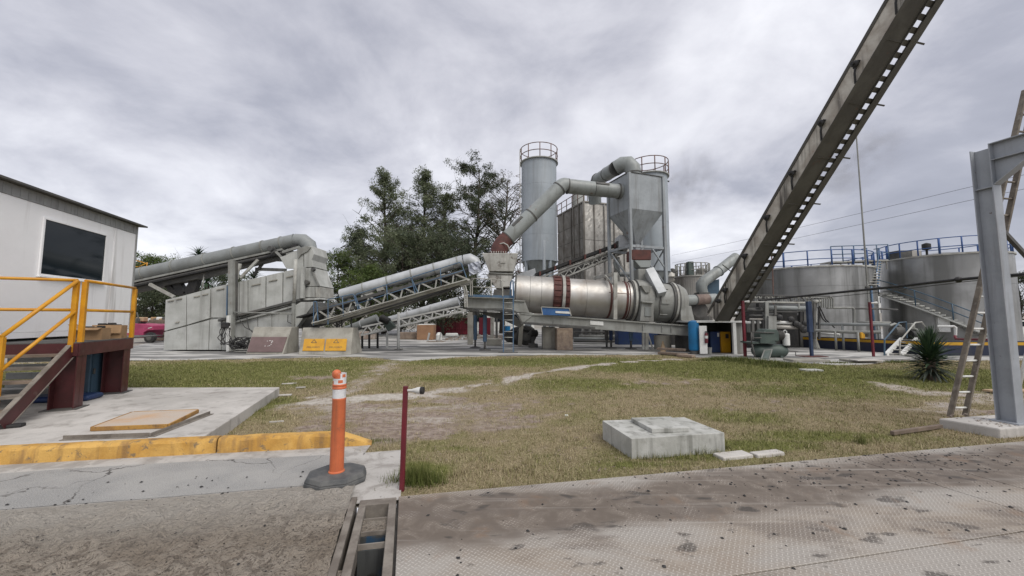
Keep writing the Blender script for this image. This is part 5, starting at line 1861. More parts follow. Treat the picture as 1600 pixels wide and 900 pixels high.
for p in hb:                                                   # legs
    o_ = (p - hc)
    o_.z = 0
    o_ = o_.normalized() * .02
    base_z = 1.55 if p in (hb[0], hb[1]) else 1.6
    make('leg', G().bar(Z(p + o_, base_z), Z(p + o_, hz1 - .01), .15, .15, E1), hm, hop, bevel=.006)
rzs = W(983, 384, 20.0).z
for i in range(4):
    a, b = Z(hb[i], rzs), Z(hb[(i + 1) % 4], rzs)
    d_ = (b - a).normalized()
    make('tie_beam', G().bar(a + d_ * .08, b - d_ * .08, .10, .13), hm, hop)
lo_ = rzs - 2.3
a, b = hb[0], hb[1]
make('diagonal', G().bar(Z(a, rzs - .9), Z(a.lerp(b, .36), rzs - .06), .07, .07), hm, hop)
make('diagonal', G().bar(Z(a.lerp(b, .62), rzs - .06), Z(b, rzs - 1.1), .07, .07), hm, hop)
make('diagonal', G().bar(Z(a.lerp(b, .45), rzs - .9), Z(b, rzs - 2.25), .06, .06), hm, hop)
b, c = hb[1], hb[2]
make('diagonal', G().bar(Z(b, rzs), Z(c, rzs - 2.0), .06, .06), hm, hop)
make('diagonal', G().bar(Z(b, rzs - 2.0), Z(c, rzs), .06, .06), hm, hop)
a, d = hb[0], hb[3]
make('diagonal', G().bar(Z(d, rzs), Z(a, rzs - 2.0), .06, .06), hm, hop)
# stub and second duct on top
st = Z(hopF + E1 * 1.0 + E2 * .9, hz1 + .03)
d2 = thing('top_duct', 'grey duct bending over from the hopper roof down behind the building', 'duct', st)
e2p = [st, st + V(0, 0, .35), st + V(-.05, .02, .65), st + V(-.25, .15, .95), st + V(-.55, .3, 1.0), st + V(-.85, .5, .86)]
duct_run(d2, e2p, .43, M['duct_paint'], [(st + V(0, 0, .36), V(0, 0, 1))])
q1 = e2p[-1]
q2 = W(934, 281, 24.6)
duct_run(d2, [q1, q1.lerp(q2, .45)], .41, M['duct_paint'], [(q1, q2 - q1)])
duct_run(d2, [q1.lerp(q2, .45), q2], .40, M['duct_paint'], [(q1.lerp(q2, .45), q2 - q1)])
duct_run(d2, [q2, W(928, 296, 25.6), W(930, 318, 26.0)], .42, M['duct_paint'], [(q2, q2 - q1)])
# red box and chutes below the funnel
ch = thing('feed_chute', 'red box and grey chutes dropping from below the hopper to the drum', 'chute', W(1003, 447, 19.9))
YQ = 19.9
taper('red_box', (986.5, 1017.5, 390), (986.5, 1017.5, 406), YQ, .9, M['red_primer'], ch)
taper('grey_funnel', (991, 1017.5, 406.5), (1001, 1016, 418), YQ + .02, .8, M['duct_paint'], ch)
taper('drop_box', (997, 1021, 420), (998, 1021, 445), YQ - .1, .9, M['grey_paint'], ch)
c0, c1_ = W(1014, 423, YQ - .25), W(1034, 461, YQ - 1.0)
make('sloping_chute', G().bar(c0, c1_, .50, .42, (1, 0, .3)), M['cover'], ch, bevel=.01)
make('lower_outlet', G().prism([W(1003, 444, YQ - .3), W(1018, 446, YQ - .3), W(1014, 456, YQ - .3), W(1009, 456, YQ - .3)], (0, .4, 0)), M['grey_paint'], ch)
make('rod', G().tube(W(1033, 462, YQ - .9), W(1030, 492, YQ - 1.0), .03, 6), M['dark_steel'], ch)
# posts in front of the drum
gp_ = thing('drum_gantry', 'pale upright post with side beam standing in front of the drum', 'post frame', W(961, 500, YM + .3))
make('post', G().bar(W(961, 499, YM + .15), W(961.5, 426, YM + .15), .17, .17, (0, 1, 0)), M['frame'], gp_)
make('side_beam', G().bar(W(930, 434, YR + 1.2), W(959, 428.5, YM + .3), .12, .16), M['frame'], gp_)
make('post', G().bar(W(929, 460, YR + 1.2), W(929, 431, YR + 1.2), .14, .14, (0, 1, 0)), M['frame'], gp_)
make('knee_brace', G().bar(W(946, 431, YM + .9), W(958, 444, YM + .2), .08, .08), M['frame'], gp_)
make('spring_line', G().tube(W(952, 457, YM + .1), W(984, 459.5, YM + .1), .018, 6), M['rail_rust'], gp_)

# ------------------------------------------------------------------ inclined slat conveyor behind the drum
Y4 = 22.2
c4 = thing('inclined_conveyor', 'open lattice belt conveyor rising behind the drum to the hopper', 'conveyor', W(900, 440, Y4))
truss(c4, W(838, 452, Y4), W(980, 392, Y4), W(842, 440.5, Y4), W(975, 385, Y4), 10, .9, M['frame'], .08, .05)
make('belt', G().bar(W(836, 430.5, Y4 + .2), W(966, 382, Y4 + .2), .9, .16), M['black'], c4)
make('belt_frame', G().bar(W(838, 436, Y4 - .1), W(972, 386, Y4 - .1), .08, .07), M['frame'], c4)
make('return_belt', G().bar(W(838, 447, Y4 + .4), W(975, 391, Y4 + .4), .8, .05), M['black'], c4)
for k in range(6):
    f = .06 + k * .18
    p = W(836, 430.5, Y4 - .3).lerp(W(966, 382, Y4 - .3), f)
    make('idler_bracket', G().box(p, (.10, .12, .26)), M['red_primer'], c4)
make('head_pulley', G().tube(W(965, 381, Y4 - .3), W(965, 381, Y4 + .8), .16, 14), M['dark_steel'], c4)
for q in ([(967, 388), (968, 367), (983, 366), (983, 389)], [(985, 366), (987, 372), (997, 381), (985, 381)]):
    flat_panel('head_hood', q, Y4 - .5, 1.0, M['cover'], c4)
flat_panel('tail_hood', [(808, 429), (836, 419), (838, 430), (830, 434), (810, 433)], Y4, 1.0, M['cover'], c4)
make('column', G().bar(W(965, 440, Y4 + .3), W(965, 402, Y4 + .3), .2, .2, (0, 1, 0)), M['frame'], c4)
make('strut', G().bar(W(967, 405, Y4 - .2), W(978, 432, Y4 - .2), .09, .09), M['frame'], c4)
flat_panel('knee_plate', [(958, 410), (968, 402), (969, 430), (966, 424), (961, 420)], Y4, .1, M['duct_paint'], c4)
make('pipe_run', G().tube(W(966, 428.5, 24), W(1000, 429, 24), .16, 14), M['cover_dull'], c4)

# ------------------------------------------------------------------ silos


def silo(label, px, Y, dpx, ytop, ybot, ladder, grp):
    c = W(px, ytop, Y)
    r = dpx / 2 / 600 * Y
    zt, zb = c.z, W(px, ybot, Y).z
    base = V(c.x, c.y, 0.012)
    t = thing('storage_silo', label, 'silo', base, grp)
    n = 4
    for k in range(n):
        z0_, z1_ = zb + (zt - zb) * k / n, zb + (zt - zb) * (k + 1) / n
        make('shell_course', G().lathe(V(c.x, c.y, z0_ + .004), (0, 0, 1), [(r - (.004 * (k % 2)), 0), (r - (.004 * (k % 2)), z1_ - z0_ - .008)], 64), M['silo_paint'], t)
    make('cone', G().lathe(V(c.x, c.y, zb), (0, 0, 1), [(r - .01, -.002), (.3, -1.9), (.25, -2.2)], 64), M['duct_paint'], t)
    make('skirt_ring', G().lathe(V(c.x, c.y, zb - .05), (0, 0, 1), [(r + .03, 0), (r + .03, .1)], 64), M['silo_paint'], t)
    make('roof', G().lathe(V(c.x, c.y, zt), (0, 0, 1), [(r + .12, 0), (r + .12, .06), (r, .07), (.3, .35), (.02, .36)], 64), M['panel_concrete'], t)
    for k in range(4):
        a = .6 + k * math.pi / 2
        p = V(c.x + math.cos(a) * (r - .1), c.y + math.sin(a) * (r - .1), 0)
        make('leg', G().tube(Z(p, .02), Z(p, zb + .1), .12, 12), M['silo_paint'], t)
    m_ = M['rail_rust']
    for hz_ in (.55, 1.05):
        make('guard_rail', G().path([V(c.x + math.cos(a) * (r + .08), c.y + math.sin(a) * (r + .08), zt + hz_) for a in [j * 6.2832 / 40 for j in range(40)]], .028, 6, closed=True), m_, t)
    for j in range(10):
        a = j * 6.2832 / 10 + .3
        make('rail_post', G().tube(V(c.x + math.cos(a) * (r + .08), c.y + math.sin(a) * (r + .08), zt + .03), V(c.x + math.cos(a) * (r + .08), c.y + math.sin(a) * (r + .08), zt + 1.05), .035, 6), m_, t)
    if ladder:
        lx, ly = c.x - r - .12, c.y - .35
        for s in (-.2, .2):
            make('ladder_rail', G().tube(V(lx, ly + s, 3), V(lx, ly + s, zt + .9), .03, 6), M['frame'], t)
        for k in range(12):
            z_ = 4.2 + k * (zt - 4.5) / 12
            make('ladder_hoop', G().path([V(lx - .3 * math.sin(f * math.pi), ly - .25 + .5 * f, z_) for f in [j / 8 for j in range(9)]], .018, 5), m_ if k % 3 else M['frame'], t)
        for k in range(30):
            z_ = 3.2 + k * (zt - 2.6) / 30
            make('rung', G().tube(V(lx, ly - .2, z_), V(lx, ly + .2, z_), .015, 5), M['frame'], t)
    else:
        make('lamp_arm', G().tube(V(c.x + r, c.y, zt - .15), V(c.x + r + .2, c.y, zt - .2), .05, 6), M['dark_steel'], t)
    return t, c, r


silo('tall blue grey silo with rusty ring rail and ladder left of the hopper', 842, 27.0, 56, 257, 409, True, 'blue grey silos')
silo('blue grey silo mostly hidden behind the square hopper', 1013, 25.0, 57, 279, 425, False, 'blue grey silos')
pl_ = W(850, 376, 24.2)
make('vent_pole', G().tube(V(pl_.x, pl_.y, .02), pl_, .10, 10), M['silo_paint'], None, label='slim blue grey standpipe in front of the tall silo base', cat='pipe')

# ------------------------------------------------------------------ baghouse clad in buckled sheet
bh = thing('filter_house', 'tall filter house clad in buckled brown grey metal sheets behind the silos', 'building', W(915, 500, 29))
K0 = W(912, 316, 28.0)
zt = K0.z
K1 = W(870, 339, 32.2)
K1.z = zt
K2 = W(1006, 322, 29.6)
K2.z = zt


def buckled(a, b, z0, z1, out, m, parent, seed, nx=6, nz=8, amp=.07):
    rr = random.Random(seed)
    g = G()
    vs, fs = [], []
    for j in range(nz + 1):
        for i in range(nx + 1):
            fx, fz = i / nx, j / nz
            e = math.sin(math.pi * fx) ** .5 * math.sin(math.pi * fz) ** .5
            w = abs(((fx * 2 + fz * (z1 - z0) / 1.2) % 1) - .5) + abs(((fx * 2 - fz * (z1 - z0) / 1.2) % 1) - .5)
            p = a.lerp(b, fx)
            vs.append(V(p.x, p.y, z0 + (z1 - z0) * fz) + out * (e * (amp * (w - .3) + rr.uniform(-.015, .015))))
    for j in range(nz):
        for i in range(nx):
            k = j * (nx + 1) + i
            fs.append((k, k + 1, k + nx + 2, k + nx + 1))
    bk = len(vs)
    vs += [Z(a, z0) - out * .05, Z(b, z0) - out * .05, Z(b, z1) - out * .05, Z(a, z1) - out * .05]
    g.add(vs, fs, False)
    return make('cladding_sheet', g, m, parent, fix=False)


dL = (K1 - K0)
oL = V(-abs(dL.y), -abs(dL.x), 0).normalized()
dR = (K2 - K0)
oR = V(dR.y, -dR.x, 0).normalized()
if oR.y > 0:
    oR = -oR
make('core', G().prism([Z(K0 - oL * .12 - oR * .12, .02), Z(K1 - oL * .12, .02), Z(K1 + dR - oL * .1, .02), Z(K2 - oR * .12, .02)], (0, 0, zt - .12)), M['dark_steel'], bh)
sd_k = 0
fr_l = [0, .155, .34, .42, .72, .98]
zz = [.3, 1.8, 3.0, 4.2, 5.3, 6.5, 7.6, 8.8, zt]
for i in range(len(fr_l) - 1):
    for j in range(len(zz) - 1):
        sd_k += 1
        if j < 2:
            continue
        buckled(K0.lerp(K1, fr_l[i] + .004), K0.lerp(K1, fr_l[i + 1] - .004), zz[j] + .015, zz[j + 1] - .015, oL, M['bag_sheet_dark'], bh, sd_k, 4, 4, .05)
fr_r = [0, .16, .32, .48, .64, .80, 1.0]
zr = [.3, 3.4, W(940, 376, 28.4).z, zt]
for i in range(len(fr_r) - 1):
    for j in range(len(zr) - 1):
        sd_k += 1
        if j < 1:
            continue
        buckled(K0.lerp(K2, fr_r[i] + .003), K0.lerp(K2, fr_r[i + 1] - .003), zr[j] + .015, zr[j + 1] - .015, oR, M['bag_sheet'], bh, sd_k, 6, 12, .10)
for f in (.0, .155, .34, .42, .72):
    p = K0.lerp(K1, f) + oL * .05
    make('seam_strip', G().bar(Z(p, 2), Z(p, zt + .05), .09, .09, oL), M['bag_sheet_dark'], bh)
for f in (0, .16, .32, .48, .64, .8):
    p = K0.lerp(K2, f) + oR * .07
    make('seam_strip', G().bar(Z(p, 2), Z(p, zt + .03), .06, .06, oR), M['bag_sheet_dark'], bh)
make('roof_trim', G().bar(Z(K0, zt + .05), Z(K2, zt + .05), .15, .10), M['bag_sheet_dark'], bh)
make('roof_trim', G().bar(Z(K0, zt + .05), Z(K1, zt + .05), .15, .10), M['bag_sheet_dark'], bh)
make('roof_vent', G().lathe(Z(K0.lerp(K1, .42) + dR * .12, zt - .1), (0, 0, 1), [(.5, 0), (.5, 1.35), (.45, 1.4)], 24), M['panel_concrete'], bh)
for f0, f1, m_ in ((0.0, .98, 'rail_rust'),):
    for h_ in (.5, 1.0):
        make('roof_rail', G().tube(Z(K0.lerp(K1, f0), zt + h_), Z(K0.lerp(K1, f1), zt + h_), .03, 6), M['frame'] if h_ < .8 else M[m_], bh)
for f in (0, .2, .4, .6, .8, .98):
    p = K0.lerp(K1, f)
    make('rail_post', G().tube(Z(p, zt), Z(p, zt + 1.0), .035, 6), M['rail_rust'], bh)
for f in (.06, .12, .18):
    p = K0.lerp(K2, f)
    make('rail_post', G().tube(Z(p, zt), Z(p, zt + 1.1), .035, 6), M['frame'], bh)
for h_ in (.55, 1.1):
    make('roof_rail', G().tube(Z(K0, zt + h_), Z(K0.lerp(K2, .3), zt + h_), .03, 6), M['frame'], bh)
make('small_window', G().prism([Z(K0.lerp(K1, .20), 5.1) + oL * .08, Z(K0.lerp(K1, .30), 5.1) + oL * .08, Z(K0.lerp(K1, .30), 5.7) + oL * .08, Z(K0.lerp(K1, .20), 5.7) + oL * .08], oL * .03), M['black'], bh)

# ------------------------------------------------------------------ the great slanting skip beam
BD = pix_dir(630, 1324)                                   # direction towards its vanishing point
bd = -BD.normalized()
bh_ = V(bd.y, -bd.x, 0)
bh_ = -bh_.normalized() if bh_.x < 0 else bh_.normalized()
if bh_.x < 0:
    bh_ = -bh_
bn = bh_.cross(bd).normalized()
if bn.y > 0:
    bn = -bn                                                   # underside normal, towards the viewer and down
BB = W(1121, 499, 17.0)                                        # lower left corner line of the underside
sk = thing('skip_hoist_beam', 'huge stained steel skip hoist beam with ladder holes slanting up to the right', 'hoist beam', W(1130, 500, 17.0))
LB = 15.5
WU, WD = 1.27, .62
t0 = -.12


def bp_(t, x, y):
    """t along the beam, x across the underside, y depth away from the viewer"""
    return BB + bd * t + bh_ * x - bn * y


def bslab(name, t0, t1, x0, x1, y0, y1, m, bevel=0):
    g = G()
    g.frustum([bp_(t0, x0, y0), bp_(t0, x1, y0), bp_(t0, x1, y1), bp_(t0, x0, y1)], [bp_(t1, x0, y0), bp_(t1, x1, y0), bp_(t1, x1, y1), bp_(t1, x0, y1)])
    return make(name, g, m, sk, bevel=bevel)


# left web in lengths, with flanges
seg = [t0, 2.05, 3.75, 5.45, 7.15, 8.85, 10.55, 12.3, LB]
for a, b in zip(seg[:-1], seg[1:]):
    bslab('web_plate', a, b - .001, -.012, .0, .02, WD, M['beam_paint'])
    bslab('underside_plate', a, b - .012, .10, .69, .035, .05, M['beam_dark'])
    bslab('seam_bar', b - .03, b + .0, .06, .72, .02, .034, M['beam_dark'])
bslab('edge_flange', t0, LB, -.07, .10, .0, .018, M['beam_dark'])
bslab('edge_flange', t0, LB, -.03, .04, WD, WD + .02, M['beam_dark'])
bslab('edge_rib', t0, LB, -.035, -.014, WD - .09, WD - .002, M['beam_dark'])
bslab('inner_channel', t0, LB, .70, .73, .0, .24, M['beam_dark'])
bslab('outer_channel', t0, LB, 1.02, 1.04, .016, .09, M['beam_dark'])
bslab('outer_channel', t0, LB, .98, 1.14, .0, .0155, M['beam_dark'])
bslab('outer_channel', t0, LB, 1.12, 1.135, .016, .16, M['beam_dark'])
bslab('outer_channel', t0, LB, 1.145, 1.27, .03, .045, M['beam_dark'])
k = 0
t = t0 + .2
while t < LB:
    bslab('rung', t, t + .15, .731, 1.019, .06, .085, M['beam_dark'])
    t += .315
for tt in seg[1:-1]:
    bslab('tab', tt + .05, tt + .10, .95, 1.62, .06, .075, M['beam_dark'])
    bslab('bracket', tt - .85, tt - .60, -.09, -.013, .32, .36, M['black'])
    c = bp_(tt - .72, -.09, .34)
    make('bolt', G().lathe(c, -bh_, [(.10, 0), (.10, .06), (.05, .09), (.05, .16)], 14), M['black'], sk)
    make('cable', G().path([bp_(tt - .72, -.09, .33), bp_(tt - .95, -.10, .2), bp_(tt - 1.2, -.03, .05)], .03, 6), M['black'], sk)
c = bp_(.75, -.09, .34)
make('bolt', G().lathe(c, -bh_, [(.10, 0), (.10, .06), (.05, .09), (.05, .16)], 14), M['black'], sk)
make('guide_plate', G().prism([bp_(2.1, -.02, WD), bp_(2.1, -.02, WD + .03), bp_(2.4, -.6, WD + .03), bp_(2.4, -.6, WD)], bd * .04), M['beam_dark'], sk)

# ------------------------------------------------------------------ burner pipes between drum and beam
bpipe = thing('burner_pipe', 'grey burner pipe with rusty middle band leaving the drum end', 'pipe', W(1090, 468, 20.3))
p0, p1 = W(1068, 469.5, 20.2), W(1118, 466.5, 20.6)
make('pipe_section', G().tube(p0, p0.lerp(p1, .35), .27, 20), M['duct_paint'], bpipe)
make('pipe_section', G().tube(p0.lerp(p1, .36), p0.lerp(p1, .75), .275, 20), M['pipe_rust'], bpipe)
make('pipe_section', G().tube(p0.lerp(p1, .76), p1, .27, 20), M['duct_paint'], bpipe)
make('flange_ring', G().lathe(p0 - (p1 - p0).normalized() * .05, p1 - p0, [(.37, 0), (.37, .08)], 20), M['duct_paint'], bpipe)
make('flange_ring', G().lathe(p0.lerp(p1, .355), p1 - p0, [(.30, -.02), (.30, .02)], 20), M['dark_steel'], bpipe)
fanp = thing('fan_duct', 'bent grey fan duct passing behind the foot of the skip beam', 'duct', W(1100, 460, 22))
q = [W(1098, 460, 22), W(1096, 451, 22), W(1096, 445, 22), W(1100, 439.5, 22), W(1108, 434, 22.1), W(1122, 424, 22.3), W(1150, 402, 22.8)]
make('duct_section', G().path(q, .30, 22), M['duct_paint'], fanp)
make('flange_ring', G().lathe(W(1122, 424, 22.3), W(1150, 402, 22.8) - W(1122, 424, 22.3), [(.34, 0), (.34, .06)], 22), M['duct_paint'], fanp)
make('duct_foot', G().box(W(1097, 460, 22), (.62, .6, .2)), M['dark_steel'], fanp)
flat_panel('fan_box', [(1106, 462), (1106, 441), (1124, 436), (1124, 462)], 22.6, .8, M['panel_blue'], fanp)
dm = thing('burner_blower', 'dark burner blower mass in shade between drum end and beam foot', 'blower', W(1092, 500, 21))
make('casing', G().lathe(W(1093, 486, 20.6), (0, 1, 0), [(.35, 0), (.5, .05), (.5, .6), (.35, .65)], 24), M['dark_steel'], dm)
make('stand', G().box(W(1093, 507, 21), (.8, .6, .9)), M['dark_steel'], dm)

# ------------------------------------------------------------------ control shed
YS = 17.4
shed = thing('control_shed', 'open fronted low shed with white roof slab under the foot of the skip beam', 'shed', V(W(1125, 552, YS).x, YS, 0.012))


def floor_pt(px, Y, z=.012):
    p = W(px, 552, Y)
    return V(p.x, Y, z)


zr_ = W(1120, 501.5, YS).z
xa, xb, xc = floor_pt(1089, YS).x, floor_pt(1148, YS).x, floor_pt(1165, YS).x
make('roof_slab', G().prism([V(xa, YS - .1, zr_ - .07), V(xc + .05, YS - .1, zr_ - .07), V(xc + .05, YS + 2.4, zr_ - .07), V(xa, YS + 2.4, zr_ - .07)], (0, 0, .08)), M['white'], shed)
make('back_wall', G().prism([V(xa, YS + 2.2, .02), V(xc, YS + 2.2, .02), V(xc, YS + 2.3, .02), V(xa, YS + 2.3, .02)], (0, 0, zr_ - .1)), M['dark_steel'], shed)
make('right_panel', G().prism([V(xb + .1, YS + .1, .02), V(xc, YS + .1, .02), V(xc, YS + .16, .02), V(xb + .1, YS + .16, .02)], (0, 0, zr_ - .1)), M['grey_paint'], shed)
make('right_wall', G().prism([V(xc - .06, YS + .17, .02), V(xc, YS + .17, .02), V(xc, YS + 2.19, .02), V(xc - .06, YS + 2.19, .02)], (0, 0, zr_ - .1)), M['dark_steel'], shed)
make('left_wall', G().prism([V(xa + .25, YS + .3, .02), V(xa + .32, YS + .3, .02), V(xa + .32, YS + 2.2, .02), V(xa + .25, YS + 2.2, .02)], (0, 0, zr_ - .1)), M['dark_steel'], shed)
make('post', G().box(V(xb, YS - .02, zr_ / 2 - .03), (.14, .12, zr_ - .09)), M['white'], shed)
x0, x1 = floor_pt(1090, YS).x, floor_pt(1101.5, YS).x
make('white_door', G().prism([V(x0, YS - .25, .05), V(x1, YS - .25, .05), V(x1, YS - .20, .05), V(x0, YS - .20, .05)], (0, 0, W(1095, 509, YS).z - .05)), M['white'], shed, bevel=.006)
ycab = thing('yellow_cabinet', 'yellow steel cabinet inside the open shed', 'cabinet', floor_pt(1135, YS + .7))
x0, x1 = floor_pt(1127.5, YS + .7).x, floor_pt(1142.5, YS + .7).x
hc_ = W(1135, 518.5, YS + .7).z
make('cabinet_body', G().prism([V(x0, YS + .7, .02), V(x1, YS + .7, .02), V(x1, YS + 1.1, .02), V(x0, YS + 1.1, .02)], (0, 0, hc_ - .02)), M['cab_yellow'], ycab, bevel=.008)
make('control_panel', G().box(V((x0 + x1) / 2 + .06, YS + .685, hc_ - .2), (.14, .02, .20)), M['black'], ycab)
make('door_leaf', G().box(V((x0 + x1) / 2, YS + .692, hc_ / 2 - .15), (x1 - x0 - .06, .012, hc_ - .42)), M['cab_yellow'], ycab)
dcab = thing('dark_cabinet', 'near black cabinet left of the yellow cabinet inside the shed', 'cabinet', floor_pt(1119, YS + .8))
x0, x1 = floor_pt(1111, YS + .8).x, floor_pt(1126.5, YS + .8).x
make('cabinet_body', G().prism([V(x0, YS + .8, .02), V(x1, YS + .8, .02), V(x1, YS + 1.2, .02), V(x0, YS + 1.2, .02)], (0, 0, hc_ - .02)), M['deep_blue'], dcab, bevel=.01)
make('notice', G().box(V(x1 - .1, YS + .79, hc_ - .14), (.08, .012, .18)), M['white'], dcab)
p = floor_pt(1107.5, YS + .1)
bk_ = thing('bucket', 'small grey bucket on the floor at the left of the shed opening', 'bucket', p)
make('bucket_shell', G().lathe(p, (0, 0, 1), [(.11, 0), (.14, .30), (.13, .30), (.105, .02)], 16, cap=False), M['grey_paint'], bk_)
make('bucket_bottom', G().lathe(p, (0, 0, 1), [(.108, .0), (.108, .02)], 16), M['grey_paint'], bk_)
p = W(1103.6, 527, YS - .3)
ex = thing('fire_extinguisher', 'red fire extinguisher with white label hung beside the shed door', 'fire extinguisher', V(p.x, p.y, p.z - .25))
pb = V(p.x, p.y, p.z - .25)
make('cylinder', G().lathe(pb, (0, 0, 1), [(.05, 0), (.065, .02), (.065, .38), (.03, .44), (.02, .46)], 16), M['red'], ex)
make('label_band', G().lathe(pb + V(0, 0, .2), (0, 0, 1), [(.0665, 0), (.0665, .12)], 16, cap=False), M['white'], ex)
make('valve', G().box(pb + V(0, 0, .49), (.09, .03, .05)), M['black'], ex)
make('hose', G().path([pb + V(.03, -.02, .47), pb + V(.09, -.03, .42), pb + V(.085, -.04, .2)], .012, 6), M['black'], ex)
p = floor_pt(1085, YS + .1)
bt = thing('blue_tank', 'upright bright blue pressure tank beside the white shed door', 'tank', p)
zt_ = W(1085, 500.5, YS + .1).z
make('tank_shell', G().lathe(V(p.x, p.y, .14), (0, 0, 1), [(.12, 0), (.20, .05), (.225, .12), (.225, zt_ - .30), (.20, zt_ - .20), (.10, zt_ - .15), (.03, zt_ - .14)], 28), M['tank_blue'], bt)
make('tank_skirt', G().lathe(V(p.x, p.y, .012), (0, 0, 1), [(.17, 0), (.17, .2)], 20), M['dark_steel'], bt)
make('tank_valve', G().tube(V(p.x, p.y, zt_ - .03), V(p.x + .25, p.y, zt_ - .03), .03, 8), M['frame'], bt)

# ------------------------------------------------------------------ red and blue posts


M['post_blue'] = mat('faded navy post paint', (.018, .034, .08), (.032, .052, .10), 3, rough=.5)


def hyd_post(px, base_y, top_y, m, label, nozzle=True, z=.0, w=.075):
    b_ = GP(px, base_y, z)
    t = thing('yard_post', label, 'post', b_, None)
    p, q_ = V(b_.x, b_.y, z), W(px + 2, top_y, b_.y)
    q_.x = b_.x
    make('post_shaft', G().bar(p, q_, w, w, (0, 1, 0)), m, t, bevel=.006)
    if nozzle:
        d = V(1, -.2, .02).normalized()
        make('nozzle', G().lathe(q_ - V(0, 0, .04) + d * .03, d, [(.022, 0), (.03, .09), (.05, .16), (.055, .22)], 12), M['white'], t)
    return t, p, q_


hyd_post(1164.5, 557, 470, M['red'], 'dark red post with white nozzle just right of the open shed', z=.02, w=.10)
hyd_post(1365, 557, 472, M['red'], 'dark red post with white nozzle in front of the tank bund', z=.1)
t_, p_b, q_b = hyd_post(1268.5, 557, 471, M['post_blue'], 'blue post carrying a pipe rack end, on a rusty foot plate', False, z=.09, w=.10)
make('post_sleeve', G().bar(V(p_b.x, p_b.y, 1.05), q_b, .17, .13, (0, 1, 0)), M['post_blue'], t_, bevel=.008)
make('foot_plate', G().box(V(p_b.x, p_b.y, .10), (.95, .5, .03)), M['red_primer'], t_)
for (px0, px1, py, lb) in ((1240, 1298, 566, 'low stone plinth under the blue post'), (1332, 1379, 567, 'low stone plinth under the right red post')):
    a, b = GP(px0, py), GP(px1, py)
    make('post_plinth', G().prism([a, b, b + V(.1, .7, 0), a + V(.1, .7, 0)], (0, 0, .085)), M['block_concrete'], None, label=lb, cat='plinth', bevel=.015, seg=2)
a = GP(1338, 564, .09)
make('pale_flag', G().box(a + V(.45, .1, .02), (1.0, .35, .035), .05), M['slab'], None, label='pale thin stone flag lying on the right red post plinth', cat='stone flag', bevel=.006)
p = GP(1267, 579)
make('grass_slab', G().box(p + V(0, 0, .015), (.55, .3, .05)), M['concrete'], None, label='small pale slab lying in the grass below the blue post', cat='stone flag', bevel=.006)

# ------------------------------------------------------------------ compressor
YK = 15.9
ck = thing('air_compressor', 'dusty green air compressor on a horizontal tank in front of the pipe racks', 'compressor', V(W(1203, 557, YK).x, YK, .02))
ta, tb = W(1180, 548, YK + .1), W(1222, 548, YK + .1)
zt_ = ta.z
make('air_tank', G().lathe(ta, tb - ta, [(.03, -.12), (.16, -.08), (.25, .02), (.27, .12), (.27, (tb - ta).length - .1), (.25, (tb - ta).length + .05), (.16, (tb - ta).length + .16), (.03, (tb - ta).length + .2)], 28), M['green'], ck)
for f in (.12, .85):
    p = ta.lerp(tb, f)
    make('tank_foot', G().box(V(p.x, p.y, (p.z - .2) / 2 + .02), (.1, .45, p.z - .2)), M['green'], ck)
make('bed_plate', G().prism([W(1175, 537, YK - .25), W(1213, 537, YK - .25), W(1213, 534.5, YK - .25), W(1175, 534.5, YK - .25)], (0, .8, 0)), M['green'], ck)
make('pump_body', G().prism([W(1192, 533.5, YK - .2), W(1218, 533.5, YK - .2), W(1218, 521, YK - .2), W(1214, 514.5, YK - .2), (W(1199, 514, YK - .2)), W(1192, 521, YK - .2)], (0, .6, 0)), M['green'], ck, bevel=.03)
make('belt_guard', G().prism([W(1188, 536, YK - .3), W(1211, 537.5, YK - .3), W(1211, 521, YK - .3), W(1188, 520, YK - .3)], (0, .06, 0)), M['green'], ck)
make('motor', G().lathe(W(1212, 524, YK), (1, 0, 0), [(.15, 0), (.19, .03), (.19, .28), (.15, .32), (.05, .34)], 20), M['dark_steel'], ck)
for k in range(7):
    c = W(1213.5 + k * 1.1, 524, YK)
    make('fin', G().lathe(c, (1, 0, 0), [(.205, 0), (.205, .012)], 18), M['dark_steel'], ck)
for a, b in (((1174, 537), (1174, 519)), ((1174, 519), (1210, 520)), ((1180, 558), (1175, 538)), ((1176, 528), (1190, 528))):
    make('guard_bar', G().tube(W(*a, YK - .33), W(*b, YK - .33), .025, 6), M['dark_steel'], ck)
make('air_hose', G().path([W(1224, 527, YK), W(1224, 518, YK), W(1226.5, 515.5, YK), W(1229, 518, YK), W(1229.5, 522, YK)], .02, 7), M['white'], ck)
wc = W(1229, 540, YK - .1)
make('white_filter', G().lathe(V(wc.x, wc.y, wc.z), (0, 0, 1), [(.10, 0), (.125, .02), (.125, .46), (.10, .49), (.04, .50)], 20), M['white'], ck)
make('filter_elbow', G().tube(W(1229, 541, YK - .1), W(1234, 541, YK - .15), .06, 10), M['black'], ck)
make('drain_cock', G().path([W(1231, 548.5, YK), W(1240, 549, YK), W(1247, 550, YK)], .018, 6), M['dark_steel'], ck)
make('drain_cock', G().path([W(1243, 549, YK), W(1243.5, 556, YK)], .015, 6), M['dark_steel'], ck)
q = [W(1189, 561.5, YK - .75), W(1201, 562.5, YK - .75), W(1206, 546, YK - .35), W(1194, 547, YK - .35)]
lp = thing('hinged_screen', 'dusty grey framed panel leaning against the compressor tank', 'panel', q[0])
make('panel_sheet', G().prism(q, (0, .02, 0)), M['green'], lp)
for a, b in ((0, 1), (1, 2), (2, 3), (3, 0)):
    make('panel_frame', G().bar(q[a] - V(0, .015, 0), q[b] - V(0, .015, 0), .03, .03), M['grey_paint'], lp)

# ------------------------------------------------------------------ tanks
RT = []


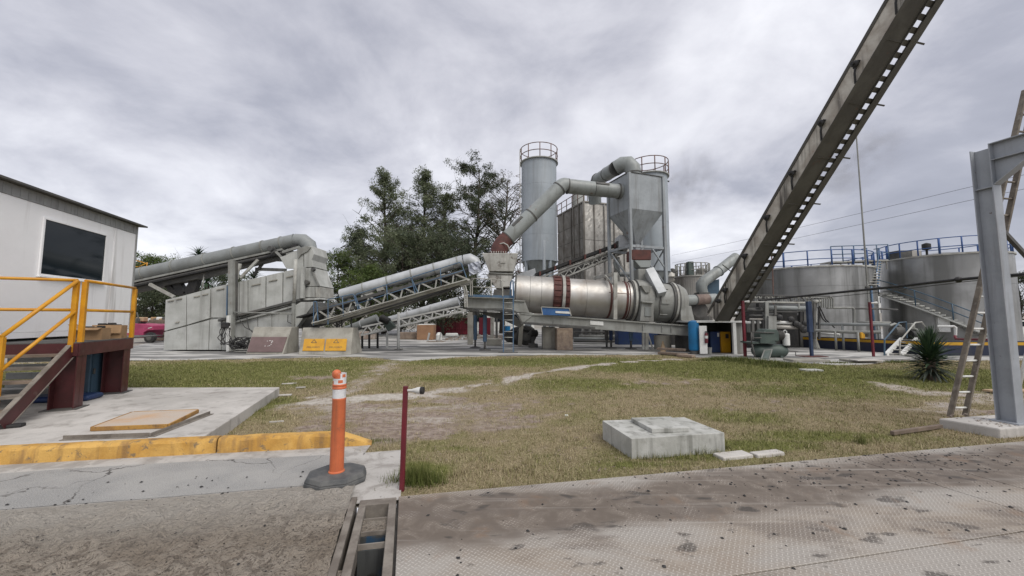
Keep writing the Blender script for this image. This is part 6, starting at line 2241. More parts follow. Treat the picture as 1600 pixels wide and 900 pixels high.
def big_tank(label, pl, pr, Y, ytop, pm, m, n_course, rails, grp=None, rail_m='tank_rail'):
    """upright tank whose silhouette spans pixels pl..pr"""
    a0_, a1_ = math.atan((pl - 800) / 600), math.atan((pr - 800) / 600)
    am, hw = (a0_ + a1_) / 2, (a1_ - a0_) / 2
    D = Y / math.cos(am)
    r = D * math.sin(hw)
    c = V(D * math.sin(am), D * math.cos(am), 0.012)
    zt = W(pm, ytop, c.y - r * math.cos(am)).z
    t = thing('storage_tank', label, 'tank', c, grp)
    for k in range(n_course):
        z0_, z1_ = zt * k / n_course, zt * (k + 1) / n_course
        rr = r - .006 * (k % 2)
        make('shell_course', G().lathe(V(c.x, c.y, max(z0_, .012) + .003), (0, 0, 1), [(rr, 0), (rr, z1_ - z0_ - .008)], 96), m, t)
    make('rim', G().lathe(V(c.x, c.y, zt - .03), (0, 0, 1), [(r + .07, 0), (r + .07, .10), (r - .02, .10)], 96), M['frame'], t)
    make('roof', G().lathe(V(c.x, c.y, zt + .02), (0, 0, 1), [(r - .03, .0), (.4, .45), (.02, .46)], 64), m, t)
    if rails:
        n = 20
        for h_ in (.5, 1.05):
            make('guard_rail', G().path([V(c.x + math.cos(a) * (r - .05), c.y + math.sin(a) * (r - .05), zt + h_) for a in [j * 6.2832 / 48 for j in range(48)]], .03, 6, closed=True), M[rail_m], t)
        for j in range(n):
            a = j * 6.2832 / n + .1
            p = V(c.x + math.cos(a) * (r - .05), c.y + math.sin(a) * (r - .05), zt)
            make('rail_post', G().tube(p + V(0, 0, .05), p + V(0, 0, 1.06), .04 if j % 3 else .06, 6), M[rail_m], t)
    return t, c, r, zt


T1, c1v, r1, zt1 = big_tank('wide streaked steel tank with blue top railing behind the skip beam', 1150, 1373, 28, 418, 1262, M['tank_steel'], 4, True)
T2, c2v, r2v, zt2 = big_tank('streaked steel tank with blue top railing and stairs, left of the gantry column', 1376, 1594, 25.5, 398.5, 1470, M['tank_steel'], 3, True)
T3, c3v, r3v, zt3 = big_tank('pale ribbed tank behind the end of the drum', 1056, 1112, 31, 431, 1075, M['tank_pale'], 4, True, None, 'grey_paint')
T4, c4v, r4v, zt4 = big_tank('narrow pale tank at the left of the ribbed tank', 1036, 1062, 33, 433, 1050, M['tank_pale'], 3, False)
for k in range(26):                                             # vertical ribs of the pale tank
    a = -math.pi / 2 + (k - 13) * .12 - .3
    p = V(c3v.x + math.cos(a) * (r3v + .01), c3v.y + math.sin(a) * (r3v + .01), 0)
    make('rib', G().bar(Z(p, .05), Z(p, zt3 - .05), .03, .03, (math.cos(a), math.sin(a), 0)), M['tank_pale'], T3)
p = Z(c3v, zt3)
make('roof_motor', G().box(p + V(-.6, -.9, .6), (.45, .45, 1.1)), M['green'], T3, bevel=.04)
make('roof_vent', G().lathe(p + V(.3, -.8, .1), (0, 0, 1), [(.3, 0), (.3, .5), (.1, .6)], 16), M['tank_pale'], T3)
make('roof_vent', G().lathe(Z(c4v, zt4) + V(.1, -.2, .1), (0, 0, 1), [(.25, 0), (.25, .6), (.1, .7)], 16), M['dark_steel'], T4)
for px, w in ((1407, .9), (1424, .7)):
    q = W(px, 398, 25.8)
    q.z = zt2 + .35
    make('roof_box', G().box(q, (w, .7, .6)), M['dark_steel'] if px < 1415 else M['tank_pale'], T2, bevel=.02)
q = W(1448, 392, 24.6)
q.z = zt2
make('roof_valve', G().lathe(q, (0, 0, 1), [(.06, .05), (.06, .5), (.22, .55), (.22, .9), (.05, .98)], 14), M['black'], T2)
# walkway beside the rim of tank one and the mast
q0, q1 = W(1290, 411, 26), W(1378, 408, 26)
wk = thing('tank_walkway', 'walkway with blue railings bridging the two big tanks', 'walkway', q1)
make('walk_plate', G().bar(q0, q1, 1.0, .10), M['frame'], wk)
for k in range(6):
    p = q0.lerp(q1, k / 5)
    make('rail_post', G().tube(p - V(0, .5, 0), p + V(0, -.5, 1.05), .035, 6), M['blue'], wk)
    make('bracket', G().bar(p + V(0, -.3, -.05), p + V(0, -.3, -.6), .06, .06, (0, 1, 0)), M['frame'], wk)
for h_ in (.5, 1.05):
    make('handrail', G().tube(q0 + V(0, -.5, h_), q1 + V(0, -.5, h_), .03, 6), M['blue'], wk)
# steep blue stair between the tanks
sa, sb = W(1361, 447, 24.2), W(1366, 410, 25.2)
bs = thing('blue_stair', 'steep blue stair with open treads between the two big tanks', 'stair', sa)
for s in (-.42, .42):
    make('stringer', G().bar(sa + V(s, 0, 0), sb + V(s, 0, 0), .05, .18), M['blue'], bs)
    make('handrail', G().path([sa + V(s, 0, .9), sb + V(s, 0, .95), sb + V(s, .4, .95)], .03, 6), M['blue'], bs)
for k in range(9):
    p = sa.lerp(sb, (k + .5) / 9)
    make('tread', G().box(p, (.86, .25, .05)), M['frame'], bs)
make('stair_leg', G().tube(V(sa.x, sa.y, .02), sa, .06, 8), M['blue'], bs)
# curved stair on the front of tank two
cs2 = thing('tank_stair', 'pale steps climbing around the front of the right tank with blue handrails', 'stair', V(W(1460, 500, 22).x, 22, .3))


def tank_pt(px, z, off):
    """point on tank two's front at horizontal pixel px and height z"""
    d = V((px - 800) / 600, 1, 0).normalized()
    rr = r2v + off
    oc = V(c2v.x, c2v.y, 0)
    b_ = oc.dot(d)
    disc = b_ * b_ - (oc.length_squared - rr * rr)
    t = b_ - math.sqrt(max(disc, 0))
    return d * t + V(0, 0, z)


n_st = 19
ang = lambda p: math.atan2(p.y - c2v.y, p.x - c2v.x)
pa_, pb_ = tank_pt(1383, 0, .35), tank_pt(1538, 0, .35)
tgt = [(1384, 459), (1538, 523)]
za = CAM_H + (498 - 459) / 600 * tank_pt(1384, 0, .35).y
zb_ = CAM_H + (498 - 524) / 600 * tank_pt(1538, 0, .35).y
step_mesh = None
prevs = []
for k in range(n_st):
    px = 1383 + (1538 - 1383) * k / (n_st - 1)
    p = tank_pt(px, za + (zb_ - za) * k / (n_st - 1), .38)
    a = ang(p)
    if step_mesh is None:
        o = make('step', G().box(p, (.30, .75, .06), a + R(90)), M['white'], cs2)
        o2 = o
        bpy.data.objects.remove(o)
        sm = bpy.data.meshes.new('step')
        gb = G().box((0, 0, 0), (.34, .72, .10))
        sm.from_pydata(gb.v, [], gb.f)
        sm.materials.append(M['concrete'])
        step_mesh = sm
    piece('step', step_mesh, cs2, p, (0, 0, a + R(90)))
    prevs.append(p)
for off_ in (.0,):
    make('stringer', G().path([p + V(0, 0, -.10) + (V(p.x - c2v.x, p.y - c2v.y, 0).normalized() * .36) for p in prevs], .05, 6), M['panel_concrete'], cs2)
for h_ in (.5, .95):
    make('handrail', G().path([p + V(0, 0, h_) + (V(p.x - c2v.x, p.y - c2v.y, 0).normalized() * .34) for p in prevs], .03, 6), M['panel_blue'], cs2)
for k in (0, 6, 12, 18):
    p = prevs[k] + (V(prevs[k].x - c2v.x, prevs[k].y - c2v.y, 0).normalized() * .34)
    make('rail_post', G().tube(p, p + V(0, 0, .95), .035, 6), M['panel_blue'], cs2)
p = tank_pt(1465, 1.0, .2)
make('white_box', G().box(p + V(0, -.2, .25), (.5, .4, .9), -.6), M['white'], None, label='white box standing by the tank stairs above the yucca', cat='box', bevel=.03)

# bund wall with its yellow stripe
B0, B1, B2_ = GP(1460, 556), GP(1165, 538.5), GP(2100, 556)
B1 = V(15.0, 24.6, 0)
bw = thing('bund_wall', 'low navy bund wall with a yellow top stripe around the tanks', 'wall', B0)
bhh = .62
for a, b in ((B0, B1), (B0, B2_)):
    d = (b - a).normalized()
    n = V(-d.y, d.x, 0)
    if n.dot(V(c2v.x, c2v.y, 0) - a) < 0:
        n = -n
    make('wall_body', G().prism([a, b, b + n * .2, a + n * .2], (0, 0, bhh - .17)), M['wall_navy'], bw)
    make('stripe', G().prism([a - n * .006 + V(0, 0, bhh - .168), b - n * .006 + V(0, 0, bhh - .168), b + n * .2 + V(0, 0, bhh - .168), a + n * .2 + V(0, 0, bhh - .168)], (0, 0, .13)), M['bund_yellow'], bw)
    make('coping', G().prism([a + V(0, 0, bhh - .036), b + V(0, 0, bhh - .036), b + n * .2 + V(0, 0, bhh - .036), a + n * .2 + V(0, 0, bhh - .036)], (0, 0, .04)), M['wall_navy'], bw)
for px in (1239, 1244.5):
    d = (B1 - B0).normalized()
    f_ = (px - 1460) / (1165 - 1460)
    # where the view ray meets the wall
    dd = V((px - 800) / 600, 1, 0)
    n2 = V(-d.y, d.x, 0)
    t = B0.dot(n2) / dd.dot(n2)
    c = dd * t
    make('notice_plate', G().bar(c - d * .12 + V(0, 0, .30) - n2 * (-.01 if n2.x < 0 else .01), c + d * .12 + V(0, 0, .30) - n2 * (-.01 if n2.x < 0 else .01), .02, .26), M['white'], bw)
    make('notice_mark', G().bar(c - d * .07 + V(0, 0, .36) - n2 * (-.02 if n2.x < 0 else .02), c + d * .07 + V(0, 0, .36) - n2 * (-.02 if n2.x < 0 else .02), .02, .08), M['red'], bw)
# stile steps over the bund
sl = thing('bund_stile', 'small white stile with two stringers and grey handrails crossing the bund wall', 'steps', GP(1396, 556))
YL = 17.0
for (t_, b_) in (((1408.5, 530), (1384, 556)), ((1432, 530), (1408, 557))):
    make('stringer', G().bar(W(*t_, YL + .9), V(W(*b_, YL - .2).x, YL - .2, .03), .10, .16), M['white'], sl)
for k in range(4):
    f = (k + .6) / 4.4
    p = W(1384, 556, YL - .2).lerp(W(1408.5, 530, YL + .9), f)
    q = W(1408, 557, YL - .2).lerp(W(1432, 530, YL + .9), f)
    make('tread', G().bar(p, q, .2, .03), M['frame'], sl)
for q in ([(1382, 556), (1382, 531), (1405, 504), (1416, 503), (1417, 528)], [(1406, 556), (1406, 533), (1430, 504), (1440, 503), (1446, 511), (1446, 530)]):
    n_q = len(q)
    make('handrail', G().path([W(a, b, YL - .2 + (0 if i < 2 else .9 if i < 3 else 1.6)) for i, (a, b) in enumerate(q)], .03, 7), M['panel_blue'] if q[0][0] < 1390 else M['frame'], sl)

# ------------------------------------------------------------------ pipes in front of the tanks


def pipe(label, pts, r, m, name='pipe_run', n=10, legs=()):
    ws = [W(a, b, Y) for a, b, Y in pts]
    if not legs:
        return make(name, G().path(ws, r, n), m, None, label=label, cat='pipe')
    t = thing(name, label, 'pipe', V(ws[0].x, ws[0].y, .02))
    make('pipe_body', G().path(ws, r, n), m, t)
    for px, py, Y in legs:
        p = W(px, py, Y)
        make('support', G().tube(V(p.x, p.y, .02), p, .05, 8), m, t)
    return t


pipe('long thin black pipe crossing above the yard from the skip beam to the gantry', [(1186, 469, 17.2), (1211, 467, 17), (1300, 458, 15), (1380, 450, 13.2), (1496, 437, 11.3), (1530, 434, 10.8), (1610, 428, 9.6), (1760, 418, 8)], .045, M['black'])
w_ = W(1496, 437, 11.3)
make('pipe_coupling', G().lathe(w_ - V(.06, .0, 0), V(1, -.3, .05), [(.04, -.02), (.075, .02), (.09, .06), (.075, .12), (.04, .15)], 14), M['black'], None, label='dark bulging coupling on the long black pipe', cat='coupling')
pipe('thin cable slung just beneath the long black pipe', [(1240, 471, 16), (1300, 464, 15), (1380, 456, 13.2), (1500, 441, 11.3), (1600, 431, 9.7), (1760, 421, 8)], .012, M['dark_steel'], 'cable')
rack = thing('pipe_rack', 'crowded pipe rack with bent grey pipes before the wide tank', 'pipe rack', W(1240, 545, 20.5))
YR2 = 20.4
for (y, x0, x1, r, m_) in ((461.5, 1170, 1296, .045, 'dark_steel'), (472, 1168, 1266, .05, 'frame'), (481, 1198, 1264, .13, 'cover_dull'), (487, 1198, 1262, .06, 'dark_steel'), (499, 1171, 1220, .06, 'tank_pale'), (504, 1209, 1246, .09, 'white'), (511, 1210, 1252, .11, 'tank_pale'), (504, 1166, 1198, .07, 'white'), (493, 1170, 1208, .06, 'dark_steel'), (484, 1166, 1196, .10, 'dark_steel')):
    make('pipe_body', G().tube(W(x0, y, YR2), W(x1, y + (x1 - x0) * .012, YR2), r, 10), M[m_], rack)
for k in range(16):
    x = 1172 + k * 6.6
    make('lattice_bar', G().bar(W(x, 462, YR2 + .2), W(x + 5, 471, YR2 + .2), .05, .05), M['frame'] if k % 3 else M['dark_steel'], rack)
    make('lattice_bar', G().bar(W(x + 5.5, 462, YR2 + .2), W(x + 1, 471, YR2 + .2), .05, .05), M['grey_paint'], rack)
for k in range(7):
    x = 1280 + k * 3.6
    make('bent_pipe', G().path([W(x - 14, 465, YR2), W(x - 3, 464.5, YR2), W(x, 467, YR2), W(x, 481, YR2)], .04, 7), M['grey_paint'], rack)
for x, y0, y1, w, m_ in ((1197, 472, 530, .18, 'grey_paint'), (1203, 494, 515, .42, 'grey_paint'), (1176, 500, 530, .12, 'dark_steel'), (1184, 500, 530, .12, 'dark_steel'), (1192, 500, 530, .1, 'black'), (1248, 474, 483, .07, 'grey_paint'), (1251, 487, 510, .14, 'black'), (1257, 487, 508, .2, 'dark_steel'), (1240, 497, 503, .1, 'black'), (1211, 478, 492, .1, 'dark_steel'), (1187, 474, 480, .25, 'black'), (1272, 474, 530, .10, 'dark_steel'), (1280, 480, 530, .08, 'dark_steel')):
    make('upright', G().bar(W(x, y1, YR2 - .1), W(x, y0, YR2 - .1), w, w, (0, 1, 0)), M[m_], rack)
for k, (px, py) in enumerate(((1250, 508), (1255, 512), (1246, 506), (1260, 505), (1258, 516), (1220, 496), (1238, 499))):
    make('valve', G().lathe(W(px, py, YR2 - .25), (0, 1, 0), [(.06, 0), (.16, .05), (.16, .14), (.06, .2)], 12), M['black'], rack)
for a, b in (((1280, 478), (1304, 512)), ((1278, 480), (1296, 508))):
    make('hose', G().path([W(*a, YR2 - .2), W((a[0] + b[0]) / 2 - 2, (a[1] + b[1]) / 2 + 4, YR2 - .2), W(*b, YR2 - .2)], .03, 6), M['black'], rack)
for k, (px, y0, y1, w, dd) in enumerate(((1180, 486, 530, 1.0, 1.0), (1212, 490, 530, .8, 1.3), (1236, 484, 530, .9, 1.1), (1258, 492, 530, .55, 1.2))):
    a, b = W(px, y1, YR2 + dd), W(px, y0, YR2 + dd)
    make('dark_backdrop', G().box(V(a.x, a.y + .3, (.02 + b.z) / 2), (w, .6, b.z - .02)), M['dark_steel' if k % 2 else 'black'], rack, bevel=.03)  # dark boxes added as a backdrop to darken the gaps in the rack
for k in range(5):
    make('side_box', G().box(W(1172 + k * 7, 512, YR2 + .5), (.20, .3, .5 + .1 * (k % 2))), M['dark_steel'] if k % 2 else M['grey_paint'], rack)
pp2 = W(1274.5, 545, 20.6)
make('rack_post', G().path([V(pp2.x + .05, pp2.y, .03), V(pp2.x + .0, pp2.y, .5), W(1274, 476, 20.6), W(1274, 472, 20.6)], [.16, .08, .075, .075], 10), M['frame'], None, label='pale grey pipe post with a flared foot right of the blue post', cat='post')
make('pipe_stub', G().tube(W(1270, 472.5, 20.5), W(1281, 469.5, 20.5), .12, 10), M['frame'], None, label='short pale pipe stub on top of the flared grey post', cat='pipe')
pipe('upper grey pipe in front of the wide tank with a square bend', [(1292, 481, 21), (1332, 481, 21), (1334, 483, 21), (1334.5, 520, 21)], .06, M['grey_paint'])
pipe('thin dark pipe continuing right of the square bend', [(1334, 482, 21.4), (1375, 482.5, 21), (1402, 484, 21)], .05, M['dark_steel'])
pipe('lower thick grey pipe along the bund, nearest the yellow stripe', [(1266, 516, 20.5), (1330, 519, 19), (1376, 519, 18.4)], .08, M['grey_paint'], legs=((1305, 518, 19.5), (1340, 519, 18.8)))
pipe('pale grey pipe above the lower thick pipe along the bund', [(1270, 506, 20.6), (1340, 507, 19), (1390, 507.5, 18.4)], .08, M['cover_dull'], legs=((1316, 507, 19.5), (1372, 507, 18.6)))
pipe('slim grey pipe just above the pale pipe along the bund', [(1340, 503.5, 19.4), (1392, 504.5, 18.8)], .06, M['grey_paint'])
pipe('thin white pipe lying low behind the yellow stripe', [(1276, 520.5, 21), (1312, 522.5, 20)], .05, M['white'])
for px, py, lb, m_ in ((1398, 512, 'dark pump cluster behind the stile steps', 'dark_steel'), (1424, 518, 'dark valve mass right of the pump cluster', 'black')):
    t = thing('pump_set', lb, 'pump', V(W(px, 525, 19).x, 19, .02))
    make('pump_body', G().lathe(W(px - 4, py + 5, 19), (1, .1, 0), [(.12, 0), (.22, .04), (.22, .5), (.12, .55)], 16), M[m_], t)
    make('pump_base', G().box(V(W(px, 525, 19).x, 19, .30), (.9, .5, .55)), M['block_concrete'], t)
    make('pump_pipe', G().path([W(px - 8, py - 3, 19), W(px, py - 6, 19), W(px + 8, py - 3, 19), W(px + 9, py + 6, 19)], .06, 8), M['grey_paint'], t)
make('red_pipe_line', G().path([W(1492, 525, 21), W(1494, 530, 20.8), W(1510, 530.5, 20.2), W(1545, 531, 19)], .06, 8), M['red'], None, label='dark red pipe low at the foot of the tank stairs', cat='pipe')
pipe('white bent pipe at the foot of the tank stairs', [(1465, 510, 21.4), (1490, 510, 21), (1493, 512, 21), (1493, 524, 21)], .06, M['white'])
for k, (px, py) in enumerate(((1346, 524), (1357, 522), (1424, 510))):
    make('yellow_valve_box', G().box(W(px, py, 18.8), (.2, .2, .3)), M['sign_yellow'] if k < 1 else M['grey_paint'], None, label=('small orange valve box on the bund left of the red post', 'small grey valve box on the bund beside the red post', 'grey box behind the stile steps handrail')[k], cat='box', bevel=.02)

# thin masts, wires
m0 = W(1356, 455, 23.5)
mst = thing('thin_mast', 'very thin tall mast rising between the two big tanks', 'mast', V(m0.x, m0.y, .02))
make('mast_tube', G().path([V(m0.x, m0.y, .02), V(m0.x, m0.y, 7), V(m0.x, m0.y, 15.5)], [.055, .045, .032], 8), M['grey_paint'], mst)
make('clamp', G().lathe(V(m0.x, m0.y, m0.z + .1), (0, 0, 1), [(.13, 0), (.13, .2)], 10), M['dark_steel'], mst)
m1_ = W(1208, 462, 24)
make('lightning_rod', G().path([V(m1_.x, m1_.y, 2.5), W(1207, 417, 24), W(1226, 360, 24) if False else V(m1_.x, m1_.y, 6.6)], .035, 6), M['rail_rust'], None, label='thin rusty conduit running up the wide tank', cat='conduit')
for k, (a, b, lb) in enumerate((((1050, 399, 60), (1533, 288, 26), 'upper thin power line crossing the sky right of the skip beam'), ((1050, 411, 60), (1533, 309, 26), 'lower thin power line crossing the sky right of the skip beam'))):
    p, q = W(*a), W(*b)
    q2_ = q + (q - p) * 1.6
    pts = []
    for j in range(25):
        f = j / 24
        r_ = p.lerp(q2_, f)
        pts.append(r_ + V(0, 0, -1.0 * 4 * f * (1 - f) + 1.0 * 4 * .385 * .615 * min(1, f / .385)))
    make('power_line', G().path(pts, .014, 5), M['dark_steel'], None, label=lb, cat='power line')
# far pole that ends the wires off to the left is hidden by plant

# ------------------------------------------------------------------ yucca
yb = GP(1456, 594)
yu = thing('yucca', 'big spiky dark green yucca growing on the grass before the bund', 'yucca', yb)
r5 = random.Random(11)


def leaf_mat(name, c1, c2, sc=3.0, rough=.55, trans=0.0):
    m, nt, N, L, b = new_mat(name)
    t = NT(nt)
    oi = N.new('ShaderNodeObjectInfo')
    c = t.mix(t.ramp(t.noise(sc, 3, .6), .35, .65), c1, c2)
    c = t.mix(t.math('MULTIPLY', oi.outputs['Random'], .5), c, tuple(k * .55 for k in c1))
    L.new(c, b.inputs['Base Color'])
    b.inputs['Roughness'].default_value = rough
    return m


M['yucca'] = leaf_mat('yucca leaf', (.028, .06, .028), (.05, .09, .04))
M['yucca_low'] = leaf_mat('old yucca leaf', (.045, .06, .045), (.09, .10, .075))


def blade_mesh(L, w, droop, m, fold=.35):
    me = bpy.data.meshes.new('leaf')
    n = 6
    vs, fs = [], []
    ang_ = 0
    x = z = 0
    for i in range(n + 1):
        f = i / n
        ww = w * (.55 + .9 * f if f < .4 else (1 - f) / .6 * .95 + .02) * .5
        vs += [(x, -ww, z + ww * fold), (x, 0, z), (x, ww, z + ww * fold)]
        x += L / n * math.cos(ang_)
        z += L / n * math.sin(ang_)
        ang_ -= droop / n
    for i in range(n):
        a = i * 3
        fs += [(a, a + 3, a + 4, a + 1), (a + 1, a + 4, a + 5, a + 2)]
    me.from_pydata(vs, [], fs)
    me.polygons.foreach_set('use_smooth', [True] * len(fs))
    me.materials.append(m)
    return me


lm = [blade_mesh(.62, .055, .15, M['yucca']), blade_mesh(.68, .07, .5, M['yucca']), blade_mesh(.62, .06, .6, M['yucca_low'])]
make('trunk', G().path([yb - V(0, 0, .05), yb + V(.02, 0, .5), yb + V(0, 0, .82)], [.10, .09, .06], 10), M['wood'], yu)
for i in range(290):
    f = i / 289
    el = R(86) - f * R(104) + r5.gauss(0, .15)
    hgt = .80 - .58 * f
    k = 0 if f < .40 else 1 if f < .72 else 2
    o = piece('leaf', lm[k], yu, yb + V(r5.gauss(0, .025), r5.gauss(0, .025), hgt), (0, -el, i * 2.39996 + r5.uniform(-.2, .2)), [r5.uniform(.85, 1.2)] * 3)

# ------------------------------------------------------------------ background left: machine, timber, crates
px_ = W(222, 533, 25.5)
pm = thing('pink_trailer', 'faded magenta towable machine with black tyre in the yard behind the cabin', 'trailer', V(px_.x, px_.y, .012))
YM_ = 25.5
g = G().prism([W(198, 529, YM_), W(222, 528, YM_), W(224, 520, YM_), W(230, 516.5, YM_), (W(238.5, 516, YM_)), W(238, 508.5, YM_), W(228, 506.5, YM_), W(214, 506, YM_), W(198, 505, YM_)], (0, 1.5, 0))
make('hood', g, M['pink'], pm, bevel=.04, seg=2)
wc = W(232.5, 526, YM_ - .05)
wc.z = .36
whl = make('wheel', G().lathe(wc, (0, 1, 0), [(.20, 0), (.34, .02), (.36, .08), (.36, .18), (.33, .24), (.2, .25)], 28), M['black'], pm)
make('rim', G().lathe(wc - V(0, .015, 0), (0, 1, 0), [(.05, 0), (.17, .01), (.19, .05)], 20), M['dark_steel'], whl)
make('white_decal', G().prism([W(231, 512.5, YM_ - .02), W(237, 511, YM_ - .02), W(237, 512, YM_ - .02), W(231, 513.5, YM_ - .02)], (0, .015, 0)), M['white'], pm)
make('lever', G().tube(W(218, 505, YM_ + .3), W(214, 488, YM_ + .3), .04, 7), M['dark_steel'], pm)
make('engine', G().box(W(214, 503, YM_ + .6), (.8, .5, .5)), M['dark_steel'], pm, bevel=.05)
make('seat_pack', G().box(W(222, 499, YM_ + .6), (.5, .4, .3)), M['pale_wood'], pm, bevel=.04)
ts = W(247, 535, 28)
tstack = thing('timber_stack', 'stack of weathered timbers behind the magenta trailer', 'timber stack', V(ts.x, ts.y, .012))
for k in range(8):
    z = .12 + k * .19
    make('timber', G().box(V(ts.x + rnd.uniform(-.08, .08), ts.y + (k % 2) * .2, z), (1.5, .5, .165)), M['wood'], tstack, bevel=.01)
for k in range(6):
    make('cloth_bundle', G().box(W(236 + k * 4.5, 500 - (k % 2) * 2, 28.5), (.35, .3, .25), rnd.uniform(0, 1)), (M['white'], M['card'], M['dark_steel'])[k % 3], tstack, bevel=.07, seg=2)
gr_ = W(225, 412, 24)
yr_ = thing('yellow_rail', 'thin yellow walkway rail above the covered conveyor beside the cabin', 'railing', gr_)
make('rail_post', G().tube(W(203, 424, 23), W(206, 405, 23), .03, 6), M['yellow'], yr_)
make('rail_post', G().tube(W(229, 418, 23), W(230, 410, 23), .03, 6), M['yellow'], yr_)
make('handrail', G().tube(W(206, 405, 23), W(230, 412, 23), .025, 6), M['yellow'], yr_)
make('handrail', G().tube(W(204, 416, 23), W(216, 417, 23), .025, 6), M['yellow'], yr_)
make('handrail', G().tube(W(216, 417, 23), W(230, 411, 23), .025, 6), M['yellow'], yr_)
make('sign_board', G().box(W(208, 409, 23), (.22, .05, .25)), M['pale_wood'], yr_)

# between and under the conveyors
cb_ = W(664, 531, 29)
crt = thing('brown_crate', 'square brown board crate under the white conveyor', 'crate', V(cb_.x, cb_.y, .012))
make('crate_body', G().box(V(cb_.x, cb_.y + .5, .57), (1.25, 1.0, 1.1)), M['crate'], crt, bevel=.02)
make('crate_load', G().box(V(cb_.x, cb_.y + .5, 1.16), (1.1, .85, .08)), M['white'], crt, bevel=.03)
sk_ = W(686, 536, 27)
make('white_sack', G().lathe(V(sk_.x, sk_.y, .03), (0, 0, 1), [(.16, 0), (.22, .08), (.20, .3), (.23, .42), (.17, .55), (.09, .62)], 16), M['white'], None, label='white sack standing on a small pallet by the crate', cat='sack')
make('pallet', G().box(V(sk_.x - .2, sk_.y, .02), (1.2, .8, .03)), M['wood'], None, label='flat grey pallet board under the white sack', cat='pallet')
rc = thing('red_container', 'dark red ribbed skip container behind the conveyors', 'container', W(706, 522, 38))
x0, x1 = W(681, 522, 38).x, W(733, 522, 38).x
make('container_body', G().box(V((x0 + x1) / 2, 39, .85), (x1 - x0, 2, 1.6)), M['container_red'], rc, bevel=.03)
for k in range(9):
    x = x0 + (x1 - x0) * (k + .5) / 9
    make('rib', G().box(V(x, 37.97, .85), (.10, .08, 1.5)), M['container_red'], rc)
make('top_rail', G().box(V((x0 + x1) / 2, 37.95, 1.62), (x1 - x0 + .05, .12, .14)), M['container_red'], rc)
make('mid_rail', G().box(V((x0 + x1) / 2, 37.95, .62), (x1 - x0 + .05, .11, .10)), M['container_red'], rc)
rc2 = thing('red_container', 'dark red container seen between the blue jack legs', 'container', W(764, 522, 38))
x0, x1 = W(748, 522, 38).x, W(768, 522, 38).x
make('container_body', G().box(V((x0 + x1) / 2, 39, .85), (x1 - x0, 2, 1.7)), M['container_red'], rc2, bevel=.03)
for k in range(4):
    make('rib', G().box(V(x0 + (x1 - x0) * (k + .5) / 4, 37.97, .85), (.10, .08, 1.5)), M['container_red'], rc2)
for k, (px, py, Y, s, lb) in enumerate(((706, 519, 34, .6, 'white crumpled bag lying before the red container'), (793, 503, 40, .7, 'blue drum far behind the access ladder'))):
    p = W(px, py, Y)
    if k == 0:
        make('crumpled_bag', G().box(V(p.x, p.y, .18), (1.1, .4, .32), .2), M['white'], None, label=lb, cat='bag', bevel=.11, seg=3)
    else:
        make('blue_drum', G().lathe(V(p.x, p.y, .012), (0, 0, 1), [(.3, 0), (.3, .3), (.315, .31), (.3, .33), (.3, .9)], 20), M['tank_blue'], None, label=lb, cat='drum')
for k, (px, Y, r) in enumerate(((808, 23.5, .55), (822, 23.0, .60), (796, 26, .4))):
    p = W(px, 540, Y)
    o = thing('tyre', ('large dark tyre standing under the drum frame, behind the ladder', 'largest dark tyre under the drum frame right of the ladder', 'small dark tyre left of the ladder under the frame')[k], 'tyre', V(p.x, p.y, .012))
    make('tyre_body', G().lathe(V(p.x, p.y, r + .012), (.15, 1, 0), [(r * .55, 0), (r * .9, .02), (r, .08), (r, .22), (r * .9, .28), (r * .55, .3)], 28, cap=False), M['black'], o)
    make('hub', G().lathe(V(p.x, p.y + .1, r + .012), (.15, 1, 0), [(r * .2, 0), (r * .56, .02), (r * .56, .1)], 20), M['dark_steel'], o)
ms = W(833, 536, 21.5)
eng = thing('drive_motor', 'dark motor and pump assembly on the ground left of the brown pier', 'motor', V(ms.x, ms.y, .012))
make('base', G().box(V(ms.x, ms.y, .12), (.5, .5, .2)), M['dark_steel'], eng)
make('body', G().lathe(W(828, 521, 21.5), (1, .2, 0), [(.1, 0), (.2, .04), (.2, .4), (.1, .46)], 16), M['black'], eng)
make('stem', G().bar(V(ms.x, ms.y, .2), W(833, 514, 21.5), .16, .16, (0, 1, 0)), M['dark_steel'], eng)
make('arm', G().tube(W(824, 523, 21.3), W(834, 513, 21.3), .04, 7), M['dark_steel'], eng)
for k, (px, y0, y1, Y, w, m_, lb) in enumerate(((735, 488, 526, 24, .32, 'block_concrete', 'grey concrete column behind the blue jack legs, leftmost'), (769, 488, 538, 23.5, .2, 'frame', 'pale pipe column right of the blue jack legs'), (812, 505, 538, 22.5, .24, 'block_concrete', 'leaning grey timber prop behind the access ladder'), (776, 490, 530, 24.5, .14, 'dark_steel', 'thin dark prop behind the pale pipe column'))):
    b_ = W(px, y1, Y)
    make('support_column', G().bar(V(b_.x, b_.y, .012), W(px + (3 if k == 2 else 0), y0, Y), w, w, (0, 1, 0)), M[m_], None, label=lb, cat='column', bevel=.015)
make('base_block', G().box(V(W(772, 538, 23.2).x, 23.2, .22), (.9, .5, .42)), M['block_concrete'], None, label='low concrete base block with round ends under the pale pipe column', cat='block', bevel=.06, seg=2)
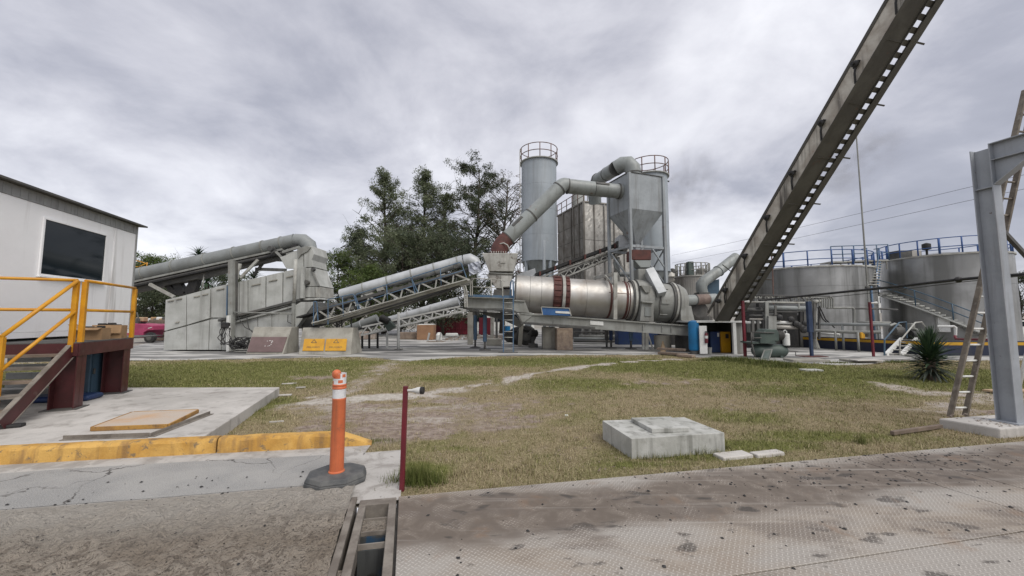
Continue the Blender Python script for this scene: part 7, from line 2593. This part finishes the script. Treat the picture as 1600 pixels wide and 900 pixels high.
# pipes and stuff seen far under the drum
gpw = thing('ground_pipework', 'dim grey pipework and uprights seen low beneath the drum frame', 'pipework', W(930, 533, 26))
for x0, x1, y, Y, r, m_ in ((896, 950, 529, 25, .09, 'cover_dull'), (896, 1000, 533, 25.5, .07, 'dark_steel'), (905, 985, 525, 27, .10, 'grey_paint'), (896, 985, 519, 27, .06, 'dark_steel')):
    make('pipe_run', G().tube(W(x0, y, Y), W(x1, y + .5, Y), r, 8), M[m_], gpw)
for k in range(7):
    p = W(906 + k * 8 + rnd.uniform(-2, 2), 524, 27.4)
    make('upright', G().tube(V(p.x, p.y, .02), V(p.x + (.2 if k % 3 == 0 else 0), p.y, 1.2), .09, 8), M['dark_steel'] if k % 2 else M['grey_paint'], gpw)
p = W(996, 535, 24)
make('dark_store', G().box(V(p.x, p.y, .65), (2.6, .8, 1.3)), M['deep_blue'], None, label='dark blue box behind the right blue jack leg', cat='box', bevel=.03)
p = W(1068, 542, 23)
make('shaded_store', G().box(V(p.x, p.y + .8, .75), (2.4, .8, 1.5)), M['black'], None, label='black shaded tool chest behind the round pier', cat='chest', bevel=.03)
r6 = random.Random(21)
g = G()
for k in range(120):
    x, Y = r6.uniform(-5, 1.5), r6.uniform(28, 36)
    s = r6.uniform(.05, .25)
    g.box(V(x, Y, s * .4), (s * r6.uniform(.8, 2), s, s * .8), r6.uniform(0, 3))
make('rubble_heap', g, M['debris'], kind='stuff')
for k, (px, py, Y, w, hgt, m_, lb) in enumerate(((575, 524, 30, 1.2, .6, 'debris', 'low rubble coloured pile behind the white conveyor, left'), (640, 527, 30, 1.7, .55, 'wood', 'low heap of brown boards behind the white conveyor'), (556, 519, 34, 1.5, .9, 'grey_paint', 'grey box at the back behind the left end of the white conveyor'))):
    p = W(px, py, Y)
    make('debris_pile', G().box(V(p.x, p.y, hgt / 2 + .012), (w, .8, hgt), .1), M[m_], None, label=lb, cat='pile', bevel=.05)
# far perimeter wall and low sheds
pw = thing('perimeter_wall', 'long pale perimeter wall far behind the plant', 'wall', V(0, 62, 0))
for k in range(14):
    make('wall_bay', G().box(V(-75 + k * 12, 62, 1.25), (11.9, .2, 2.5)), M['brown_bund'], pw)
    make('pier', G().box(V(-81 + k * 12, 61.9, 1.35), (.35, .3, 2.7)), M['brown_bund'], pw)
fs_ = thing('white_building', 'low pale building far behind the drum legs', 'building', V(-1.5, 54, 0))
make('wall', G().box(V(-1.5, 54, 1.6), (9, 4, 3.2)), M['white'], fs_)
make('roof', G().box(V(-1.5, 54, 3.3), (9.4, 4.4, .18)), M['cabin_grey'], fs_)
for k in range(3):
    w_o = make('window', G().box(V(-4.4 + k * 2.6, 51.98, 1.7), (1.1, .06, 1.0)), M['glass'], fs_)
ap_ = thing('apartment_block', 'pale distant block of flats glimpsed between the two tanks', 'building', W(1378, 500, 70))
p = W(1378, 500, 70)
make('wall', G().box(V(p.x + .3, 72, 3.2), (5, 4, 6.4)), M['white'], ap_)
for j in range(3):
    for i in range(3):
        make('window', G().box(V(p.x - 1.1 + i * 1.4, 69.98, 1.2 + j * 1.9), (.8, .06, 1.0)), M['glass'], ap_)
car = W(1595, 515, 30)
ca = thing('parked_car', 'white parked car at the right edge behind the bund', 'car', V(car.x, car.y, .012))
make('body', G().prism([V(car.x - 2, car.y, .35), V(car.x + 2.2, car.y, .35), V(car.x + 2.2, car.y, .85), V(car.x + 1.5, car.y, .95), V(car.x + .9, car.y, 1.45), V(car.x - 1.0, car.y, 1.48), V(car.x - 1.7, car.y, .98), V(car.x - 2, car.y, .9)], (0, 1.7, 0)), M['white'], ca, bevel=.06, seg=2)
make('side_window', G().prism([V(car.x - 1.5, car.y - .01, 1.0), V(car.x + 1.2, car.y - .01, 1.0), V(car.x + .8, car.y - .01, 1.38), V(car.x - .95, car.y - .01, 1.4)], (0, .02, 0)), M['glass'], ca)
for dx in (-1.25, 1.35):
    make('wheel', G().lathe(V(car.x + dx, car.y - .03, .33), (0, 1, 0), [(.15, 0), (.30, .01), (.32, .05), (.32, .2)], 20), M['black'], ca)

# ------------------------------------------------------------------ trees
M['bark'] = mat('grey brown bark', (.085, .07, .055), (.05, .042, .034), 6, rough=.95, bump=.5, bscale=14)


def foliage_mat(name, c1, c2, c3):
    m, nt, N, L, b = new_mat(name)
    t = NT(nt)
    at = N.new('ShaderNodeAttribute')
    at.attribute_name = 'tint'
    c = t.mix(t.ramp(at.outputs['Fac'], 0, .6), c1, c2)
    c = t.mix(t.ramp(at.outputs['Fac'], .6, 1), c, c3)
    L.new(c, b.inputs['Base Color'])
    b.inputs['Roughness'].default_value = .6
    b.inputs['Specular IOR Level'].default_value = .3
    tr = N.new('ShaderNodeBsdfTranslucent')
    L.new(c, tr.inputs[0])
    mx = N.new('ShaderNodeMixShader')
    mx.inputs[0].default_value = .25
    out = N['Material Output']
    L.new(b.outputs[0], mx.inputs[1])
    L.new(tr.outputs[0], mx.inputs[2])
    L.new(mx.outputs[0], out.inputs[0])
    return m


M['fol_euc'] = foliage_mat('eucalyptus leaves', (.075, .095, .05), (.135, .16, .088), (.22, .235, .15))
M['fol_dark'] = foliage_mat('dark evergreen leaves', (.045, .06, .036), (.082, .10, .056), (.14, .155, .09))
M['fol_green'] = foliage_mat('mid green leaves', (.05, .08, .02), (.095, .135, .035), (.16, .19, .06))
M['fol_dry'] = foliage_mat('sparse olive leaves', (.07, .065, .04), (.10, .095, .06), (.15, .14, .09))


def leaves(name, centers, n_per, spread, size, m, parent, seed, droop=.4, tintc=None):
    rs = np.random.RandomState(seed)
    C = np.array([[c.x, c.y, c.z] for c in centers], dtype=np.float64)
    sp = np.array([spread[i] if isinstance(spread, list) else spread for i in range(len(C))])
    K = np.repeat(np.arange(len(C)), n_per)
    n = len(K)
    dirs = rs.normal(size=(n, 3))
    dirs /= np.linalg.norm(dirs, axis=1)[:, None]
    rad = rs.uniform(0, 1, n) ** .45
    P = C[K] + dirs * (rad * sp[K])[:, None] * np.array([1, 1, .85])
    ax = rs.normal(size=(n, 3))
    ax[:, 2] -= droop
    ax /= np.linalg.norm(ax, axis=1)[:, None]
    sd_ = np.cross(ax, rs.normal(size=(n, 3)))
    sd_ /= np.linalg.norm(sd_, axis=1)[:, None]
    Ls = size * rs.uniform(.6, 1.5, n)
    Ws = Ls * rs.uniform(.20, .38, n)
    v = np.empty((n, 4, 3))
    v[:, 0] = P
    v[:, 1] = P + ax * (Ls * .5)[:, None] + sd_ * (Ws * .5)[:, None]
    v[:, 2] = P + ax * Ls[:, None]
    v[:, 3] = P + ax * (Ls * .5)[:, None] - sd_ * (Ws * .5)[:, None]
    me = bpy.data.meshes.new(name)
    me.vertices.add(n * 4)
    me.vertices.foreach_set('co', (v.reshape(-1, 3) - np.array(ORIG[parent.name])).ravel())
    me.loops.add(n * 4)
    me.loops.foreach_set('vertex_index', np.arange(n * 4))
    me.polygons.add(n)
    me.polygons.foreach_set('loop_start', np.arange(n) * 4)
    me.polygons.foreach_set('loop_total', np.full(n, 4))
    me.update()
    clump = rs.uniform(0, 1, len(C))
    at = me.attributes.new('tint', 'FLOAT', 'FACE')
    at.data.foreach_set('value', np.clip(clump[K] * .6 + rs.uniform(0, .45, n), 0, 1).astype(np.float32))
    me.materials.append(m)
    o = bpy.data.objects.new(name, me)
    COL.objects.link(o)
    o.parent = parent
    ORIG[o.name] = ORIG[parent.name]
    return o


def tree(name, label, cat, px, py_top, Y, half_w, m, seed, n_cl=60, n_per=150, size=.22, base_cut=.15, shape='cone', lean=0, spread=.9, n_limb=16, bark='bark', group=None):
    rr = random.Random(seed)
    b_ = W(px, 520, Y)
    b_ = V(b_.x, Y, 0)
    topz = W(px, py_top, Y).z
    t = thing(name, label, cat, b_, group)
    g = G()
    tp = [b_ + V(0, 0, -.1)]
    for k in range(1, 7):
        f = k / 6
        tp.append(b_ + V(lean * f + rr.uniform(-.15, .15), rr.uniform(-.15, .15), topz * .96 * f))
    r0 = max(.12, topz * .018)
    g.path(tp, [r0 * (1 - .85 * k / 6) for k in range(7)], 8)
    cents, sps = [], []
    for i in range(n_limb):
        f = base_cut + (1 - base_cut) * (i + .5) / n_limb
        zz_ = topz * f
        k = min(5, int(f * 6))
        p = tp[k].lerp(tp[k + 1], f * 6 - k) if k < 6 else tp[6]
        if shape == 'cone':
            w = half_w * (1 - ((f - base_cut) / (1 - base_cut)) ** 1.7) + .4
        elif shape == 'round':
            u = (f - base_cut) / (1 - base_cut)
            w = half_w * math.sqrt(max(.05, 1 - (2 * u - .9) ** 2 * .9))
        else:
            u = (f - base_cut) / (1 - base_cut)
            w = half_w * (.45 + .55 * math.sin(u * 2.6))
        a = rr.uniform(0, 6.28)
        w *= rr.uniform(.65, 1.12)
        e = p + V(math.cos(a) * w, math.sin(a) * w, w * rr.uniform(.35, .95))
        e.z = min(e.z, topz)
        mid_ = p.lerp(e, .5) + V(0, 0, w * .12)
        rl = r0 * (1 - .8 * f) * .45
        g.path([p, mid_, e], [rl, rl * .6, rl * .2], 5)
        for q_ in (mid_, e):
            for _ in range(2):
                tw = q_ + V(rr.uniform(-1, 1), rr.uniform(-1, 1), rr.uniform(-.2, 1)).normalized() * w * .35
                g.path([q_, tw], [rl * .4, rl * .12], 4, cap=False)
        m_cl = max(2, n_cl // n_limb)
        for j in range(m_cl):
            h_ = (j + 1) / m_cl
            q_ = p.lerp(e, .25 + .75 * h_) + V(rr.gauss(0, .55), rr.gauss(0, .55), rr.gauss(0, .5)) * spread
            q_.z = min(q_.z, topz + .1)
            cents.append(q_)
            sps.append(spread * rr.uniform(.5, 1.15))
    cents.append(tp[6] + V(0, 0, .1))
    sps.append(spread * .5)
    make('trunk', g, M[bark], t, fix=False)
    leaves('crown', cents, n_per, sps, size, m, t, seed)
    return t


E_ = 'eucalyptus_tree'
tree(E_, 'tallest left eucalyptus with pointed loose crown behind the gravel conveyor', 'tree', 600, 264, 41, 4.3, M['fol_euc'], 1, 420, 65, 0.208, .10, 'cone', -.3, .56, 76)
tree(E_, 'middle pointed eucalyptus with loose crown behind the gravel conveyor', 'tree', 657, 263, 41.5, 4.0, M['fol_euc'], 2, 420, 65, 0.208, .10, 'cone', .2, .52, 70)
tree(E_, 'shorter eucalyptus between the middle one and the dark tree', 'tree', 694, 296, 43, 3.4, M['fol_euc'], 3, 330, 65, 0.208, .10, 'cone', 0, .5, 60)
tree('evergreen_tree', 'very dark dense tree with ragged top left of the tall silo', 'tree', 738, 258, 40, 3.3, M['fol_dark'], 4, 480, 71, 0.192, .12, 'column', .6, .5, 80)
tree('sparse_tree', 'sparse olive tree with bare branches behind the inlet duct', 'tree', 784, 276, 42, 5.0, M['fol_dry'], 5, 300, 17, .2, .30, 'round', .5, .5, 60)
tree(E_, 'slim lower eucalyptus with twin tops at the left of the tree group', 'tree', 557, 355, 40, 3.0, M['fol_dark'], 6, 330, 65, 0.192, .06, 'cone', 0, .5, 60)
tree('bushy_tree', 'bushy bright green tree at the far left of the group, beside the hood', 'tree', 527, 396, 38, 2.9, M['fol_green'], 7, 280, 65, 0.176, .05, 'round', 0, .5, 44)
tree('bushy_tree', 'low olive green tree filling the base below the tall eucalypts', 'tree', 625, 366, 37, 4.8, M['fol_euc'], 8, 480, 71, 0.192, .05, 'round', 0, .62, 60)
tree('bushy_tree', 'dull dark green tree in the base right of the low olive one', 'tree', 692, 372, 37, 4.6, M['fol_dark'], 9, 420, 71, 0.192, .05, 'round', 0, .62, 56)
tree('bushy_tree', 'yellow green bush just above the pale conveyor cover', 'tree', 575, 418, 34, 2.5, M['fol_green'], 10, 220, 65, 0.16, .03, 'round', 0, .45, 36)
tree('small_tree', 'dark bushy tree behind the cabin corner under the conveyor', 'tree', 226, 402, 40, 3.4, M['fol_green'], 12, 300, 65, 0.192, .05, 'round', 0, .55, 46)
tree('small_tree', 'dark shrubby tree low behind the magenta trailer', 'tree', 238, 450, 34, 2.7, M['fol_dark'], 13, 220, 71, 0.176, .03, 'round', 0, .5, 36)
tree('small_tree', 'dark tree behind the right tank beside the gantry column', 'tree', 1600, 430, 52, 4.2, M['fol_dark'], 14, 300, 40, .28, .05, 'round', 0, .6, 44)
tree('small_tree', 'loose green tree glimpsed behind the slanted conveyor struts', 'tree', 344, 426, 36, 1.9, M['fol_dark'], 15, 120, 40, .22, .3, 'round', 0, .45, 24)
# two palms behind the bins


def palm(px, ytop, Y, label, r, seed):
    rr = random.Random(seed)
    b_ = V(W(px, 520, Y).x, Y, 0)
    zt_ = W(px, ytop, Y).z - r * .55
    t = thing('palm_tree', label, 'palm', b_)
    make('trunk', G().path([b_, b_ + V(.1, 0, zt_ * .5), b_ + V(0, 0, zt_)], [.2, .16, .14], 10), M['bark'], t)
    me = blade_mesh(r, .10, .9, M['yucca'])
    for i in range(70):
        f = i / 69
        piece('leaf', me, t, b_ + V(0, 0, zt_ + rr.uniform(-.1, .1)), (0, -(R(85) - f * R(120)), i * 2.39996), [rr.uniform(.8, 1.1)] * 3)
    return t


palm(302, 389, 31, 'spiky palm top poking above the covered conveyor', 1.0, 1)
palm(318, 428, 27, 'spiky dark palm crown in the gap under the covered conveyor', 1.1, 2)
palm(392, 425, 28, 'spiky palm crown between the slanted struts over the bins', 1.0, 3)

# ------------------------------------------------------------------ grass


def grass_mat(name):
    m, nt, N, L, b = new_mat(name)
    t = NT(nt)
    at = N.new('ShaderNodeAttribute')
    at.attribute_name = 'tint'
    ag = N.new('ShaderNodeAttribute')
    ag.attribute_name = 'green'
    dry = t.mix(at.outputs['Fac'], (.19, .145, .08), (.52, .44, .285))
    grn = t.mix(at.outputs['Fac'], (.06, .085, .018), (.245, .25, .078))
    c = t.mix(ag.outputs['Fac'], dry, grn)
    L.new(c, b.inputs['Base Color'])
    b.inputs['Roughness'].default_value = .7
    b.inputs['Specular IOR Level'].default_value = .2
    return m


M['grass'] = grass_mat('grass blades')


def blades(name, x, y, z, hgt, wid, green_, seed, lean=.9, parent=None, kind='stuff', label=None, cat=None, tint=1.0):
    rs = np.random.RandomState(seed)
    n = len(x)
    a = rs.uniform(0, 2 * np.pi, n)
    tilt = np.abs(rs.normal(0, .55, n)) * lean
    dx, dy = np.cos(a) * np.sin(tilt), np.sin(a) * np.sin(tilt)
    dz = np.cos(tilt)
    b = a + np.pi / 2 + rs.uniform(-.6, .6, n)
    v = np.empty((n, 3, 3))
    v[:, 0] = np.stack([x - np.cos(b) * wid / 2, y - np.sin(b) * wid / 2, z], -1)
    v[:, 1] = np.stack([x + np.cos(b) * wid / 2, y + np.sin(b) * wid / 2, z], -1)
    v[:, 2] = np.stack([x + dx * hgt, y + dy * hgt, z + dz * hgt], -1)
    off = np.zeros(3)
    if kind != 'stuff':
        off = np.array([x.mean(), y.mean(), z.min()])
    me = bpy.data.meshes.new(name)
    me.vertices.add(n * 3)
    me.vertices.foreach_set('co', (v.reshape(-1, 3) - off).ravel())
    me.loops.add(n * 3)
    me.loops.foreach_set('vertex_index', np.arange(n * 3))
    me.polygons.add(n)
    me.polygons.foreach_set('loop_start', np.arange(n) * 3)
    me.polygons.foreach_set('loop_total', np.full(n, 3))
    me.update()
    for nm, arr in (('tint', rs.uniform(0, tint, n)), ('green', green_)):
        at = me.attributes.new(nm, 'FLOAT', 'FACE')
        at.data.foreach_set('value', np.clip(arr, 0, 1).astype(np.float32))
    me.materials.append(M['grass'])
    o = bpy.data.objects.new(name, me)
    COL.objects.link(o)
    o.location = off
    return tag(o, label, cat, None, kind if kind == 'stuff' else None)


def lawn_z(x, y):
    dx, dy = x - C0.x, y - C0.y
    s, v = (dx * VV.y - dy * VV.x) / DET, (UU.x * dy - UU.y * dx) / DET
    return (fbm(x, y, 1.3, 41) - .5) * .05 * np.clip(v / 1.5, 0, 1) + (fbm(x, y, 5, 43) - .5) * .02 * np.clip(v / .6, 0, 1) - .012, s, v


def in_poly(x, y, poly):
    r = np.zeros(len(x), bool)
    n = len(poly)
    for i in range(n):
        x0, y0, x1, y1 = poly[i][0], poly[i][1], poly[(i + 1) % n][0], poly[(i + 1) % n][1]
        c = ((y0 > y) != (y1 > y)) & (x < (x1 - x0) * (y - y0) / ((y1 - y0) if y1 != y0 else 1e-9) + x0)
        r ^= c
    return r


rs = np.random.RandomState(99)
N_ = 900000
# sample in view: depth weighted towards the viewer
yy = 3.3 + (17.5 - 3.3) * rs.uniform(0, 1, N_) ** 1.25
xx = (rs.uniform(-1, 1, N_) * 1.42) * yy
z, s, v = lawn_z(xx, yy)
ok = (v > .02) & (yy < np.interp(xx, ex_b, ey_b) + .10)
slabp = [(p.x, p.y) for p in slab_poly]
ok &= ~in_poly(xx, yy, slabp)
ok &= ~((s < .06) & (v < 1.34) & (s > -12))
k0 = to_sv(GP(0, 727))
ok &= ~((s < -.55) & (v < np.interp(s, [to_sv(GP(-900, 778))[0], k0[0], to_sv(GP(527, 699))[0], to_sv(GP(580, 696))[0]], [to_sv(GP(-900, 778))[1] + .2, k0[1] + .2, to_sv(GP(527, 699))[1] + .19, 1.36])))
footp = [(p.x, p.y) for p in foot_poly]
ok &= ~in_poly(xx, yy, footp)
mbp = [(p.x, p.y) for p in man_poly]
ok &= ~in_poly(xx, yy, mbp)
xx, yy, z = xx[ok], yy[ok], z[ok]
bare, green = fields(xx, yy)
n4 = fbm(xx, yy, 14, 77)
keep = rs.uniform(0, 1, len(xx)) < np.clip(1.06 - bare * 1.25, .02, 1) * (.35 + .65 * sstep(n4, .35, .6))
xx, yy, z, bare, green, n4 = xx[keep], yy[keep], z[keep], bare[keep], green[keep], n4[keep]
rr_ = rs.uniform(0, 1, len(xx))
hgt = (.017 + .034 * rr_ ** 2) * (1 - .45 * bare) * (1 + .5 * green) * (1 + .4 * (n4 - .5))
hgt *= .85 + .8 * sstep(fbm(xx, yy, 5.5, 131), .5, .72)
wid = np.clip(.0055 + .0012 * (yy - 4), .005, .022) * (1 + .3 * rs.uniform(-1, 1, len(xx)))
gg = np.where(rs.uniform(0, 1, len(xx)) < green * 1.05, .65 + .35 * rs.uniform(0, 1, len(xx)), .25 * green)
blades('grass', xx, yy, z, hgt, wid, gg, 5, lean=1.5)
print('grass blades', len(xx))


def tuft(px, py, n, rx, ry, h0, h1, gr, seed, label, w=.006, lean=.8, name='grass_tuft'):
    r_ = np.random.RandomState(seed)
    c = GP(px, py)
    x = c.x + r_.normal(0, 1, n) * rx * .5
    y = c.y + r_.normal(0, 1, n) * ry * .5
    d = np.hypot((x - c.x) / rx, (y - c.y) / ry)
    h = (h0 + (h1 - h0) * r_.uniform(0, 1, n)) * np.clip(1.15 - d * .6, .3, 1)
    return blades(name, x, y, np.full(n, -.015), h, np.full(n, w), np.full(n, gr) + r_.normal(0, .15, n), seed, lean, None, 'thing', label, 'grass tuft', .5)


tuft(650, 752, 900, .26, .14, .10, .26, 1.0, 1, 'lush green grass tuft at the foot of the thin red post', .007)
tuft(668, 752, 500, .22, .10, .06, .16, .95, 2, 'lower green tuft trailing right of the lush one by the red post', .006)
tuft(1010, 716, 300, .35, .08, .05, .12, .7, 3, 'short grass growing along the front of the manhole block, left', .005)
tuft(1085, 708, 260, .28, .07, .06, .22, .75, 4, 'longer grass blades against the front face of the manhole block', .006, .9)
tuft(1128, 700, 260, .13, .06, .05, .14, .75, 5, 'grass at the right corner of the manhole block', .005)
tuft(1345, 692, 130, .10, .06, .06, .20, .8, 6, 'thin weed tuft standing at the deck edge in the right lawn', .006, .5)
tuft(395, 645, 420, .22, .5, .03, .10, .75, 7, 'weedy strip along the side of the concrete slab', .006)
tuft(425, 628, 300, .16, .3, .03, .11, .8, 8, 'weeds at the far corner of the concrete slab side', .006)
tuft(596, 690, 380, .28, .10, .03, .10, .9, 9, 'green grass fringe behind the tapering end of the yellow kerb', .006)
tuft(455, 715, 160, .11, .035, .01, .03, .55, 10, 'tiny mossy weed on the asphalt in front of the kerb', .006)
for k, (px, py, rx, lb) in enumerate(((1130, 563, .9, 'lush weeds on the lawn edge before the shed'), (1163, 565, .7, 'tall weeds around the red post base by the shed'), (1195, 569, .8, 'lush weeds below the leaning grey panel'), (1225, 573, .6, 'weeds on the lawn edge right of the compressor'))):
    tuft(px, py, 1100, rx, .35, .10, .28, .95, 20 + k, lb, .022, .9, 'weed_patch')
for k, (px, py) in enumerate(((1310, 568), (1400, 566))):
    tuft(px, py, 500, .8, .25, .05, .14, .9, 30 + k, ('green grass fringe left of the right red post plinth', 'green grass fringe before the stile steps')[k], .02, .9, 'weed_patch')
# dry leaf litter and pale scraps
g = G()
r7 = random.Random(4)
for k in range(500):
    px, py = r7.uniform(450, 1100), r7.uniform(600, 740)
    p = GP(px, py)
    s_, v_ = to_sv(p)
    if v_ < .05 or (s_ < .1 and v_ < 1.5) or in_poly(np.array([p.x]), np.array([p.y]), slabp)[0] or in_poly(np.array([p.x]), np.array([p.y]), mbp)[0]:
        continue
    a = r7.uniform(0, 6.28)
    L_ = r7.uniform(.015, .05)
    d = V(math.cos(a), math.sin(a), r7.uniform(-.1, .3))
    n_ = V(-math.sin(a), math.cos(a), r7.uniform(-.2, .5)) * r7.uniform(.005, .012)
    p.z = .012
    g.add([p, p + d * L_ * .5 + n_, p + d * L_, p + d * L_ * .5 - n_], [(0, 1, 2, 3)])
make('leaf_litter', g, M['wood'], kind='stuff', fix=False)
for k, (px, py, sx, sy, lb) in enumerate(((885, 650, .05, .03, 'tiny white scrap lying on the dry grass left of the manhole block'), (432, 660, .2, .02, 'pale stick lying on the grass beside the slab'), (452, 600, .32, .08, 'flat pale stone in the lawn beyond the slab corner'), (470, 606, .2, .07, 'second flat pale stone nearer the orange post'), (445, 618, .25, .10, 'flat stone by the far slab corner'))):
    p = GP(px, py)
    make('scrap' if k == 0 else 'stick' if k == 1 else 'flat_stone', G().box(p + V(0, 0, .01), (sx, sy, .025), .3), M['white'] if k == 0 else M['slab'], None, label=lb, cat='scrap' if k == 0 else 'stick' if k == 1 else 'stone', bevel=.004)

# ------------------------------------------------------------------ thin smoke drifting behind the plant
m, nt, N, L, b = new_mat('thin smoke')
N.remove(b)
t = NT(nt)
tc = N.new('ShaderNodeTexCoord')
oc = tc.outputs['Object']
ln = N.new('ShaderNodeVectorMath')
ln.operation = 'LENGTH'
L.new(oc, ln.inputs[0])
fall = t.ramp(ln.outputs['Value'], 1.0, .25)
d = t.math('MULTIPLY', t.math('MULTIPLY', t.ramp(t.noise(2.2, 3, .6, .4, oc), .44, .72), fall), .22)
pv = N.new('ShaderNodeVolumePrincipled')
pv.inputs['Color'].default_value = (.42, .40, .39, 1)
L.new(d, pv.inputs['Density'])
L.new(pv.outputs[0], N['Material Output'].inputs['Volume'])
for c, sx, sz, tilt in ((W(1075, 285, 46), 4.2, 6.0, .25), (W(1320, 255, 46), 9.5, 5.0, -.35)):
    me = bpy.data.meshes.new('smoke')
    bm = bmesh.new()
    bmesh.ops.create_icosphere(bm, subdivisions=3, radius=1)
    bm.to_mesh(me)
    bm.free()
    me.materials.append(m)
    o = bpy.data.objects.new('smoke', me)
    COL.objects.link(o)
    o.location = c
    o.scale = (sx, 4, sz)
    o.rotation_euler = (0, tilt, 0)
    o['kind'] = 'stuff'
